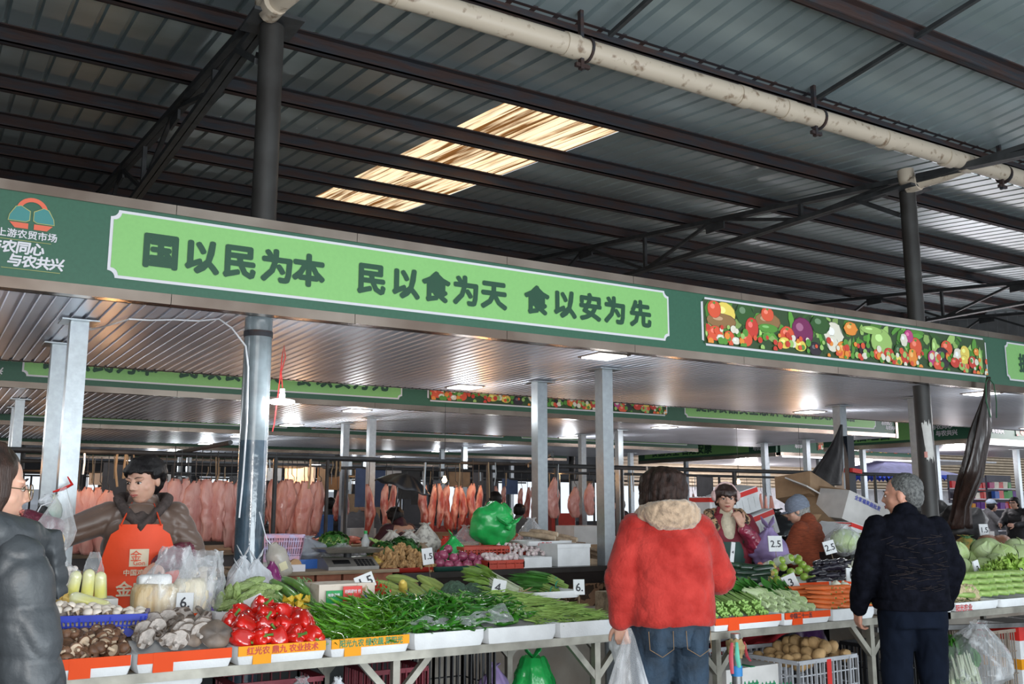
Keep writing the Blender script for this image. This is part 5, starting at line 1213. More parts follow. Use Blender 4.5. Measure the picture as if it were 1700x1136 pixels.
# payment box, plates without codes
p = aY(532, 1030, 5.36); q = Vector((XY(622, 5.36, .9), 5.36, p.z))
cx = (p.x + q.x) / 2; t = foam_box((cx, 5.50, .895), (.34, .24, .17), (0, 0, 0), 'worn foam box holding the green and red payment plates', tape=None, groove=False, lid=False, mat=M('worn_foam', (.62, .54, .46), rough=.8, var=.15, scale=12, col2=(.35, .18, .08), lo=.36, hi=.44))
def plate(px, py, w, h, mat, lb, words, dy=0, up=.0):
    pp = aY(px, py, 5.365 - dy); t = empty('payment_plate', pp, 0, label=lb, cat='sign'); b = MB(); b.box((0, 0, 0), (w, .004, h)); b.build('plate', mat, t, smooth=False)
    b = MB(); W_ = text_mb(b, words, h * .13, (-w * .42, -.004, h * .28), (1, 0, 0), (0, 0, 1), bold=.0006); 
    for v in b.v: v.x = -w * .42 + (v.x + w * .42) * min(1, w * .84 / W_)
    b.build('lettering', m_white, t, smooth=False)
    b = MB(); b.box((0, -.003, -h * .2), (w * .6, .003, h * .38)); b.build('blank_panel', MH('cream_panel', 'e8dcc8'), t, smooth=False); return t
plate(555, 1002, .10, .14, MH('payment_green', '159a50'), 'green payment plate leaning on the worn foam box', '推荐使用', .0)
plate(585, 998, .115, .165, MH('payment_red', 'e04038'), 'red payment plate leaning on the worn foam box', '扫码即付 付', .012)
t_ = plate(613, 1006, .065, .12, MH('payment_blue', '2850b8'), 'blue and white payment plate at the right corner of the worn foam box', '收款', -.004)
card(606, 966, 5.42, '1.5', 'torn cardboard price tag standing on the payment box', (.11, .085), roll=-22, stick=0)
# red chillies, corn, broccoli
x0, x1 = XY(618, 5.4, .95), XY(660, 5.4, .95)
tray(x0, x1 + .02, 5.38, 5.75, .897, .06, 'white foam tray under the small red chillies')
rc = chilli('red_chilli', .06, .0065, .008, M('red_chilli_skin', (.62, .02, .01), rough=.2, coat=.4, rnd=.3), seed=3)
heap(rc, 7, 7, x0 + .01, x1, 5.42, 5.7, dome(.96, 1.04), RR, 'small red chilli in the tray left of the corn', 'red chillies'); hide_proto(rc)
tray(XY(662, 5.4, .9), XY(748, 5.4, .9), 5.36, 5.85, .897, .055, 'white foam tray under the corn cobs')
m_husk = M('corn_husk', (.33, .42, .10), rough=.55, var=.2, scale=14, stretch=(3, 3, .3), rnd=.2, bump=.3); m_corn = M('yellow_corn', (.80, .58, .12), rough=.35, var=.1)
b = MB(); b.tube([(0, 0, -.105), (0, 0, -.085), (0, 0, -.03), (.0, 0, .03), (0, 0, .08), (0.0, 0, .13)], [.008, .02, .031, .03, .019, .004], 14); pc = b.build('corn_cob', m_husk)
b = MB(); b.tube([(0, 0, .07), (.006, 0, .10), (.02, .006, .13)], [.012, .009, .003], 6); b.build('silk', M('corn_silk', (.25, .16, .06)), pc)
for k, (px, py, a, z_) in enumerate(((652, 985, 1.9, 5.5), (665, 1000, 2.2, 5.46), (690, 978, 2.4, 5.62), (700, 995, 2.5, 5.5), (718, 985, 2.4, 5.58), (730, 1000, 2.3, 5.5), (712, 968, 2.3, 5.7), (665, 962, 1.7, 5.75), (640, 972, 1.8, 5.7), (684, 1003, 2.6, 5.46), (724, 972, 2.3, 5.66))):
    dup(pc, aY(px, py, z_), (.9, a, 0), U(.9, 1.05), 'green-husked corn cob in the corn tray', 'corn cobs in their husks')
hide_proto(pc)
b = MB(); rr = []
for j in range(23):
    v = j / 22; z = (v - .5) * .13; r = .024 * (1 - max(0, v - .7) * 1.6) * (1 + .05 * (j % 2)); rr.append([(r * (1 + .045 * (i % 2)) * math.cos(2 * math.pi * i / 28), r * (1 + .045 * (i % 2)) * math.sin(2 * math.pi * i / 28), z) for i in range(28)])
b.rings(rr); b.build('peeled_corn_cob', m_corn, loc=aY(669, 973, 5.45), rot=(.9, -.75, 0), label='peeled yellow corn cob on top of the husked ones', cat='corn', angle=0)
m_broc = M('broccoli_head', (.085, .155, .10), rough=.9, var=.2, scale=60, bump=1, bscale=120)
for k, (px, py, r) in enumerate(((754, 982, .085), (785, 984, .08), (812, 986, .068))):
    b = MB()
    for q in range(26):
        a, e = q * 2.4, math.acos(1 - (q + .5) / 26 * .95); d = Vector((math.sin(e) * math.cos(a), math.sin(e) * math.sin(a), math.cos(e))); b.ell(d * r * .72, r * .34, 10, 8, nz=.12, fq=9)
    o = b.build('broccoli', m_broc, loc=aY(px, py + 6, 5.5), rot=(.5, 0, 0), label='blue-green broccoli head, %s of three' % ('left', 'middle', 'right')[k], cat='broccoli')
    b = MB(); b.tube([(0, 0, -.06), (0, 0, .02)], [.022, .03], 12); b.build('stalk', m_gstem, o)
# leafy bunches
m_leafl = M('light_leaf', (.22, .40, .06), rough=.45, var=.25, scale=8, rnd=.15); m_leafd = M('dark_leaf', (.03, .15, .02), rough=.45, var=.3, scale=8, rnd=.2); m_stemw = M('white_stem', (.62, .68, .48), rough=.4, var=.15, scale=5, stretch=(1, 1, .2)); m_root = M('straw_roots', (.42, .33, .17), rough=.9, bump=.6)
m_leafm = M('mid_leaf', (.06, .24, .03), rough=.45, var=.25, scale=8, rnd=.2); m_steml = M('pale_green_stem', (.30, .46, .12), rough=.4, var=.15)
def bunch(A, B_, n, w, mats, lb, name, r=.006, leafw=.02, leaf=.45, spread=1.5, roots=False, seed=0, tie=None, sag=.02, cat='greens', parts=('stems', 'leaves')):
    """stalks running from root end A to leaf end B_"""
    rs = random.Random(seed); A, B_ = Vector(A), Vector(B_); d = B_ - A; x, y, _ = frame(d); bs, bl = MB(), MB()
    for k in range(n):
        a, q = rs.uniform(0, 6.28), rs.random() ** .5 * w; o_ = x * math.cos(a) * q + y * math.sin(a) * q * .6; e = d * rs.uniform(.85, 1.1)
        p1, p2, p3 = A + o_ * .8, A + o_ + e * (1 - leaf) + Vector((0, 0, sag)), A + o_ * spread + e + Vector((rs.uniform(-.02, .02), rs.uniform(-.02, .02), rs.uniform(-.02, .01)))
        bs.tube([p1 - A, (p1 + p2) / 2 - A, p2 - A], [r, r * .85, r * .6], 6)
        lx, ly, ld = frame(p3 - p2); tw = rs.uniform(0, 3.14); s_ = lx * math.cos(tw) + ly * math.sin(tw)
        for u0, u1 in ((0, .35), (.35, .7), (.7, 1)):
            ww = lambda u: leafw * (math.sin(math.pi * (.12 + .85 * u))) * 1.1
            a0, a1 = p2.lerp(p3, u0) - A, p2.lerp(p3, u1) - A; up = ly * leafw * .35
            for sg in (1, -1): bl.poly([a0, a0 + s_ * sg * ww(u0) + up * (u0 > 0), a1 + s_ * sg * ww(u1) + up * (u1 < 1), a1])
    t = empty(name, A, label=lb, cat=cat); bs.build(parts[0], mats[0], t); bl.build(parts[1], mats[1], t, angle=0)
    if roots:
        b = MB()
        for k in range(60): v = Vector((rs.uniform(-1, 1), rs.uniform(-1, 1), rs.uniform(-1, 1))) * w * .9 - d.normalized() * rs.uniform(0, .07); b.tube([v * .2, v], [.003, .001], 4)
        b.build('roots', m_root, t)
    if tie: b = MB(); c_ = d * .22; b.tube([c_ + x * math.cos(q) * w * 1.1 + y * math.sin(q) * w * .75 for q in (2 * math.pi * i / 16 for i in range(17))], .004, 6); b.build('tie', tie, t)
    return t
tray(XY(752, 5.42, .9), XY(862, 5.5, .9), 5.4, 6.0, .897, .045, 'white foam tray under the broccoli and leeks')
bunch(aY(862, 985, 5.66), aY(782, 952, 6.1), 60, .07, (m_stemw, m_leafl), 'bunch of white-stemmed young leeks with straw-coloured roots', 'leek_bunch', .005, .014, .4, 1.5, True, 1)
bunch(aY(848, 990, 5.6), aY(800, 958, 5.98), 40, .05, (m_stemw, m_leafl), 'second leek bunch lying under the first, roots to the right', 'leek_bunch', .005, .014, .4, 1.5, True, 2)
tray(XY(865, 5.6, .9), XY(952, 5.6, .9), 5.5, 6.05, .9, .045, 'white printed foam tray under the tied green chives', None, m_greenink, '')
mt = MH('teal_band', '1f9a80')
for k, (a, c_) in enumerate((((942, 975), (868, 956)), ((932, 984), (862, 966)), ((922, 990), (858, 974)), ((915, 976), (850, 958)), ((935, 968), (880, 952)))):
    bunch(aY(*a, 5.68 + .05 * k), aY(*c_, 5.95 + .03 * k), 34, .032, (m_steml, m_leafm), 'tied chive bundle, %s of five' % ('rightmost', 'lower right', 'lowest', 'middle', 'topmost')[k], 'chive_bundle', .0035, .007, .6, 1.5, False, 10 + k, mt)
card(403 + 425, 976, 5.33, '4.', 'price card reading 4 beside the leek roots', (.085, .10), roll=12); card(961, 975, 5.5, '6.', 'price card reading 6 on a tall stick behind the green beans', (.075, .10), stick=.16)
card(710, 924, 6.6, '1.5', 'price card on a tall stick in front of the ginger', (.08, .12), roll=-8, stick=.3, size=.06)
# odd bags near the column
for k, (px, py, r, h) in enumerate(((400, 930, .09, .30), (418, 938, .10, .28), (385, 945, .07, .24))):
    pp = aY(px, py + 30, 6.15); bag((pp.x, 6.12 - .05 * k, .9), r, h, m_whiteb, 'white carrier bag hanging at the foot of the left column, %s' % ('rear', 'nearest', 'leftmost')[k], 20 + k, top=.3, ears=2)
pp = aY(455, 965, 6.1); bag((pp.x, 6.15, .9), .07, .26, bagm('magenta_film', (.28, .03, .18), .85), 'magenta bag behind the courgettes', 25)
# hanging cut-open water jug
m_jug = M('clouded_jug', (.55, .52, .44), rough=.25, alpha=.62, var=.15, scale=8, bump=.3)
p = aY(462, 932, 6.2); t = empty('water_jug', p, 0, label='clouded plastic jug hung from the left column by a cord', cat='jug'); t.rotation_euler = (0, R(-22), 0)
b = MB(); b.lathe([(.02, -.1), (.062, -.098), (.07, -.085), (.068, -.06), (.071, -.04), (.067, -.02), (.071, 0), (.067, .02), (.07, .04), (.062, .07), (.035, .10), (.03, .12)], 24); b.build('shell', m_jug, t)
b = MB(); b.tube([(0, 0, .1), (-.03, -.02, .16), (-.01, 0, .34)], .004, 5); b.build('cord', m_whiteb, t)
b = MB(); b.box((.0, -.071, -.03), (.05, .002, .05)); b.build('label', M('jug_label', (.6, .55, .35)), t, smooth=False)
# ================================================================ right table
tr = [(1176, 1290, m_tapeo, 'choy sum stems', None, ''), (1292, 1371, m_tapeo, 'pak choi', m_pen, '中国二十一五'), (1373, 1445, None, 'carrots', None, '')]
def X2(px): return XY(px, 4.6, .8)
for a, c, tp, what, ink, wd_ in tr: tray(X2(a), X2(c) - .004, 4.55, 5.15, .752, .075, 'white foam tray%s under the %s' % (' with orange tape' if tp else '', what), tp, ink, wd_)
m_csum = M('choy_stem', (.30, .50, .12), rough=.4, rnd=.15, var=.1); m_cut = M('cut_stem_end', (.60, .70, .42), rough=.5)
# bundles of thin stems, cut ends forward
for k in range(15):
    i, j = k % 5, k // 5; a = (X2(1188 + i * 21), 4.62 + .03 * j, .835 + .03 * j); e = (a[0] + .12 + U(-.03, .03), 4.95 + .04 * j, .865 + .026 * j)
    bunch(a, e, 24, .040, (m_csum, m_leafm), 'bundle of choy sum, cut stem ends to the front', 'choy_sum_bundle', .0062, .018, .38, 1.5, False, 40 + k, cat='greens')
    tag(bpy.context.scene.objects[-1]) if False else None
_cs = [o for o in bpy.data.objects if o.name.startswith('choy_sum_bundle')]
for o in _cs: o['group'] = 'choy sum bundles'
m_pakst = M('pak_choi_stem', (.48, .60, .30), rough=.4, var=.15, scale=6, stretch=(3, 3, .3), col2=(.62, .70, .48))
def pak(c, rot, k, s=1.0):
    t = empty('pak_choi', c, label='pale-stemmed pak choi in the rows beside the choy sum', cat='greens', group='pak choi'); t.rotation_euler = rot; t.scale = (s,) * 3
    b, l = MB(), MB(); rs = random.Random(k)
    for q in range(7):
        a = q * .9 + rs.random(); r0 = .008 + .014 * (q / 7); d = Vector((math.cos(a), math.sin(a), 0)); nn = Vector((-math.sin(a), math.cos(a), 0))
        pts = [d * r0 * .8, d * (r0 * 1.5) + Vector((0, 0, .03)), d * (r0 * 1.1) + Vector((0, 0, .10)), d * (r0 * 1.4) + Vector((0, 0, .15))]
        b.tube(pts, [.012, .016, .010, .006], 8, flat=.5)
        def lf(u, v): z = .14 + .15 * v; w = .034 * math.sin(math.pi * (.1 + .85 * v)); return d * (r0 * 1.4 + .05 * v * v + .01 * math.cos(u * 6)) + nn * ((u - .5) * 2 * w) + Vector((0, 0, z + .008 * math.sin(u * 9 + q)))
        l.grid(lf, 6, 6)
    b.build('stems', m_pakst, t); l.build('leaves', m_leafm, t, angle=0); return t
for j in range(3):
    for i in range(6): pak((X2(1297 + i * 12.5), 4.64 + .07 * j, .83 + .034 * j), (R(-84 + 2 * j) + U(-.06, .06), U(-.1, .1), R(-12) + U(-.12, .12)), i + 6 * j, .88)
for i in range(3): pak((X2(1300 + 10 * i), 4.80 + .02 * i, .92), (R(-78), 0, R(20 - 12 * i)), 30 + i, .8)
# carrots
m_car = M('carrot_skin', (.72, .16, .035), rough=.5, var=.12, scale=10, rnd=.15, bump=.15)
b = MB(); b.tube([(0, -.09, 0), (0, -.085, 0), (0, -.05, 0), (0, 0, .001), (0, .05, 0), (0, .09, 0)], [.006, .015, .017, .015, .011, .003], 12); pc = b.build('carrot', m_car)
b = MB(); b.tube([(0, -.088, 0), (0, -.10, .002)], [.006, .004], 6); b.build('crown', m_gstem, pc)
for j in range(5):
    for i in range(9 - j): dup(pc, (X2(1372 + i * 9 + 4 * j), 4.64 + .025 * j + U(-.02, .03), .84 + .027 * j), (U(-.05, .12), 0, U(-.3, .3) + R(60)), U(.9, 1.05), 'orange carrot in the stack next to the pak choi', 'stacked carrots')
for j in range(4):
    for i in range(8 - j): dup(pc, (X2(1364 + i * 10 + 5 * j), 4.84 + .02 * j, .86 + .027 * j), (U(-.05, .1), 0, U(-.3, .3) + R(245)), U(.9, 1.05), 'orange carrot in the stack next to the pak choi', 'stacked carrots')
hide_proto(pc)
# white radishes
m_rad = M('white_radish_skin', (.72, .70, .56), rough=.45, var=.1, scale=6, rnd=.08)
for k, (px, py, r) in enumerate(((1384, 985, .042), (1402, 975, .04), (1412, 985, .048), (1432, 978, .05), (1425, 968, .05), (1440, 1008, .06), (1448, 990, .055), (1388, 972, .035))):
    b = MB(); b.ell((0, 0, 0), (r, r, r * .95), 18, 12); b.tube([(0, 0, r * .8), (0, 0, r * 1.15)], [r * .3, r * .2], 8); b.build('round_radish', m_rad, loc=aY(px, py, 4.98), rot=(U(-.5, .5), U(-.5, .5), 0), label='round white radish behind the carrots, by the man in navy', cat='radish', group='round white radishes')
# row 2 trays
tr2 = [(1186, 1262, 'orange-taped foam tray under the tomatoes and dark courgettes'), (1264, 1373, 'orange-taped foam tray under the green guavas'), (1375, 1440, 'orange-taped foam tray under the aubergines')]
def X3(px): return XY(px, 5.25, .92)
for a, c, lb in tr2: tray(X3(a), X3(c) - .004, 5.22, 5.75, .887, .05, lb, m_tapeo)
m_tom = M('tomato_skin', (.65, .07, .015), rough=.15, coat=.5, rnd=.12, var=.08)
for k, (px, py) in enumerate(((1181, 965), (1178, 952), (1193, 966), (1186, 946), (1176, 940), (1194, 955))):
    b = MB(); b.ell((0, 0, 0), (.036, .036, .03), 18, 12); o = b.build('tomato', m_tom, loc=aY(px, py, 5.4), label='red tomato beside the coral sleeve', cat='tomato', group='tomatoes'); b = MB(); b.ell((0, 0, .029), (.012, .012, .003), 8, 5); b.build('calyx', m_gstem, o)
m_cuc = M('dark_courgette_skin', (.012, .045, .018), rough=.28, var=.3, scale=30, rnd=.2, coat=.3); m_dryf = M('dried_blossom', (.45, .33, .10), rough=.9)
for k in range(9):
    j, i = k // 3, k % 3; A = aY(1192 + 22 * i + 6 * j, 955 + 5 * i - 9 * j, 5.62 - .05 * i); B_ = aY(1268 + 5 * i + 3 * j, 966 - 10 * j - 2 * i, 5.42 - .03 * i + .05 * j); mid = (A + B_) / 2; b = MB()
    b.tube([(A - mid) * s_ for s_ in (1, .9, .4, 0)] + [(B_ - mid) * s_ for s_ in (.4, .9, 1)], [.008, .022, .028, .028, .028, .024, .01], 14); o = b.build('dark_courgette', m_cuc, loc=mid, label='dark green courgette in the stack left of the guavas', cat='courgette', group='dark green courgettes')
    b = MB(); b.ell(B_ - mid, (.02, .018, .018), 10, 8, nz=.8, fq=30); b.build('blossom_end', m_dryf, o)
m_gua = M('guava_skin', (.30, .47, .06), rough=.3, var=.15, scale=8, rnd=.15, coat=.2); m_net = M('white_foam_net', (.72, .78, .66), rough=.7, alpha=.75, bump=.5)
gp = [(1272, 972), (1290, 963), (1304, 960), (1318, 965), (1335, 958), (1348, 959), (1285, 951), (1300, 942), (1313, 950), (1326, 948), (1340, 945), (1297, 931), (1312, 927), (1325, 931), (1332, 938), (1280, 938), (1345, 948), (1290, 975), (1325, 928)]
for k, (px, py) in enumerate(gp):
    Yk = 5.34 + (975 - py) / 50 * .2; b = MB(); b.ell((0, 0, 0), (.031, .031, .034), 16, 12); o = b.build('guava', m_gua, loc=aY(px, py, Yk), rot=(1.2, U(-.4, .4), 0), label='round yellow-green guava in the pyramid behind the 3 card', cat='fruit', group='guavas')
    b = MB(); b.ell((0, 0, .034), (.007, .007, .002), 8, 4); b.build('blossom_scar', M('guava_scar', (.45, .35, .15)), o)
    if k in (6, 11, 12, 15, 18, 0): b = MB(); b.tube([(0, 0, -.075), (0, 0, -.05), (0, 0, -.01), (0, 0, .008)], [.016, .036, .037, .035], 14); b.build('foam_net', m_net, o)
m_egg = M('aubergine_skin', (.010, .006, .016), rough=.14, coat=.6, var=.1, rnd=.3)
for k in range(20):
    j, i = k // 5, k % 5; A = aY(1340 + 12 * i + 4 * j, 965 - 10 * j + U(-2, 2), 5.36 + .04 * j); B_ = A + Vector((U(.17, .23), U(-.02, .06), U(-.015, .015))); mid = (A + B_) / 2; b = MB()
    b.tube([(A - mid), (A - mid) * .9, (A - mid) * .4, (0, 0, .008), (B_ - mid) * .6, B_ - mid], [.008, .022, .027, .026, .02, .01], 14); o = b.build('aubergine', m_egg, loc=mid, label='glossy black-purple long aubergine right of the guavas', cat='aubergine', group='aubergines')
for k, (px, py) in enumerate(((1413, 955), (1425, 950), (1418, 938), (1430, 962), (1434, 940), (1408, 944), (1436, 952), (1424, 932))):
    b = MB(); b.ell((0, 0, 0), (.033, .04, .033), 14, 10); b.build('white_radish_end', m_rad, loc=aY(px, py, 5.45), rot=(.4, 0, U(-.5, .5)), label='cut white radish end stacked behind the 15 card', cat='radish', group='stacked white radishes')
card(1287, 903, 5.72, '2.5', 'price card reading 2.5 in front of the purple mesh bag', (.115, .125), stick=.14); card(1377, 909, 5.78, '2.5', 'price card reading 2.5 above the aubergines', (.10, .11), roll=-14, stick=.12)
card(1312, 967, 5.0, '3', 'price card reading 3 in front of the guavas', (.105, .105), roll=-22, stick=.17); card(1415, 955, 5.1, '15', 'price card reading 15 by the white radishes', (.10, .10), roll=4, stick=.06)
card(1216, 917, 5.55, '4', 'narrow price card on a stick beside the coral sleeve', (.03, .15), roll=10, stick=.15, size=.03)
# purple mesh bag with roots
bag((aY(1278, 930, 6.05).x, 6.05, .93), .17, .40, m_purpleb, 'purple mesh sack tied at the top beside the seller with earmuffs', 31, top=.3, rx=.9, ears=2)
for k in range(9): b = MB(); b.ell((0, 0, 0), (.028, .02, .024), 10, 8); b.build('radish_root', M('pink_radish_skin', (.60, .16, .12), rough=.5), loc=aY(1262 + 9 * (k % 4), 938 + 8 * (k // 4), 5.86), label='pink radish showing through the foot of the purple mesh sack', cat='radish', group='pink radishes in the mesh sack')
# cabbage in clear bag
m_cab = M('cabbage_leaf', (.36, .48, .17), rough=.5, var=.2, scale=5, col2=(.50, .60, .32), rnd=.12, bump=.5, bscale=9); m_cabv = M('cabbage_vein', (.55, .62, .38), rough=.5)
def cabbage(c, r, lb, rot=(0, 0, 0), sc=(1, .9, .85), grp=None, k=0):
    b = MB(); n, m = 24, 16; rr = []
    for j in range(m + 1):
        ph = math.pi * min(max(j / m, .02), .98); rr.append([(r * sc[0] * math.sin(ph) * math.cos(t) * q, r * sc[1] * math.sin(ph) * math.sin(t) * q, -r * sc[2] * math.cos(ph) * q) for t, q in ((2 * math.pi * i / n, 1 + .05 * noise.noise(Vector((math.cos(2 * math.pi * i / n) * 2, math.sin(2 * math.pi * i / n) * 2, ph * 1.5 + k)))) for i in range(n))])
    b.rings(rr); o = b.build('cabbage', m_cab, loc=c, rot=rot, label=lb, cat='cabbage', group=grp, angle=0)
    for q in range(3):
        b = MB(); a0 = q * 2.1 + k
        def lf(u, v):
            ph = math.pi * (.12 + .62 * v); a = a0 + (u - .5) * 1.9 * math.sin(math.pi * (.15 + .8 * v)); e = 1.035 + .05 * v * abs(2 * u - 1); return (r * sc[0] * e * math.sin(ph) * math.cos(a), r * sc[1] * e * math.sin(ph) * math.sin(a), -r * sc[2] * e * math.cos(ph) + .01 * math.sin(u * 14) * v)
        b.grid(lf, 10, 10); b.build('outer_leaf', m_cab, o, angle=0)
        b = MB(); b.tube([Vector(lf(.5, v)) * 1.012 for v in (0, .25, .5, .75, .95)], [r * .05, r * .04, r * .025, r * .015, r * .006], 6)
        for s_ in (-1, 1):
            for v in (.2, .4, .6): b.tube([Vector(lf(.5, v)) * 1.01, Vector(lf(.5 + s_ * .18, v + .12)) * 1.01, Vector(lf(.5 + s_ * .36, v + .2)) * 1.008], [r * .02, r * .012, r * .004], 5)
        b.build('leaf_veins', m_cabv, o)
    return o
pc_ = aY(1402, 898, 6.1); cabbage(pc_, .125, 'round cabbage in a clear bag behind the aubergines', k=3); bag((pc_.x, 6.1, pc_.z - .15), .17, .30, m_clear, 'clear bag around the cabbage behind the aubergines', 33, top=.5, amp=.2)
cabbage(aY(1432, 900, 6.35), .10, 'second cabbage behind the bagged one', k=5)
for px in (1402, 1432):
    x_ = XY(px, 6.2, 1.0); b = MB(); b.bx(x_ - .13, x_ + .13, 6.02, 6.45, .75, aY(1402, 898, 6.1).z - .11); b.build('support_crate', m_blackp, smooth=False, label='dark crate under the %s cabbage behind the aubergines' % ('bagged' if px == 1402 else 'second'), cat='crate')

# ---- far right table (cauliflower, lettuce stems, cabbages)
def X4(px, Y=4.55, z=.8): return XY(px, Y, z)
for k, (a, c, w_) in enumerate(((1478, 1575, ''), (1577, 1650, '阳光农业'), (1652, 1740, ''))):
    t = tray(X4(a), X4(c) - .004, 4.5, 5.05, .752, .06, 'white foam tray under the %s' % ('cauliflower, behind the man in navy', 'cauliflowers with red print', 'lettuce stems')[k], None)
    if w_: b = MB(); text_mb(b, w_, .05, (-.28, -.279, .006), (1, 0, 0), (0, 0, 1), bold=.001); b.build('print', m_redink, t, smooth=False)
m_cau = M('cauliflower_curd', (.70, .58, .34), rough=.85, var=.12, scale=30, bump=1, bscale=90)
for k, (px, py, r, Yc) in enumerate(((1582, 985, .10, 4.75), (1604, 990, .10, 4.72), (1600, 968, .085, 4.92), (1586, 970, .09, 4.95), (1571, 975, .08, 4.8))):
    b = MB()
    for q in range(30):
        a, e = q * 2.4, math.acos(1 - (q + .5) / 30 * 1.1); d = Vector((math.sin(e) * math.cos(a), math.sin(e) * math.sin(a), math.cos(e))); b.ell(d * r * .68, r * .33, 10, 8, nz=.18, fq=7, seed=q)
    o = b.build('cauliflower', m_cau, loc=aY(px, py, Yc), rot=(.7, U(-.3, .3), 0), label='cream cauliflower, %s' % ('front left', 'front right', 'upper right', 'upper left', 'half hidden by the man in navy')[k], cat='cauliflower')
    b = MB(); b.grid(lambda u, v: (r * 1.02 * math.cos(u * 3 + 3.3) * (.6 + .4 * v), r * 1.02 * math.sin(u * 3 + 3.3) * (.6 + .4 * v), -r * .5 + r * .8 * v), 8, 4); b.build('outer_leaf', m_leafd, o)
# celtuce: thick pale stems stacked with cut ends forward right, leaves behind
m_celt = M('lettuce_stem_skin', (.38, .50, .16), rough=.45, var=.25, scale=12, stretch=(.4, 3, 3), rnd=.15, col2=(.20, .34, .07))
for j in range(4):
    for i in range(8):
        A = Vector((X4(1622 + i * 14 + 6 * j, 4.6, .85), 4.62 + .04 * j + .02 * (i % 2), .838 + .042 * j)); B_ = A + Vector((-.32 + .02 * i, .16, .01)); mid = (A + B_) / 2; b = MB(); b.tube([A - mid, (A - mid) * .96, (0, 0, .004), B_ - mid], [.016, .021, .019, .010], 12)
        o = b.build('lettuce_stem', m_celt, loc=mid, label='thick pale lettuce stem stacked right of the cauliflowers', cat='lettuce', group='stacked lettuce stems'); b = MB(); b.tube([A - mid, (A - mid) * 1.02], [.0165, .013], 12); b.build('cut_end', m_cut, o)
def lettuce_leaves(px, py, Y, s, lb, k):
    b = MB(); rs = random.Random(k)
    for q in range(46):
        a = rs.uniform(0, 6.28); e = rs.uniform(.1, 1.4); d = Vector((math.cos(a) * math.sin(e), math.sin(a) * math.sin(e), math.cos(e))); c_ = d * s * rs.uniform(.6, 1); x, y, _ = frame(d); L = s * rs.uniform(.35, .6)
        b.grid(lambda u, v: c_ + x * (u - .5) * L * 1.1 * math.sin(math.pi * (.15 + .8 * v)) + y * (v - .5) * L + d * (.02 * math.sin(u * 9 + q) + .015 * math.cos(v * 8)), 4, 4)
    return b.build('leafy_lettuce', M('lettuce_leaf', (.17, .36, .03), rough=.5, var=.4, scale=9, rnd=.15, col2=(.35, .5, .10)), loc=aY(px, py, Y), label=lb, cat='lettuce', angle=0)
for k, (px, py, Y, s) in enumerate(((1655, 958, 4.98, .12), (1680, 950, 4.98, .14), (1700, 958, 4.95, .14), (1640, 965, 4.9, .09))): lettuce_leaves(px, py, Y, s, 'curly green lettuce tops, %s' % ('left of centre', 'centre', 'rightmost', 'leftmost by the cauliflower')[k], k)
cabs = [(1585, 920, 5.45, .13), (1596, 943, 5.2, .10), (1640, 918, 5.5, .16), (1665, 925, 5.35, .13), (1632, 945, 5.2, .115), (1655, 935, 5.3, .10), (1695, 925, 5.5, .14), (1575, 935, 5.4, .1), (1612, 930, 5.6, .1), (1685, 912, 5.7, .12)]
nm = ('left back', 'left front by a card', 'largest, top of the pile', 'right of the largest', 'front middle behind a card', 'middle', 'right edge', 'half hidden by the man in navy', 'back gap', 'right back')
for k, (px, py, Y, r) in enumerate(cabs): cabbage(aY(px, py, Y), r, 'green cabbage in the far right pile, %s' % nm[k], rot=(U(-.6, .2), U(-.4, .4), U(-1, 1)), k=k + 8)
card(1590, 945, 5.0, '3', 'price card leaning on cabbages next to the man in navy', (.08, .14), roll=-4, stick=0, yaw=30); card(1622, 945, 5.0, '3', 'price card leaning on the middle cabbages, lettuce to its right', (.08, .14), roll=-10, stick=0, yaw=30); card(1698, 940, 4.9, '2', 'price card at the right edge above the lettuce', (.06, .1), stick=.05)
b = MB(); b.bx(6.6, 9.15, 5.2, 5.98, .752, .93); b.build('raised_board', m_wood, smooth=False, label='raised wooden shelf under the cabbage pile', cat='shelf')
card(1633, 880, 6.3, '1.5', 'price card reading 15 in front of the dark cloth heap', (.10, .12), stick=.1)

# ---- below the right table
m_cratew = M('grey_crate_plastic', (.46, .47, .50), rough=.5, var=.1); m_pot = M('potato_skin', (.52, .33, .15), rough=.75, var=.15, scale=12, rnd=.12, bump=.3)
p1 = Vector((5.30, 4.86, .22))
crate(p1, (.62, .44, .29), m_cratew, 'pale grey plastic crate heaped with potatoes', R(4)); crate(Vector((5.30, 4.86, 0)), (.62, .44, .2), m_cratew, 'lower pale crate under the potato crate', R(4))
for k in range(30):
    i, j = k % 6, k // 6; x_, y_ = 5.08 + .09 * i + U(-.02, .02), 4.70 + .08 * j + U(-.02, .02); hh = .47 + .10 * math.exp(-((x_ - 5.38) / .13) ** 2) + U(0, .02)
    b = MB(); b.ell((0, 0, 0), (.052, .042, .04), 16, 12, nz=.15, fq=2, seed=k); b.build('potato', m_pot, loc=(x_, y_, hh), rot=(U(-1, 1), U(-1, 1), U(-3, 3)), label='brown potato in the pale grey crate', cat='potato', group='potatoes in the crate')
b = MB(); b.box((0, -.226, .15), (.045, .004, .26)); b.build('red_tape', m_taper, loc=p1, rot=(0, 0, R(4)), smooth=False, label='red tape strip on the potato crate', cat='tape')
crate(Vector((5.15, 5.42, .36)), (.86, .36, .17), m_cratew, 'long grey crate with red cloth behind the potatoes', R(-3)); crate(Vector((5.15, 5.42, .0)), (.86, .36, .36), m_cratew, 'tall grey crate carrying the long crate', R(-3))
b = MB(); b.grid(lambda u, v: (4.85 + .85 * u, 5.30 + .28 * v, .48 + .10 * u * u + .04 * noise.noise(Vector((u * 6, v * 4, 0))) + .08 * (v > .5) * (u > .6)), 24, 10); b.build('red_cloth', MH('red_cloth', 'b02430', rough=.9), label='red cloth crumpled in the long grey crate', cat='cloth', angle=0, solid=.01)
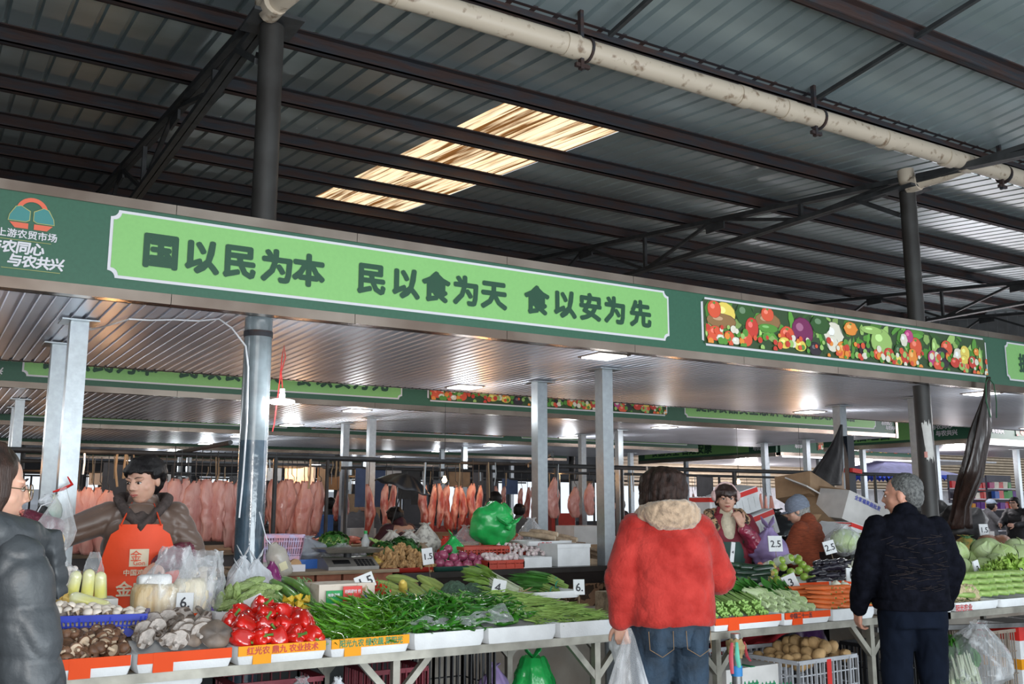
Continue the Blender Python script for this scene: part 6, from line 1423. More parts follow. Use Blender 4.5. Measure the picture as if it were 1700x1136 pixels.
t = foam_box((4.64, 4.88, 0), (.48, .42, .50), (0, 0, R(3)), 'white carton with green printing beside the rack post', tape=None, groove=False, mat=m_cardw)
b = MB()
for k in range(3): text_mb(b, '绿源 AAAA', .055, (-.22 + .16 * k, -.2125, .38 - .02 * k), (1, 0, 0), (0, 0, 1), bold=.0015)
text_mb(b, 'LAIR', .05, (.10, -.2125, .12), (0, 0, 1), (-1, 0, 0), bold=.001); b.build('green_print', m_greenink, t, smooth=False)
b = MB(); b.bx(-.02, .02, -.212, .21, .498, .503); b.build('green_seam_tape', m_greenink, t, smooth=False)
bag((5.85, 5.5, 0.0), .16, .62, M('black_cloth_bag', (.012, .012, .016), rough=.7), 'black sack standing behind the potato crate', 41, top=.6); bag((6.2, 5.65, .2), .17, .50, bagm('dark_purple_film', (.06, .02, .08), 1.0, .3), 'dark purple bag under the carrots', 42, top=.5)
crate(Vector((6.35, 5.0, 0)), (.5, .4, .5), m_blackp, 'black crate under the table behind the man in navy', 0)
# under the far right table: greens in clear bag, wicker crate, taped foam boxes
for k in range(9): bunch((6.62 + .07 * (k % 5), 4.62 + .05 * (k % 2), .06 + .10 * (k // 3)), (6.8 + .06 * (k % 5), 4.80, .34 + .09 * (k // 3)), 16, .04, (m_stemw, m_leafm), 'leafy bunch stuffed in the clear sack under the far right table', 'greens_bunch', .008, .035, .5, 1.6, False, 70 + k, cat='greens')
for o in [o for o in bpy.data.objects if o.name.startswith('greens_bunch')]: o['group'] = 'greens in the clear sack'
bag((6.86, 4.70, 0.02), .27, .62, m_clear, 'big clear sack of leafy greens under the far right table', 43, top=.35, amp=.2, lean=(.15, -.05))
crate(Vector((7.62, 5.02, 0)), (.42, .34, .52), M('brown_crate', (.30, .24, .19), rough=.7), 'brown plastic crate behind the clear sack', 0)
for k, (x_, tp, lb) in enumerate(((7.98, m_tapey, 'yellow-strapped foam box under the far right table'), (8.42, m_tapeo, 'orange-strapped foam box at the right edge, under the table'))):
    t = foam_box((x_, 5.0, 0), (.38, .36, .56), (0, 0, 0), lb, tape=m_taper, groove=True); b = MB(); b.box((0, 0, .24), (.39, .37, .08)); b.build('strap_tape', tp, t, smooth=False)
b = MB(); b.bar((6.2, 4.95, .60), (9.0, 4.7, .52), .035); b.build('support_bar', m_pole, smooth=False, label='loose grey steel bar running below the far right table', cat='bar')
# ---- below the left table
for k, (px, py, r, h, mt_, lb) in enumerate(((820, 1130, .10, .36, m_purpleb, 'purple mesh sack on the floor under the left table'), (885, 1135, .16, .36, m_greenb, 'green carrier bag under the left table'))):
    x_ = XY(px, 5.3, .35); bag((x_, 5.3, .22 if k else .2), r, h, mt_, lb, 50 + k, knot=not k, top=.45, ears=2 * k)
foam_box((XY(900, 5.15, .2), 5.2, 0), (.5, .35, .3), (0, 0, 0), 'foam box on the floor under the green carrier bag', tape=None)
foam_box((XY(820, 5.3, .2), 5.3, 0), (.25, .3, .2), (0, 0, 0), 'small foam box under the purple sack', tape=None)
for k, (a, c_, col) in enumerate(((375, 520, MH('dark_red_crate', '7a2030')), (600, 690, MH('dark_red_crate', '7a2030')), (700, 800, m_blackp))):
    x0, x1 = XY(a, 5.35, .5), XY(c_, 5.35, .5); crate(Vector(((x0 + x1) / 2, 5.4, .0)), (x1 - x0, .4, .60 if k < 2 else .68), col, '%s crate under the left table, %s' % (('dark red', 'dark red', 'black')[k], ('below the red peppers', 'below the long chillies', 'below the curled chillies')[k]), 0, nx=10)
bag((XY(500, 5.05, .5), 5.05, .35), .11, .28, m_clear, 'silvery clear bag hanging under the chillies', 55, top=.4); bag((XY(560, 5.1, .5), 5.1, .3), .09, .3, m_whiteb, 'pale bag hanging under the long chillies', 56, top=.3)
tray(X1(170), X1(345), 4.86, 5.3, .66, .05, 'white foam sheet slid under the mushroom trays'); 
# carrier bags of the coral-jacket shopper
hand_ = Euler((0, 0, R(-22))).to_matrix() @ Vector((-.235, -.035, .84)) * (1.70 / 1.68) + wc.location; t = empty('carrier_bag', (hand_.x + .01, hand_.y - .01, hand_.z - .55), label='thin clear carrier bag with pink meat, held by the shopper in coral', cat='bag')
b = MB(); n, m = 36, 14; rr = []
for j in range(m + 1):
    v = j / m; r = (.13 * (1 - .05 * v) if v < .45 else .125 * (1 - (v - .45) / .55) ** .9 + .012) * (1 if j else .6); rr.append([(r * (1 + .12 * noise.noise(Vector((i * .9, v * 1.2, 0)))) * math.cos(2 * math.pi * i / n) , r * .7 * (1 + .12 * noise.noise(Vector((i * .9, v, 5)))) * math.sin(2 * math.pi * i / n), .60 * v) for i in range(n)])
b.rings(rr, caps=False); b.build('film', film_mat('carrier_film', (.88, .88, .9), .14, .15, .5, .25), t, angle=0)
b = MB(); b.ell((0, 0, .07), (.10, .065, .06), 18, 12, nz=.3, fq=5); b.build('minced_meat', M('pink_mince', (.72, .26, .22), rough=.6, var=.25, scale=60, col2=(.80, .60, .55)), t)
bag((XY(1030, 4.2, .7), 4.2, .66), .055, .28, M('silver_bag', (.62, .66, .68), rough=.3, var=.15, bump=.8, bscale=12), 'silvery bag with red handle beside the coral jacket', 58, top=.15)
# ================================================================ back counter of the left stall
m_brick = M('brick_red', (.40, .15, .09), rough=.85, var=.2, scale=9, bump=.2)
t = empty('tiled_counter', (0, 0, 0), label='marble-edged cement counter behind the left stall with brown marble band', cat='counter')
b = MB(); b.bx(3.3, 5.6, 7.02, 8.05, 0, .84); b.build('cement_base', m_cement, t, smooth=False)
b = MB(); b.bx(3.28, 5.62, 6.98, 8.08, .95, .995); b.build('counter_top', M('dark_stone_edge', (.03, .026, .024), rough=.2), t, smooth=False)
b = MB(); b.bx(3.3, 5.6, 7.0, 7.03, .86, .95); b.bx(3.3, 5.6, 7.02, 8.05, .84, .95); b.build('dark_band', M('black_tile', (.022, .018, .017), rough=.15), t, smooth=False)
for k in range(6): b = MB(); b.bx(3.32 + .38 * k, 3.69 + .38 * k, 6.985, 7.02, .66, .85); b.build('marble_tile', m_marble, t, smooth=False)
t = empty('board_counter', (0, 0, 0), label='worn board counter on bricks carrying the weighing scale', cat='counter')
b = MB(); b.bx(2.15, 3.27, 7.0, 8.0, 1.005, 1.03); b.build('board_top', m_wood, t, smooth=False)
for k in range(5): b = MB(); b.bx(2.2 + .21 * k, 2.39 + .21 * k, 7.04, 7.14, .94, 1.005); b.build('brick', m_brick, t, smooth=False, label='red brick' if k % 2 else None)
b = MB(); b.bx(2.15, 3.27, 7.02, 8.0, .90, .94); b.bx(2.18, 3.25, 7.1, 7.95, 0, .90); b.build('dark_base', m_dark, t, smooth=False)
t = empty('board_counter', (0, 0, 0), label='low dark bench behind the seller in the orange apron', cat='counter')
b = MB(); b.bx(.95, 2.1, 7.25, 8.0, 1.0, 1.03); b.build('board_top', m_wood, t, smooth=False)
b = MB(); b.bx(1.0, 2.05, 7.3, 7.95, 0, 1.0); b.build('dark_base', m_dark, t, smooth=False)
# electronic weighing scale
t = empty('weighing_scale', (2.93, 7.22, 1.03), R(-4), label='electronic weighing scale with steel pan on the board counter', cat='scale')
b = MB(); prof = [(-.17, 0), (-.17, .025), (-.02, .085), (.15, .085), (.15, 0)]
b.rings([[(x, y, z) for y, z in prof] for x in (-.20, .20)]); b.build('body', M('scale_plastic', (.28, .26, .24), rough=.4, metal=.3), t, smooth=False)
b = MB(); b.lathe([(.03, .085), (.03, .125)], 12); b.build('pan_post', m_dark, t)
b = MB(); b.rings([[(sx * w, sy * d, z) for sx, sy in ((1, 1), (-1, 1), (-1, -1), (1, -1))] for w, d, z in ((.16, .11, .12), (.20, .15, .125), (.24, .19, .155), (.235, .185, .155), (.20, .15, .132))]); b.build('pan', M('steel_pan', (.50, .46, .40), rough=.3, metal=.8, var=.15), t, smooth=False)
b = MB()
for i in range(5):
    for j in range(4): b.box((.04 + .03 * i, -.155 + .028 * j, .033 + .0112 * j), (.022, .018, .006), (R(22), 0, 0))
b.build('keypad', m_blackp, t, smooth=False)
b = MB(); b.box((-.08, -.10, .056), (.13, .06, .008), (R(22), 0, 0)); b.build('display', m_blackp, t, smooth=False)
# bottle
p = aY(606, 925, 7.45); t = empty('water_bottle', (p.x, 7.45, 1.03), label='clear water bottle with green cap beside the scale', cat='bottle')
b = MB(); b.lathe([(.03, 0), (.034, .01), (.034, .15), (.03, .165), (.034, .18), (.034, .2), (.014, .245), (.013, .26)], 18); b.build('body', M('bottle_plastic', (.75, .8, .8), rough=.08, alpha=.4), t)
b = MB(); b.lathe([(.0145, .255), (.0145, .28), (.001, .281)], 14); b.build('cap', MH('bottle_green', '1f9a4a'), t)
b = MB(); b.lathe([(.0347, .04), (.0347, .085)], 18); b.build('label', MH('bottle_green', '1f9a4a'), t)
b = MB(); b.lathe([(.0347, .086), (.0347, .10)], 18); b.build('label_band', m_white, t)
# colander-like tub left of scale
crate(Vector((aY(458, 885, 7.5).x, 7.5, 1.09)), (.30, .26, .20), M('lilac_plastic', (.42, .40, .62), rough=.4, var=.25, scale=14, col2=(.6, .25, .3)), 'lilac see-through tub on the board counter beside the column', 0, 'laundry_tub', 4, 18, 'tub', 1.18)
b = MB(); pt = aY(458, 885, 7.5); b.bx(pt.x - .15, pt.x + .15, 7.38, 7.62, 1.03, 1.09); b.build('folded_box', m_cardw, smooth=False, label='low white carton under the lilac tub', cat='box')
bag((aY(510, 900, 7.6).x, 7.62, 1.03), .15, .24, bagm('bluish_film', (.50, .55, .62), .6), 'crumpled clear bag over blue packets left of the scale', 61, top=.6, amp=.4)
b = MB(); b.box((0, 0, 0), (.22, .12, .07)); b.build('blue_packet', MH('blue_packet', '2a60b0', rough=.4), loc=(aY(506, 905, 7.4).x, 7.42, 1.065), smooth=False, label='blue packet under the crumpled bag left of the scale', cat='packet')
b = MB(); b.lathe([(.02, -.02), (.045, -.02), (.045, .02), (.02, .02)], 20, axis=(0, 1, 0)); b.build('tape_roll', M('brown_tape_roll', (.45, .25, .10), rough=.4), loc=(aY(488, 920, 7.15).x, 7.12, 1.075), label='roll of brown tape left of the scale', cat='tape')
b = MB(); b.box((0, 0, 0), (.18, .10, .05)); b.build('small_radio', m_white, loc=(2.45, 7.12, 1.055), smooth=False, label='small white appliance in front of the tape roll', cat='box')
def pileleaf(name, px, py, Y, s, mat, lb, n=60, sz=.03, flat_=.55, seed=0, cat='greens'):
    rs = random.Random(seed); b = MB()
    for q in range(n):
        a = rs.uniform(0, 6.28); e = rs.uniform(.05, 1.45); d = Vector((math.cos(a) * math.sin(e) * s[0], math.sin(a) * math.sin(e) * s[1], math.cos(e) * s[2])) * rs.uniform(.7, 1.05); x, y, _ = frame(d)
        L = sz * rs.uniform(.7, 1.3); b.grid(lambda u, v: d + x * (u - .5) * L * 1.2 + y * (v - .5) * L * 1.2 + d.normalized() * (.25 * L * math.sin(u * 7 + q) * math.cos(v * 6)), 3, 3)
    b.ell((0, 0, s[2] * .2), (s[0] * .75, s[1] * .75, s[2] * .65), 14, 10, nz=.3)
    o = aY(px, py, Y); return b.build(name, mat, loc=o, label=lb, cat=cat, angle=0)
pileleaf('spinach_bunch', 552, 908, 7.75, (.17, .12, .12), m_leafm, 'bunch of leafy greens behind the scale', 80, .03, seed=1)
for k in range(14): b = MB(); A = aY(535 + 2.4 * k, 900 + 4 * math.sin(k), 7.6); b.tube([(0, 0, 0), (.03, .07, .02)], [.006, .004], 6); b.build('stalk_end', m_steml, loc=A, label='pale stalk end of the greens behind the scale', cat='greens', group='stalk ends behind the scale')
bag((aY(590, 925, 7.45).x - .05, 7.62, 1.03), .16, .18, m_clear, 'crumpled clear bag behind the scale pan', 62, top=.3, amp=.45)
bag((aY(620, 930, 7.25).x, 7.2, 1.03), .06, .09, bagm('yellow_mix_film', (.70, .48, .10), .9), 'small bag of yellow kernels right of the scale', 63)
pileleaf('coriander_heap', 640, 925, 7.35, (.16, .14, .12), m_leafd, 'dark green coriander heap behind the ginger', 120, .028, seed=2)
pileleaf('coriander_heap', 668, 918, 7.45, (.17, .14, .13), m_leafd, 'dark green coriander heap nearer the newspaper bundle', 120, .028, seed=3)
for k in range(22): A = aY(612 + 2.2 * k + U(-2, 2), 893 + .6 * k, 7.6); b = MB(); b.tube([(0, 0, 0), (.06, -.04, -.05), (.10, -.08, -.10)], [.007, .006, .005], 6); b.build('celery_stalk', m_steml, loc=A, label='pale celery stalk leaning over the coriander', cat='celery', group='celery stalks over the coriander')
m_news = M('newsprint', (.52, .49, .44), rough=.85, var=.25, scale=28, col2=(.28, .26, .24), lo=.38, hi=.5, bump=.3, bscale=8)
for k, (px, py, r, h) in enumerate(((650, 930, .13, .30), (678, 925, .14, .30), (705, 925, .13, .36))):
    pp = aY(px, py, 7.85); bag((pp.x, 7.85, 1.0), r, h, m_news, 'newspaper-wrapped bundle behind the coriander, %s' % ('left', 'middle', 'right and tallest')[k], 64 + k, top=.5, amp=.25, name='newspaper_bundle', cat='bundle')
pp = aY(700, 930, 7.55); bag((pp.x, 7.55, 1.0), .10, .2, M('brown_paper', (.33, .24, .16), rough=.9, bump=.4), 'brown paper bag in front of the newspaper bundles', 67, top=.6)
bag((aY(735, 900, 8.0).x, 7.95, 1.0), .10, .24, m_redb, 'red carrier bag behind the small green bag', 68, top=.4)
bag((aY(752, 925, 7.45).x, 7.45, .995), .10, .26, m_greenb, 'small green bag left of the red basket', 69, top=.35, ears=1)
# ginger heap
tray(XY(632, 7.0, 1.0), XY(728, 7.0, 1.0), 7.03, 7.4, .997, .035, 'red tray under the ginger', mat=MH('dark_red_plastic', 'a02a20', rough=.4))
m_gin = M('ginger_skin', (.50, .29, .12), rough=.8, var=.2, scale=30, rnd=.25, bump=.4)
b = MB(); b.ell((0, 0, 0), (.036, .018, .015), 10, 8, nz=.25); b.ell((.02, .016, .003), (.02, .012, .012), 8, 6); b.ell((-.012, -.015, .004), (.014, .016, .01), 8, 6); pg = b.build('ginger_root', m_gin)
x0, x1 = XY(640, 7.05, 1.05), XY(724, 7.05, 1.05)
heap(pg, 12, 8, x0, x1, 7.07, 7.36, lambda u, v: 1.045 + .13 * math.sin(min(1, v * 1.2) * 1.57) * (1 - abs(2 * u - .9) ** 2.5 * .7), RR, 'knobbly brown ginger root in the heap by the 1.5 card', 'ginger roots', sc=(.8, 1.2)); heap(pg, 10, 4, x0, x1, 7.05, 7.2, lambda u, v: 1.03 + .06 * v, RR, 'knobbly brown ginger root in the heap by the 1.5 card', 'ginger roots'); hide_proto(pg)
# red onions
tray(XY(722, 7.0, 1.0), XY(803, 7.0, 1.0), 7.0, 7.3, .997, .035, 'dark green tray under the red onions', mat=MH('dark_green_plastic', '1f4a40', rough=.4))
m_oni = M('red_onion_skin', (.25, .025, .075), rough=.22, var=.3, scale=6, stretch=(4, 4, .5), rnd=.2, coat=.4, col2=(.42, .10, .18))
b = MB(); b.lathe([(.001, -.036), (.02, -.034), (.036, -.02), (.042, 0), (.036, .02), (.018, .034), (.006, .042), (.004, .055)], 20); po_ = b.build('red_onion', m_oni)
for k, (px, py, Y) in enumerate(((730, 935, 7.1), (745, 938, 7.06), (760, 939, 7.08), (776, 938, 7.06), (792, 936, 7.08), (736, 922, 7.2), (753, 927, 7.2), (768, 924, 7.2), (784, 926, 7.2), (728, 924, 7.25), (797, 928, 7.2), (744, 912, 7.3))): dup(po_, aY(px, py, Y), (U(-.8, .8), U(-.8, .8), 0), U(.9, 1.1), 'glossy red onion on the dark green tray', 'red onions')
hide_proto(po_)
# red basket, garlic and white boxes
m_redc2 = MH('orange_red_plastic', 'b8402c', rough=.4)
crate(Vector((XY(798, 7.35, 1.1), 7.38, 1.0)), (.44, .26, .17), m_redc2, 'tall orange-red basket under the big green bag', 0, 'plastic_basket', 4, 12, 'basket'); crate(Vector((XY(845, 7.55, 1.1), 7.62, 1.0)), (.36, .2, .18), m_redc2, 'second orange-red basket behind the garlic', 0, 'plastic_basket', 4, 10, 'basket')
crate(Vector((XY(835, 7.05, 1.0), 7.1, .997)), (.34, .2, .07), m_redc2, 'low orange-red tray of garlic bulbs', 0, 'plastic_basket', 2, 8, 'basket')
m_gar = M('garlic_bulb_skin', (.70, .64, .60), rough=.5, rnd=.1, var=.15, scale=12, stretch=(4, 4, .6), col2=(.52, .36, .40)); b = MB(); b.lathe([(.002, -.022), (.018, -.021), (.028, -.008), (.026, .006), (.012, .018), (.004, .03), (.003, .04)], 18, lobes=7, amp=.06); pga = b.build('garlic_bulb', m_gar, angle=0)
x0, x1 = XY(802, 7.1, 1.05), XY(862, 7.1, 1.05); heap(pga, 7, 3, x0, x1, 7.05, 7.2, lambda u, v: 1.07 + .03 * v, RR, 'white garlic bulb in the low orange-red tray', 'garlic bulbs in the red tray'); 
x0, x1 = XY(842, 7.3, 1.05), XY(902, 7.3, 1.05); heap(pga, 9, 6, x0, x1, 7.22, 7.5, lambda u, v: 1.09 + .08 * v, RR, 'small purple-tinged garlic bulb in the open white box', 'garlic bulbs in the white box', sc=(.6, .8)); hide_proto(pga)
foam_box((XY(890, 7.05, 1.0), 7.2, .997), (.28, .36, .085), (0, 0, 0), 'low white box carrying the small garlic bulbs', tape=None, groove=False)
foam_box((XY(942, 7.15, 1.05), 7.25, .997), (.34, .4, .155), (0, 0, 0), 'square white foam box right of the garlic', tape=None, groove=False, lid=True)
t = tray(XY(893, 7.2, 1.15), XY(968, 7.2, 1.15), 7.35, 7.75, 1.16, .04, 'white lid with red print carrying the yams', None); b = MB(); text_mb(b, '山药 鲜品', .035, (-.15, -.215, .002), (1, 0, 0), (0, 0, 1), bold=.001); b.build('print', m_redink, t, smooth=False)
m_yam = M('yam_skin', (.42, .31, .21), rough=.85, var=.2, scale=20, rnd=.15, bump=.3)
def yam(A, B_, r, lb, grp): 
    mid = (A + B_) / 2; b = MB(); b.tube([A - mid, (A - mid) * .95, (0, 0, .006), (B_ - mid) * .9, B_ - mid], [r * .8, r, r, r * .9, r * .4], 12); o = b.build('yam', m_yam, loc=mid, label=lb, cat='yam', group=grp); b = MB(); b.tube([A - mid, (A - mid) * 1.01], [r * .82, r * .75], 12); b.build('cut_end', m_cut2, o)
m_cut2 = M('yam_flesh', (.72, .60, .45), rough=.7)
for k, (a, c_) in enumerate((((922, 894), (862, 886)), ((945, 899), (880, 890)), ((955, 903), (895, 893)), ((926, 888), (878, 882)), ((958, 897), (915, 888)))): yam(aY(*a, 7.5), aY(*c_, 7.75), .024, 'long brown yam lying on the white lid', 'yams on the white lid')
for k in range(7): yam(aY(1005 + (k % 2) * 5, 944 - 4 * k, 7.15), aY(972 - 2 * k + 12, 933 - 4 * k, 7.4), .017, 'brown yam on the counter by the coral jacket', 'yams at the counter end')
for k in range(4): yam(aY(1008, 946 - 3 * k, 7.1), aY(975, 938 - 3 * k, 7.2), .016, 'brown yam on the counter by the coral jacket', 'yams at the counter end')
# big green bag
pp = aY(820, 873, 7.6); b = MB(); n, m = 48, 34; rr = []
for j in range(m + 1):
    ph = math.pi * min(max(j / m, .02), .98); ring = []
    for i in range(n):
        th = 2 * math.pi * i / n; d = Vector((math.sin(ph) * math.cos(th), math.sin(ph) * math.sin(th), -math.cos(ph))); kd = (d - Vector((.55, -.6, .5)).normalized()).length
        k_ = 1 + .16 * noise.noise(d * 1.6) - .10 * abs(noise.noise(d * 4 + Vector((4, 0, 0)))) + .045 * math.sin(9 * math.atan2(d.z - .4, d.x - .45)) * min(1, kd) - .12 * max(0, .3 - kd)
        ring.append((d.x * .225 * k_, d.y * .17 * k_, d.z * .20 * k_))
    rr.append(ring)
b.rings(rr); b.build('plastic_bag', m_greenb, loc=(pp.x, 7.6, pp.z + .01), label='big bright green carrier bag of vegetables on the orange-red basket', cat='bag', angle=0)
b = MB(); q_ = aY(845, 875, 7.4); b.ell((0, 0, 0), (.03, .03, .03), 10, 8, nz=.6); 
for s_ in (-1, 1): b.tube([(0, 0, 0), (s_ * .07, 0, .05), (s_ * .13, 0, .09)], [.02, .05, .008], 10, flat=.3)
b.build('bag_knot', m_greenb, loc=q_, label='tied knot and handles of the big green bag', cat='bag', angle=0)
bag((aY(772, 905, 7.75).x, 7.75, 1.0), .11, .34, m_clear, 'clear bag behind the orange-red basket', 72, top=.5); bag((aY(882, 890, 7.8).x, 7.8, 1.0), .13, .40, m_clear, 'clear crumpled bag right of the big green bag', 73, top=.4, amp=.4)
# cardboard boxes behind the posts
foam_box((5.72, 8.55, .80), (.56, .45, .34), (0, 0, R(-8)), 'open brown cardboard box between the middle posts', tape=None, groove=False, mat=m_card, ink=m_greenink, words='', open_=True, name='cardboard_box')
b = MB(); b.box((0, -.25, .05), (.5, .02, .18), (R(-50), 0, 0)); b.build('box_flap', m_card, loc=(5.68, 8.1, 1.02), smooth=False, label='folded flap of the open cardboard box', cat='cardboard flap')
bp = MB(); bp.bx(5.35, 6.9, 8.3, 9.2, 0, .80); bp.build('storage_bench', m_dark, smooth=False, label='dark bench carrying cartons behind the middle posts', cat='bench')
foam_box((6.25, 8.75, .80), (.42, .4, .50), (0, 0, R(-5)), 'white carton with red letters behind the open cardboard box', tape=None, groove=False, mat=m_cardw, words='A A', ink=m_redink, name='carton')
foam_box((6.62, 8.6, .80), (.3, .35, .38), (0, 0, R(5)), 'white carton with red tape next to the coral jacket collar', tape=m_taper, groove=False, mat=m_cardw, name='carton')

# ================================================================ right stall: back counter with piled boxes
t = empty('storage_counter', (0, 0, 0), label='dark counter behind the seller with earmuffs', cat='counter')
b = MB(); b.bx(6.9, 12.5, 7.25, 8.0, .95, 1.0); b.build('top', m_dark, t, smooth=False); b = MB(); b.bx(6.95, 12.4, 7.3, 7.95, 0, .95); b.build('base', m_dark, t, smooth=False)
def at(px, py, Y): return aY(px, py, Y)
foam_box(at(1222, 850, 7.4) - Vector((0, 0, .02)), (.42, .3, .24), (R(4), R(-16), R(-8)), 'tilted white foam box with red tape behind the earmuffs', lid=False)
foam_box(at(1180, 845, 7.6) - Vector((0, 0, .1)), (.30, .3, .22), (0, 0, 0), 'white foam box with red tape left of the earmuffs', lid=False)
foam_box(at(1255, 880, 7.3) - Vector((0, 0, .08)), (.38, .3, .25), (0, R(-18), R(-10)), 'lower white foam box with red tape right of the seller', lid=False)
for px, w_, h_ in ((1222, .5, .22), (1180, .4, .35), (1255, .5, .13)): x_ = XY(px, 7.55, 1.2); b = MB(); b.bx(x_ - w_ / 2, x_ + w_ / 2, 7.4, 7.85, 1.0, 1.0 + h_); b.build('packing_box', m_cardw, smooth=False, label='white carton holding up the pile, %s' % {1222: 'behind the earmuffs', 1180: 'left of the earmuffs', 1255: 'right of the seller'}[px], cat='box')
bag((at(1285, 870, 7.6).x, 7.6, 1.0), .28, .48, bagm('black_film', (.012, .014, .016), 1.0, .22), 'black bin bag between the foam boxes and the knit cap', 81, top=.45, amp=.35)
foam_box(at(1338, 830, 7.9) - Vector((0, 0, .05)), (.62, .45, .26), (R(-8), R(18), R(12)), 'brown open carton with white lid flap above the knit cap', tape=None, groove=False, mat=m_card, open_=True, name='cardboard_box')
b = MB(); b.box((0, 0, 0), (.55, .3, .015), (R(20), R(16), R(12))); b.build('box_flap', m_cardw, loc=at(1342, 812, 7.7), smooth=False, label='white flap of the brown carton above the knit cap', cat='cardboard flap')
foam_box(at(1372, 862, 7.6) - Vector((.05, 0, .0)), (.62, .42, .20), (R(10), R(-42), R(5)), 'brown carton leaning behind the white carton with blue print', tape=None, groove=False, mat=m_card, name='cardboard_box')
t = foam_box(at(1412, 862, 7.35) - Vector((.05, 0, .08)), (.62, .45, .32), (R(4), R(20), R(-6)), 'white carton with blue printed edge leaning behind the man in navy', tape=None, groove=False, mat=m_cardw, name='carton')
b = MB(); text_mb(b, '全家福果蔬批发', .055, (-.22, -.23, .255), (1, 0, 0), (0, 0, 1), bold=.0012); b.build('print', m_blueink, t, smooth=False)
foam_box(at(1375, 905, 7.1) - Vector((0, 0, .1)), (.44, .34, .26), (R(6), R(-28), R(-4)), 'white foam box with red lettering leaning right of the rust jumper', tape=None, ink=m_redink, words='鲜')
foam_box(at(1408, 880, 7.0) - Vector((.0, 0, .15)), (.34, .3, .2), (0, R(14), 0), 'small foam box with red corner above the bagged cabbage')
for k, (px, w_, h_) in enumerate(((1350, 1.2, .42), (1420, .9, .3), (1480, 1.0, .35))): x_ = XY(px, 7.6, 1.2); b = MB(); b.bx(x_ - w_ / 2, x_ + w_ / 2, 7.45, 7.95, 1.0, 1.0 + h_); b.build('packing_box', m_card, smooth=False, label='brown carton at the bottom of the carton pile, %s' % ('left', 'middle', 'right')[k], cat='box')
# black cloth drapes
m_drape = M('black_cloth_drape', (.016, .013, .014), rough=.5, var=.3, scale=5, bump=.4, sheen=.2); m_drape2 = M('brown_black_film', (.035, .018, .014), rough=.3, var=.3, scale=3, stretch=(3, 3, .5), bump=.6, bscale=8, coat=.3)
def drape(pts, rs_, mat, lb, n=28, folds=7, amp=.22, flat_=.5):
    b = MB(); rr = []
    P_ = [Vector(p) for p in pts]; N = 26
    for j in range(N + 1):
        u = j / N * (len(P_) - 1); i = min(int(u), len(P_) - 2); f_ = u - i; f_ = f_ * f_ * (3 - 2 * f_) if False else f_; c = P_[i].lerp(P_[i + 1], f_); r = rs_[i] + (rs_[i + 1] - rs_[i]) * f_
        rr.append([c + Vector((math.cos(t) * r, math.sin(t) * r * flat_, 0)) * (1 + amp * math.cos(folds * t + 1.5 * noise.noise(Vector((j * .12, 0, 0)))) + amp * noise.noise(Vector((math.cos(t) * 2, math.sin(t) * 2, j * .15)))) for t in (2 * math.pi * k / n for k in range(n))])
    b.rings(rr); return b.build('hanging_cloth', mat, label=lb, cat='cloth', angle=0)
Y_ = 6.05
drape([aY(1641, 626, Y_), aY(1637, 660, Y_), aY(1628, 720, Y_ + .05), aY(1612, 790, 6.2), aY(1596, 840, 6.4), aY(1590, 878, 6.5)], [.025, .05, .13, .15, .11, .17], m_drape2, 'long black-brown rolled cloth tied to the sign board, hanging right of the painted column')
dr_ = bpy.data.objects['hanging_cloth']
for s_ in (-1, 1): b = MB(); A = aY(1641, 628, Y_ - .02); b.tube([A, A + Vector((s_ * .07, -.01, -.06)), A + Vector((s_ * .09, -.01, -.25)), A + Vector((s_ * .05, -.02, -.42))], .008, 6, flat=.4); b.build('cord', MH('green_cord', '3f6a50'), dr_, label='green cord')
drape([aY(1397, 705, 8.0), aY(1390, 740, 7.98), aY(1378, 775, 7.95), aY(1366, 806, 7.9)], [.02, .10, .2, .30], m_drape, 'black cloth hanging in a triangle from the right galvanised post', amp=.12, flat_=.3)
b = MB(); b.bx(9.62, 9.74, 7.93, 7.99, 1.0, 2.35); b.build('wrapped_post', M('navy_wrap', (.015, .02, .03), rough=.3), smooth=False, label='dark wrapped bar in front of the right galvanised post', cat='bar')
b = MB(); b.box((0, 0, 0), (.17, .13, .05), (0, .1, 0)); b.build('red_tape_band', m_taper, loc=(9.72, 7.95, 1.93), smooth=False, label='red tape around the dark wrapped bar', cat='tape')
for k, (px, py, r, Y) in enumerate(((1560, 850, .38, 6.9), (1530, 860, .36, 7.2), (1600, 868, .30, 6.6))): pp = aY(px, py, Y); b = MB(); b.ell((0, 0, 0), (r, r * .7, .26), 24, 16, nz=.5, fq=2.2, seed=k); b.build('cloth_heap', m_drape, loc=(pp.x, Y, 1.25), label='dark cloth heap on the counter, %s' % ('middle, by the painted column', 'behind the man in navy', 'under the rolled cloth')[k], cat='cloth', angle=0)
b = MB(); b.bx(7.9, 11.6, 6.52, 6.96, .93, 1.12); b.bx(8.0, 11.5, 6.55, 6.95, 0, .93); b.build('packed_counter', m_cement, smooth=False, label='low counter under the dark cloth heap', cat='counter')
b = MB(); b.bx(8.3, 10.3, 6.44, 6.52, 1.03, 1.13); b.build('orange_cover', MH('orange_sheet', 'c8553a', rough=.7), smooth=False, label='orange sheet edge under the dark cloth heap', cat='cloth')
for k in range(2): b = MB(); b.cap((-.1, 0, 0), (.1, 0, 0), .09, .09, 16); b.build('sausage_roll', M('brown_roll', (.30, .13, .07), rough=.5), loc=aY(1640 + 22 * k, 903, 6.0), rot=(0, 0, .4), label='brown wrapped roll behind the cabbages, %s' % ('left', 'right')[k], cat='package')
bag((aY(1605, 905, 6.05).x, 6.05, 1.0), .14, .22, M('printed_snack_bag', (.45, .30, .08), rough=.35, var=.4, scale=7, col2=(.08, .20, .08), lo=.45, hi=.55), 'yellow and green printed sack behind the cabbages', 82, top=.7)

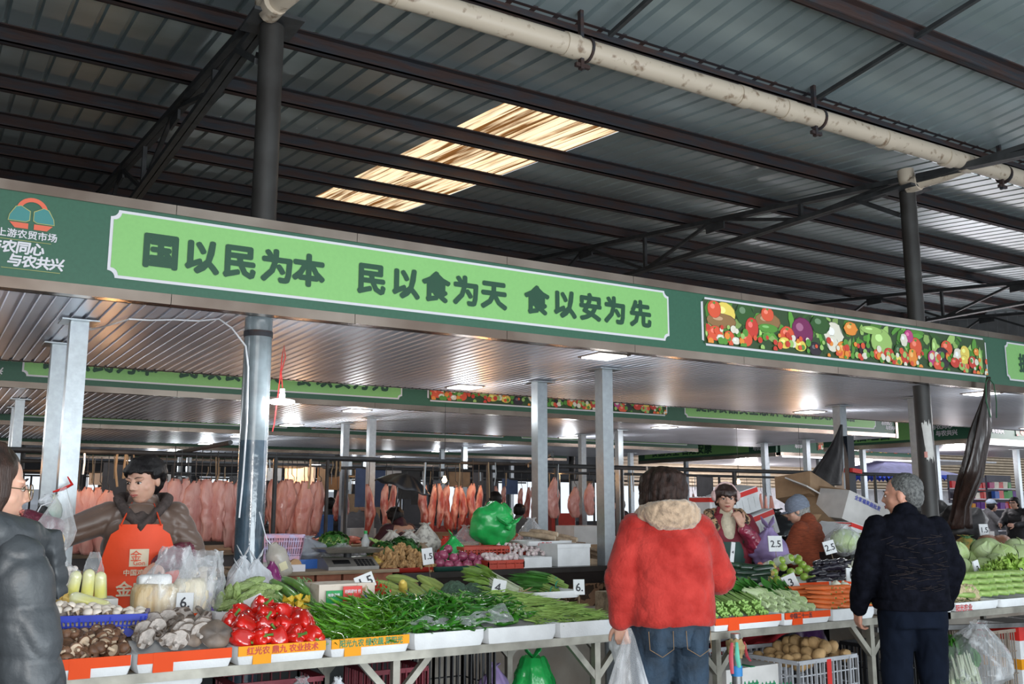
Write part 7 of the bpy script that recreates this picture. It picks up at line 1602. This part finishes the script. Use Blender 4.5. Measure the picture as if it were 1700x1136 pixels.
# ================================================================ lamps near the camera, wires
m_wire_w = M('white_cable', (.75, .76, .8), rough=.4); m_wire_r = MH('red_cable', 'c03030'); 
def up(px, py): p = aZ(px, py, 2.735); return p
b = MB(); pts = [up(150, 548), up(180, 541), up(215, 530), up(250, 532), up(290, 531), up(330, 533), up(364, 530), aY(385, 545, 6.33), aY(408, 575, 6.25), aY(412, 610, 6.25), aY(410, 700, 6.25), aY(403, 800, 6.25), aY(397, 860, 6.25)]
b.tube(pts, .006, 6); b.build('white_cable', m_wire_w, label='white cable slung along the canopy ceiling and down the left column', cat='cable')
t = empty('disc_lamp', aY(468, 667, 6.3), label='round white disc lamp hanging on red wires beside the left column', cat='lamp')
b = MB(); b.lathe([(.001, -.016), (.07, -.016), (.085, -.006), (.085, .006), (.06, .014), (.02, .016)], 28); b.build('disc', M('disc_glow', (1, 1, 1), emit=14, var=0), t)
b = MB(); b.lathe([(.02, .014), (.022, .05), (.018, .055), (.018, .085), (.008, .09)], 16); b.build('socket', m_white, t)
b = MB(); b.tube([(0, 0, .09), (-.01, .01, .2), (.012, 0, .30), (0, 0, .38), (-.012, 0, .30), (-.02, 0, .15), (-.04, .02, -.15), (-.05, .02, -.2)], .004, 5); b.build('red_wire', m_wire_r, t)
lp = aY(468, 667, 6.3); point_light('disc_lamp_light', (lp.x - .0, lp.y - .12, lp.z - .03), 12, (.92, .97, 1), .07)
t = empty('disc_lamp', aY(1643, 652, 6.5), label='flat oval white lamp under the canopy behind the rolled cloth', cat='lamp'); b = MB(); b.lathe([(.001, -.012), (.14, -.012), (.16, 0), (.1, .012)], 28); b.build('disc', m_lamp, t)

# ================================================================ bags hanging on left post, seller's bag
p = aY(100, 850, 5.9)
t = empty('hanging_bag', aY(106, 815, 5.75), label='clear plastic bag with yellow noodles held out by the seller in orange apron', cat='bag')
b = MB(); n, m = 30, 14; rr = []
for j in range(m + 1):
    v = j / m; r = .095 * math.sin(min(1, .25 + v) * 1.57) ** .8 if v < .5 else .095 * (1 - (v - .5) * 1.85) + .006; r = .03 + .075 * math.sin(math.pi * min(.5, v * 1.5 + .12)) if v < .3 else .105 * (1 - (v - .3) / .7) + .012
    rr.append([(r * (1 + .14 * noise.noise(Vector((i * .7, v * 2, 0)))) * math.cos(2 * math.pi * i / n) - .05 * (1 - v), r * .6 * math.sin(2 * math.pi * i / n), -.34 + .36 * v) for i in range(n)])
b.rings(rr, caps=False); b.build('film', m_clear, t, angle=0)
b = MB(); b.ell((-.04, 0, -.27), (.06, .04, .05), 16, 12, nz=.5, fq=6); b.build('noodles', M('yellow_noodles', (.80, .48, .12), rough=.6, bump=.8, bscale=60), t)
for k, (px, py, mt_, lb, r, h) in enumerate(((88, 880, M('printed_pouch', (.55, .55, .45), rough=.4, var=.3, scale=8, col2=(.2, .4, .3)), 'printed pouch hanging on the left galvanised post', .05, .22), (78, 845, m_whiteb, 'white mask packet hanging on the left galvanised post', .05, .09), (72, 885, m_blackp, 'black bag hanging left of the printed pouch', .06, .2))):
    pp = aY(px, py, 6.85); bag((pp.x, 6.88, pp.z), r, h, mt_, lb, 90 + k, top=.5, ry=.5)
b = MB(); A = aY(92, 832, 6.85); b.tube([A, A + Vector((-.08, 0, -.03)), A + Vector((-.12, 0, -.12)), A + Vector((-.1, 0, -.25))], .004, 5); b.build('ear_loop', m_wire_w, label='white cord loop on the left galvanised post', cat='cord')
b = MB(); A = aY(105, 812, 6.9); b.tube([A + Vector((-.06, 0, -.02)), A, A + Vector((.05, 0, .03)), A + Vector((.02, 0, .08))], [.006, .012, .012, .004], 6); b.build('red_ribbon', m_taper, label='red ribbon tied on the left galvanised post', cat='ribbon')
# ================================================================ black pipe racks and hanging meat
def rack(y, x0, x1, z, lb, step=2.35, off=.4, r=.022):
    t = empty('pipe_rack', (0, y, 0), label=lb, cat='rack'); b = MB(); b.tube([(x0, 0, z), (x1, 0, z)], r, 10); b.build('rail', m_dark, t); x = x0 + off
    while x < x1: b = MB(); b.tube([(x, 0, 0), (x, 0, z)], r, 10); b.build('upright', m_dark, t); x += step
    return t
rack(9.6, -3, 5.2, 2.0, 'black pipe rack over the pork behind the seller in orange apron', 2.6, .9); rack(11.05, -3, 15, 2.06, 'black pipe rack across the second stall row', 2.2, .6); rack(9.75, 6.2, 13.5, 1.98, 'black pipe rack behind the seller with earmuffs', 1.45, .4)
rack(13.2, -3, 15, 2.05, 'black pipe rack one row behind the second stalls', 2.4, 1.1); rack(15.4, -3, 15, 2.15, 'black pipe rack before the third canopy', 2.3, .5); rack(18.2, -3, 15.5, 2.1, 'black pipe rack under the third canopy', 2.1, 1.0); rack(21, -3, 15.5, 2.15, 'black pipe rack before the fourth canopy', 2.5, .2); rack(24.5, -3, 15.5, 2.2, 'black pipe rack under the fourth canopy', 2.2, .9)
b = MB(); b.tube([(2.2, 8.0, 2.02), (2.3, 11, 2.05)], .02, 8); b.build('cross_pipe', m_dark, label='black pipe running back between the racks left of centre', cat='pipe')
b = MB(); b.tube([(5.5, 8.2, 2.02), (6.9, 10.9, 2.05)], .02, 8); b.build('cross_pipe', m_dark, label='black pipe running back between the racks at the middle posts', cat='pipe')
m_pork = M('pork_fat_pink', (.68, .36, .30), rough=.45, var=.2, scale=7, stretch=(2, 2, .45), col2=(.50, .17, .14), detail=6, bump=.7, bscale=14, rnd=.12, coat=.2); m_porkr = M('pork_lean_red', (.62, .30, .24), rough=.4, var=.2, scale=8, stretch=(2, 2, .6), col2=(.36, .05, .03), bump=.7, bscale=14, rnd=.15, coat=.25, lo=.42, hi=.56)
def meat(name, mat, L, w, d, seed, taper=.5):
    b = MB(); n, m = 22, 22; rr = []
    for j in range(m + 1):
        v = j / m; e = math.sin(math.pi * min(max(v, .03), .97)) ** .35; ww = w * e * (taper + (1 - taper) * (1 - v) ** .6) * (1 + .45 * noise.noise(Vector((seed, v * 4, 0))))
        rr.append([(ww * math.cos(t) * (1 + .4 * noise.noise(Vector((math.cos(t) * 2 + seed, math.sin(t) * 2, v * 3)))) + .02 * math.sin(v * 5 + seed * 2), d * e * math.sin(t) * (1 + .5 * noise.noise(Vector((math.cos(t) * 6, seed, v * 9)))), -L * (1 - v) + .02 * noise.noise(Vector((t, seed, 1)))) for t in (2 * math.pi * i / n for i in range(n))])
    b.rings(rr); o = b.build(name, mat, angle=0); b = MB(); b.tube([(0, 0, -.02), (.0, -.03, -.01), (0, -.03, .03), (0, 0, .06), (0, 0, .30)], .004, 5); b.build('hook', m_dark, o); return o
pk = [meat('hanging_pork', m_pork, .62, .085, .035, k, .8) for k in range(3)]; prd = [meat('hanging_meat_strip', m_porkr, .55, .05, .03, k + 7, .75) for k in range(3)]; ham = meat('hanging_pork_flank', m_pork, .46, .12, .05, 20, .25)
def hang(protos, pxs, Y, z, lb, grp, sc=(.9, 1.1), zz=None):
    for i, px in enumerate(pxs): x_ = XY(px, Y, 1.5); dup(protos[i % len(protos)], (x_, Y + U(-.03, .03), z + U(-.02, .02)), (0, 0, U(-.6, .6)), (U(*sc), U(*sc), U(.9, 1.08)), lb, grp)
hang(pk, [272, 285, 297, 309, 321, 333, 345, 357, 369, 381, 393, 404], 9.6, 1.75, 'pale pink pork side hanging behind the seller in orange apron', 'pork sides right of the orange-apron seller', (1.0, 1.35))
hang(pk, [128, 141, 152, 164, 176], 9.6, 1.66, 'pork side hanging left of the orange-apron seller', 'pork sides left of the orange-apron seller', (1.0, 1.3)); hang(pk, [457, 466, 475, 484, 492, 502, 511, 521, 529], 11.05, 1.80, 'pale pork side hanging right of the left column', 'pork sides right of the left column', (1.0, 1.35))
hang(prd, [705, 718, 730, 743, 757, 768, 783, 795, 612, 640, 650], 11.05, 1.78, 'red pork strip hanging in the centre behind the newspaper bundles', 'pork strips in the centre', (1.0, 1.3)); hang(prd, [866, 876, 884, 836, 812, 826], 13.2, 1.8, 'small red meat strip hanging behind the green bag', 'meat strips behind the green bag'); hang(prd, [640, 560, 575, 436, 1150, 1160, 1166], 15.4, 1.75, 'small red meat strip hanging in the far stalls', 'meat strips in the far stalls')
for i, px in enumerate((919, 954, 979)): dup(ham, (XY(px, 9.75, 1.6), 9.75, (1.85, 1.74, 1.79)[i]), (0, 0, .2 * i), (1, 1, (1.05, .8, .85)[i]), 'large pale pork flank hanging right of the middle post, %s' % ('leftmost and biggest', 'middle one', 'right one'))if False else dup(ham, (XY(px, 9.75, 1.6), 9.75, (1.85, 1.74, 1.79)[i]), (0, 0, .2 * i), (1, 1, (1.05, .8, .85)[i]), 'large pale pork flank between the middle posts, ' + ('leftmost and biggest', 'middle one', 'right one')[i])
hang(pk, [1262, 1272, 1282, 1243], 11.5, 1.70, 'pork piece hanging behind the seller with earmuffs', 'pork pieces behind the earmuffs', (.6, .8)); hang(prd, [1100, 1108, 1116], 12, 1.75, 'red meat strip left of the seller with earmuffs', 'meat strips left of the earmuffs')
for o in pk + prd + [ham]: hide_proto(o)
# strings and hooks hanging from the racks
m_string = M('old_string', (.35, .25, .15), rough=.8)
for k in range(70):
    Y = random.choice((9.6, 11.05, 13.2, 13.2, 15.4)); x_ = XY(U(120, 1160), Y, 1.9); b = MB(); L = U(.12, .4); b.tube([(0, 0, 0), (U(-.01, .01), 0, -L * .5), (U(-.02, .02), 0, -L)], .006 if k % 3 else .012, 5); b.build('rack_string', m_string if k % 4 else m_galv, loc=(x_, Y, {9.6: 2.0, 11.05: 2.06, 13.2: 2.05, 15.4: 2.15}[Y]), label='string or hook hanging from the black pipe racks', cat='string', group='strings on the pipe racks')
# meat counters
m_mc = M('meat_counter_side', (.10, .09, .09), rough=.5, var=.3, scale=3, bump=.1)
m_meatp = M('meat_on_counter', (.60, .22, .17), rough=.4, var=.3, scale=12, col2=(.35, .05, .04), rnd=.2, bump=.6)
for k, (x0, x1, y, z, lb) in enumerate(((-2, 2.9, 9.9, 1.08, 'meat counter behind the seller in orange apron'), (3.0, 7.4, 11.1, 1.05, 'meat counter in the centre of the second row'), (7.8, 13.6, 10.1, 1.05, 'meat counter behind the seller with earmuffs'), (-2, 14, 13.6, 1.05, 'long meat counter in the second row, rear'), (-2, 14.5, 18.4, 1.05, 'long dark counter of the third row'), (-2, 14.5, 23.5, 1.05, 'long dark counter of the fourth row'))):
    t = empty('meat_counter', (0, 0, 0), label=lb, cat='counter'); b = MB(); b.bx(x0, x1, y, y + .9, 0, z - .05); b.build('base', m_mc, t, smooth=False); b = MB(); b.bx(x0 - .03, x1 + .03, y - .03, y + .93, z - .05, z); b.build('top', m_wood if k < 3 else m_dark, t, smooth=False)
for k in range(46):
    y, x0, x1, z = random.choice(((10.05, .3, 2.8, 1.1), (11.3, 3.1, 7.3, 1.07), (10.3, 7.9, 13.4, 1.07), (13.8, 0, 13.8, 1.07))); b = MB(); b.ell((0, 0, 0), (U(.07, .15), .08, U(.03, .06)), 12, 8, nz=.5, fq=3, seed=k); b.build('meat_cut', m_meatp, loc=(U(x0, x1), y + U(-.02, .4), z + .02), rot=(0, 0, U(-3, 3)), label='cut of red meat lying on a back counter', cat='meat', group='meat cuts on the back counters')
for k in range(26):
    y, x0, x1, z = random.choice(((13.9, 0, 13.8, 1.05), (18.6, 0, 14, 1.05), (10.4, 8, 13, 1.05), (11.5, 5.5, 7.3, 1.05))); h = U(.12, .35); b = MB(); b.box((0, 0, h / 2), (U(.2, .5), .3, h)); b.build('stall_box', random.choice((m_cardw, m_card, m_dark, m_blackp, MH('red_bin', 'a83028'), MH('blue_bin', '2a5a9a'))), loc=(U(x0, x1), y + U(0, .4), z), rot=(0, 0, U(-.3, .3)), smooth=False, label='small box standing on a far counter', cat='box', group='boxes on far counters')
# dark umbrella
uc = aY(668, 812, 10.0); t = empty('umbrella', uc, label='dark open umbrella over the shopper in maroon', cat='umbrella'); t.rotation_euler = (R(8), R(14), 0)
b = MB(); rr = []
for j in range(9): v = j / 8; rr.append([(.33 * v * (1 + .03 * math.cos(8 * th)) * math.cos(th), .33 * v * (1 + .03 * math.cos(8 * th)) * math.sin(th), .17 * math.cos(v * 1.45) - .012 * v * (1 - math.cos(8 * th)) + .0) for th in (2 * math.pi * i / 48 for i in range(48))])
b.rings([[Vector(p) + Vector((.001 * math.cos(i), .001 * math.sin(i), 0)) for i, p in enumerate(r_)] for r_ in rr], caps=False); b.build('canopy', M('umbrella_cloth', (.012, .015, .022), rough=.45), t, solid=.004)
b = MB(); b.tube([(0, 0, .2), (0, 0, -.4)], .008, 8); b.build('shaft', m_dark, t)
for i in range(8): th = math.pi / 4 * i; b = MB(); b.tube([(0, 0, .15), (.17 * math.cos(th), .17 * math.sin(th), .11), (.32 * math.cos(th), .32 * math.sin(th), .02)], .004, 5); b.build('rib', m_dark, t)
# warm bulbs
for i, (px, py, Y, pw) in enumerate(((738, 797, 10.6, 30), (1330, 803, 10.6, 26), (1226, 800, 11.2, 20), (430, 812, 10.3, 0), (300, 800, 9.9, 0))):
    p = aY(px, py, Y) if pw else Vector((XY(px, Y, 1.9), Y - .5, 2.0))
    if pw:
        t = empty('bare_bulb', p, label='glowing bare warm bulb %s' % ('over the centre pork strips', 'above the knit cap', 'beside the earmuffs')[i], cat='lamp'); b = MB(); b.lathe([(.001, -.035), (.02, -.03), (.03, -.008), (.026, .012), (.014, .032), (.013, .045)], 18); b.build('bulb', M('bulb_glow', (1, .62, .28), emit=40, var=0), t); b = MB(); b.tube([(0, 0, .045), (0, 0, .09), (0, 0, .1), (0, 0, 2.75 - p.z)], [.015, .013, .004, .003], 8); b.build('socket_and_cord', m_dark, t)
for x_, y_, w_ in ((1.4, 9.2, 30), (3.0, 9.9, 26), (6.0, 10.5, 34), (8.0, 9.2, 14), (11.5, 10.4, 26), (0.5, 12.9, 30), (4.5, 13, 26), (9.0, 13.2, 22), (2.0, 17.9, 30), (7.5, 18, 24)): point_light('warm_stall_lamp', (x_, y_, 1.98), w_ * (.3 if y_ < 9.5 else .5), (1, .52, .22), .05)
# signs, cards and cloths hung on far racks
for k in range(30):
    Y = random.choice((13.2, 15.4, 18.2, 21)); x_ = U(0, 14.5); w, h = U(.15, .5), U(.2, .6); b = MB(); b.box((0, 0, -h / 2), (w, .02, h)); b.build('hung_cloth', random.choice((m_blackp, m_greyc, m_card, m_dark, m_bluec, m_cardw)), loc=(x_, Y, {13.2: 2.05, 15.4: 2.15, 18.2: 2.1, 21: 2.15}[Y]), rot=(0, 0, U(-.4, .4)), smooth=False, label='cloth or card hung on the far racks', cat='cloth', group='cloths on the far racks')
for k in range(14): folk(U(120, 1150), U(16.5, 26), 'dark figure far back among the stalls', random.choice((m_blackc, m_greyc, m_bluec, m_maroon)), U(0, 360), H=U(1.55, 1.75), group='distant figures among the stalls') if False else None

# ================================================================ hall end: back wall with openings, street beyond
m_wallb = M('back_wall_grey', (.10, .10, .11), rough=.8, var=.2, scale=1, world_co=True); m_fac = M('bright_facade', (.62, .64, .68), rough=.8, var=.1, scale=.5, world_co=True)
b = MB(); b.bx(-9, 27, 31.5, 31.8, 2.55, 6.2)
for k in range(22): x_ = -9 + 1.65 * k; b.bx(x_, x_ + (.22 if k % 3 else .75), 31.4, 31.8, 0, 2.6)
b.bx(-9, 27, 31.5, 31.8, 0, .95); struct(b, 'wall_back', m_wallb, smooth=False)
b = MB(); b.bx(-15, 22, 44, 44.5, 0, 2.2); 
for k in range(24): x_ = -14 + 1.5 * k; b.bx(x_, x_ + .9, 43.8, 44, .3, 1.6)
b.build('street_facade', m_fac, smooth=False, label='pale buildings across the street beyond the hall end', cat='building')
for k in range(26): Y = U(24, 31); b = MB(); b.box((0, 0, 0), (U(.3, 1.2), .1, U(.2, 1.0))); b = MB(); h_ = U(1.3, 2.5); b.box((0, 0, h_ / 2), (U(.3, 1.1), .1, h_)); b.build('stall_screen', random.choice((m_wallb, m_dark, m_greyc, m_card)), loc=(U(-2, 15), Y, 0), smooth=False, label='dark panel standing among the farthest stalls', cat='panel', group='panels among the farthest stalls')

# ================================================================ right side: cross aisle, other stall blocks, shop
def side_fascia(x, y0, y1, lb, words, z0=2.74, H=.6):
    t = empty('canopy_fascia', (x, y0, 0), label=lb, cat='sign'); b = MB(); b.bx(0, .08, 0, y1 - y0, z0, z0 + H); b.build('green_board', m_green, t, smooth=False)
    b = MB(); b.bx(-.01, .09, 0, y1 - y0, z0 - .02, z0 + .07); b.bx(-.01, .09, 0, y1 - y0, z0 + H - .05, z0 + H + .01); b.build('steel_trim', m_steel, t, smooth=False)
    L = y1 - y0; b = MB(); b.bx(-.012, -.004, .9, L - .3, z0 + .12, z0 + H - .1); b.build('lime_panel', m_lime, t, smooth=False)
    b = MB(); text_mb(b, words, .3, (-.016, L - .6, z0 + .18), (0, -1, 0), (0, 0, 1), bold=.01); b.build('slogan_characters', m_letter, t, smooth=False)
    b = MB(); text_mb(b, '与农同心', .12, (-.016, .85, z0 + .3), (0, -1, 0), (0, 0, 1), bold=.005); text_mb(b, '与农共兴', .12, (-.016, .75, z0 + .16), (0, -1, 0), (0, 0, 1), bold=.005); b.build('slogan_lettering', m_white, t, smooth=False); return t
side_fascia(17.4, 11.4, 15.0, 'green sign board seen at an angle beyond the cross aisle, nearer one', '诚信经营'); side_fascia(17.9, 16.9, 22.2, 'green sign board seen at an angle beyond the cross aisle, farther one', '食品安全 百姓安康')
def side_canopy(x0, x1, y0, y1, lb):
    t = empty('stall_canopy', ((x0 + x1) / 2, (y0 + y1) / 2, 2.76), label=lb, cat='canopy'); b = MB(); b.box((0, 0, .02), (x1 - x0, y1 - y0, .04)); b.build('ceiling_panel', M('pale_ceiling', (.55, .55, .58), rough=.35, metal=.4), t, smooth=False); return t
side_canopy(17.5, 27, 11.45, 14.9, 'pale canopy beyond the cross aisle, nearer one'); side_canopy(18, 27, 16.95, 22, 'pale canopy beyond the cross aisle, farther one')
def front_fascia(x0, x1, y, lb):
    t = empty('canopy_fascia', (x0, y, 0), label=lb, cat='sign'); b = MB(); b.bx(0, x1 - x0, 0, .07, 2.76, 3.36); b.build('green_board', m_green, t, smooth=False); b = MB(); b.bx(0, x1 - x0, -.01, .08, 2.74, 2.82); b.bx(0, x1 - x0, -.01, .08, 3.3, 3.38); b.build('steel_trim', m_steel, t, smooth=False)
    b = MB(); veg_print(b, 1.3, x1 - x0 - .3, 2.9, 3.27, -.012, 8, .5); b.build('vegetable_photo_print', m_print, t, smooth=False); b = MB(); text_mb(b, '与农同心', .1, (.35, -.01, 3.08), (1, 0, 0), (0, 0, 1), bold=.005); text_mb(b, '与农共兴', .1, (.5, -.01, 2.94), (1, 0, 0), (0, 0, 1), bold=.005); b.build('slogan_lettering', m_white, t, smooth=False)
    b = MB(); b.bx(.05, x1 - x0 - .05, -.03, .0, 2.70, 2.735); b.build('light_tube', M('tube_glow', (.95, .97, 1), emit=3.5, var=0), t, smooth=False)
front_fascia(17.5, 27, 11.35, 'green sign board with vegetable photo at the far right edge'); front_fascia(18.0, 23.4, 16.85, 'green sign board with vegetable photo beyond the cross aisle')
for k, (x_, y_) in enumerate(((17.7, 12.4), (17.7, 14.2), (20.5, 12.4), (18.3, 17.6), (20.2, 17.6), (22.6, 12.4), (18.2, 20.5))): post(x_, y_, 'pale post of the stalls beyond the cross aisle, number %s from the near end' % ('one', 'two', 'three', 'four', 'five', 'six', 'seven')[k], .1)
# shop front, awning, goods
m_louv = M('tan_louvre', (.46, .36, .25), rough=.6, var=.1)
b = MB()
for k in range(16): b.bx(18, 42, 24.0 + .01 * k, 24.2 + .01 * k, 2.2 + .11 * k, 2.27 + .11 * k)
b.bx(18, 42, 24.25, 24.4, 2.15, 4.0); b.build('louvred_wall', m_louv, smooth=False, label='tan louvred band above the shops at the far right', cat='wall panel')
b = MB(); b.bx(20, 42, 24.42, 24.6, 0, 2.14); b.build('shop_front', M('shop_grey', (.62, .62, .66), rough=.6), smooth=False, label='grey shop front at the far right', cat='shop')
b = MB(); b.bx(20, 42, 24.2, 24.6, 4.0, 6.2); b.build('upper_wall', m_roofw, smooth=False, label='grey sheet wall above the tan louvres', cat='wall panel')
ac = aY(1520, 775, 16.5); t = empty('awning', (22.4, 17.2, 2.28), label='lilac market umbrella with blue scalloped rim at the far right', cat='awning')
b = MB(); point_light('shop_fill', (21.5, 21.5, 2.6), 600, (1, .95, .97), .3); point_light('shop_fill', (25.5, 20.5, 2.6), 500, (1, .93, .96), .3); point_light('shop_fill', (19.8, 13.4, 2.5), 110, (1, .95, .97), .2)  # point lamps without fittings, added to brighten the shop area
rim = [(-1.8, -1.1), (1.8, -1.1), (1.8, 1.1), (-1.8, 1.1)]
for i in range(4): a, c_ = rim[i], rim[(i + 1) % 4]; b.poly([(a[0], a[1], 0.05), (c_[0], c_[1], 0.05), (0, 0, .5)])
b.build('canvas', M('lilac_canvas', (.38, .36, .62), rough=.7), t, smooth=False)
b = MB()
for i in range(4):
    a, c_ = Vector((*rim[i], .05)), Vector((*rim[(i + 1) % 4], .05)); N = 22
    for q in range(N): p0, p1 = a.lerp(c_, q / N), a.lerp(c_, (q + 1) / N); b.poly([p0, p1, p1 - Vector((0, 0, .06)), (p0 + p1) / 2 - Vector((0, 0, .13)), p0 - Vector((0, 0, .06))])
b.build('scalloped_rim', MH('awning_blue', '3a5ae0', rough=.6), t, smooth=False)
b = MB(); b.tube([(0, 0, -2.25), (0, 0, .5)], .025, 8); b.build('pole', m_dark, t)
cols_g = ['d03030', 'e0a030', '3a9a40', '2a5ab0', 'e8e0d0', 'b03070', 'd86020', '6a3a90']
for s_, (x0, y0, lb, n_) in enumerate(((XY(1630, 14.5, 1.3), 14.5, 'slanted rack of bright packets at the far right, nearer one', 5), (XY(1664, 15.4, 1.3), 15.4, 'stepped shelf of red goods at the far right', 5), (XY(1694, 14.2, 1.3), 14.2, 'shelf of bright packets at the right edge', 5))):
    t = empty('goods_shelf', (x0, y0, 0), label=lb, cat='shelf')
    for j in range(5): b = MB(); b.bx(-.1, .95, .1 + .12 * j, .5 + .12 * j, .9 + .26 * j, .93 + .26 * j); b.build('shelf_board', m_white if s_ != 1 else m_taper, t, smooth=False)
    b = MB(); b.bx(-.1, .95, .75, .8, 0, 2.3); b.build('back_panel', M('shelf_back', (.10, .10, .13)), t, smooth=False)
    for j in range(5):
        for i in range(n_): b = MB(); h = U(.12, .2); b.box((0, 0, h / 2), (.17, .10, h)); cn = random.choice(cols_g) if s_ != 1 else random.choice(['d03030', 'c02020', 'd85040', 'e0a030']); b.build('goods_packet', MH('packet_' + cn, cn, rough=.35), loc=(x0 + .19 * i, y0 + .25 + .12 * j, .93 + .26 * j), rot=(U(-.1, .1), 0, U(-.2, .2)), smooth=False, label='bright packet on the shelves at the far right', cat='packet', group='packets on the far right shelves')
foam_box((16.9, 11.4, 0), (.9, .7, 1.05), (0, 0, 0), 'white counter block with red meat at the right edge', tape=None, groove=False, mat=m_cardw, name='counter_block'); 
b = MB(); b.ell((0, 0, 0), (.4, .2, .1), 16, 10, nz=.5); b.build('meat_cut', m_meatp, loc=(16.7, 11.3, 1.12), label='dark red meat on the white counter at the right edge', cat='meat')
t = empty('scale_display', (15.9, 10.9, 1.0), label='pale scale display screen on a stand at the far right', cat='screen'); b = MB(); b.box((0, 0, .4), (.42, .06, .34)); b.build('housing', M('pale_plastic', (.55, .57, .6)), t, smooth=False); b = MB(); b.box((.02, -.032, .4), (.22, .004, .2)); b.build('screen', M('screen_glow', (.35, .65, .85), emit=.8, var=.3, scale=9), t, smooth=False); b = MB(); b.box((0, 0, .11), (.06, .05, .24)); b.build('stand', m_dark, t, smooth=False)
b = MB(); b.bx(15.3, 16.4, 10.8, 11.3, 0, 1.0); b.build('counter_block', m_dark, smooth=False, label='dark counter under the scale display', cat='counter')
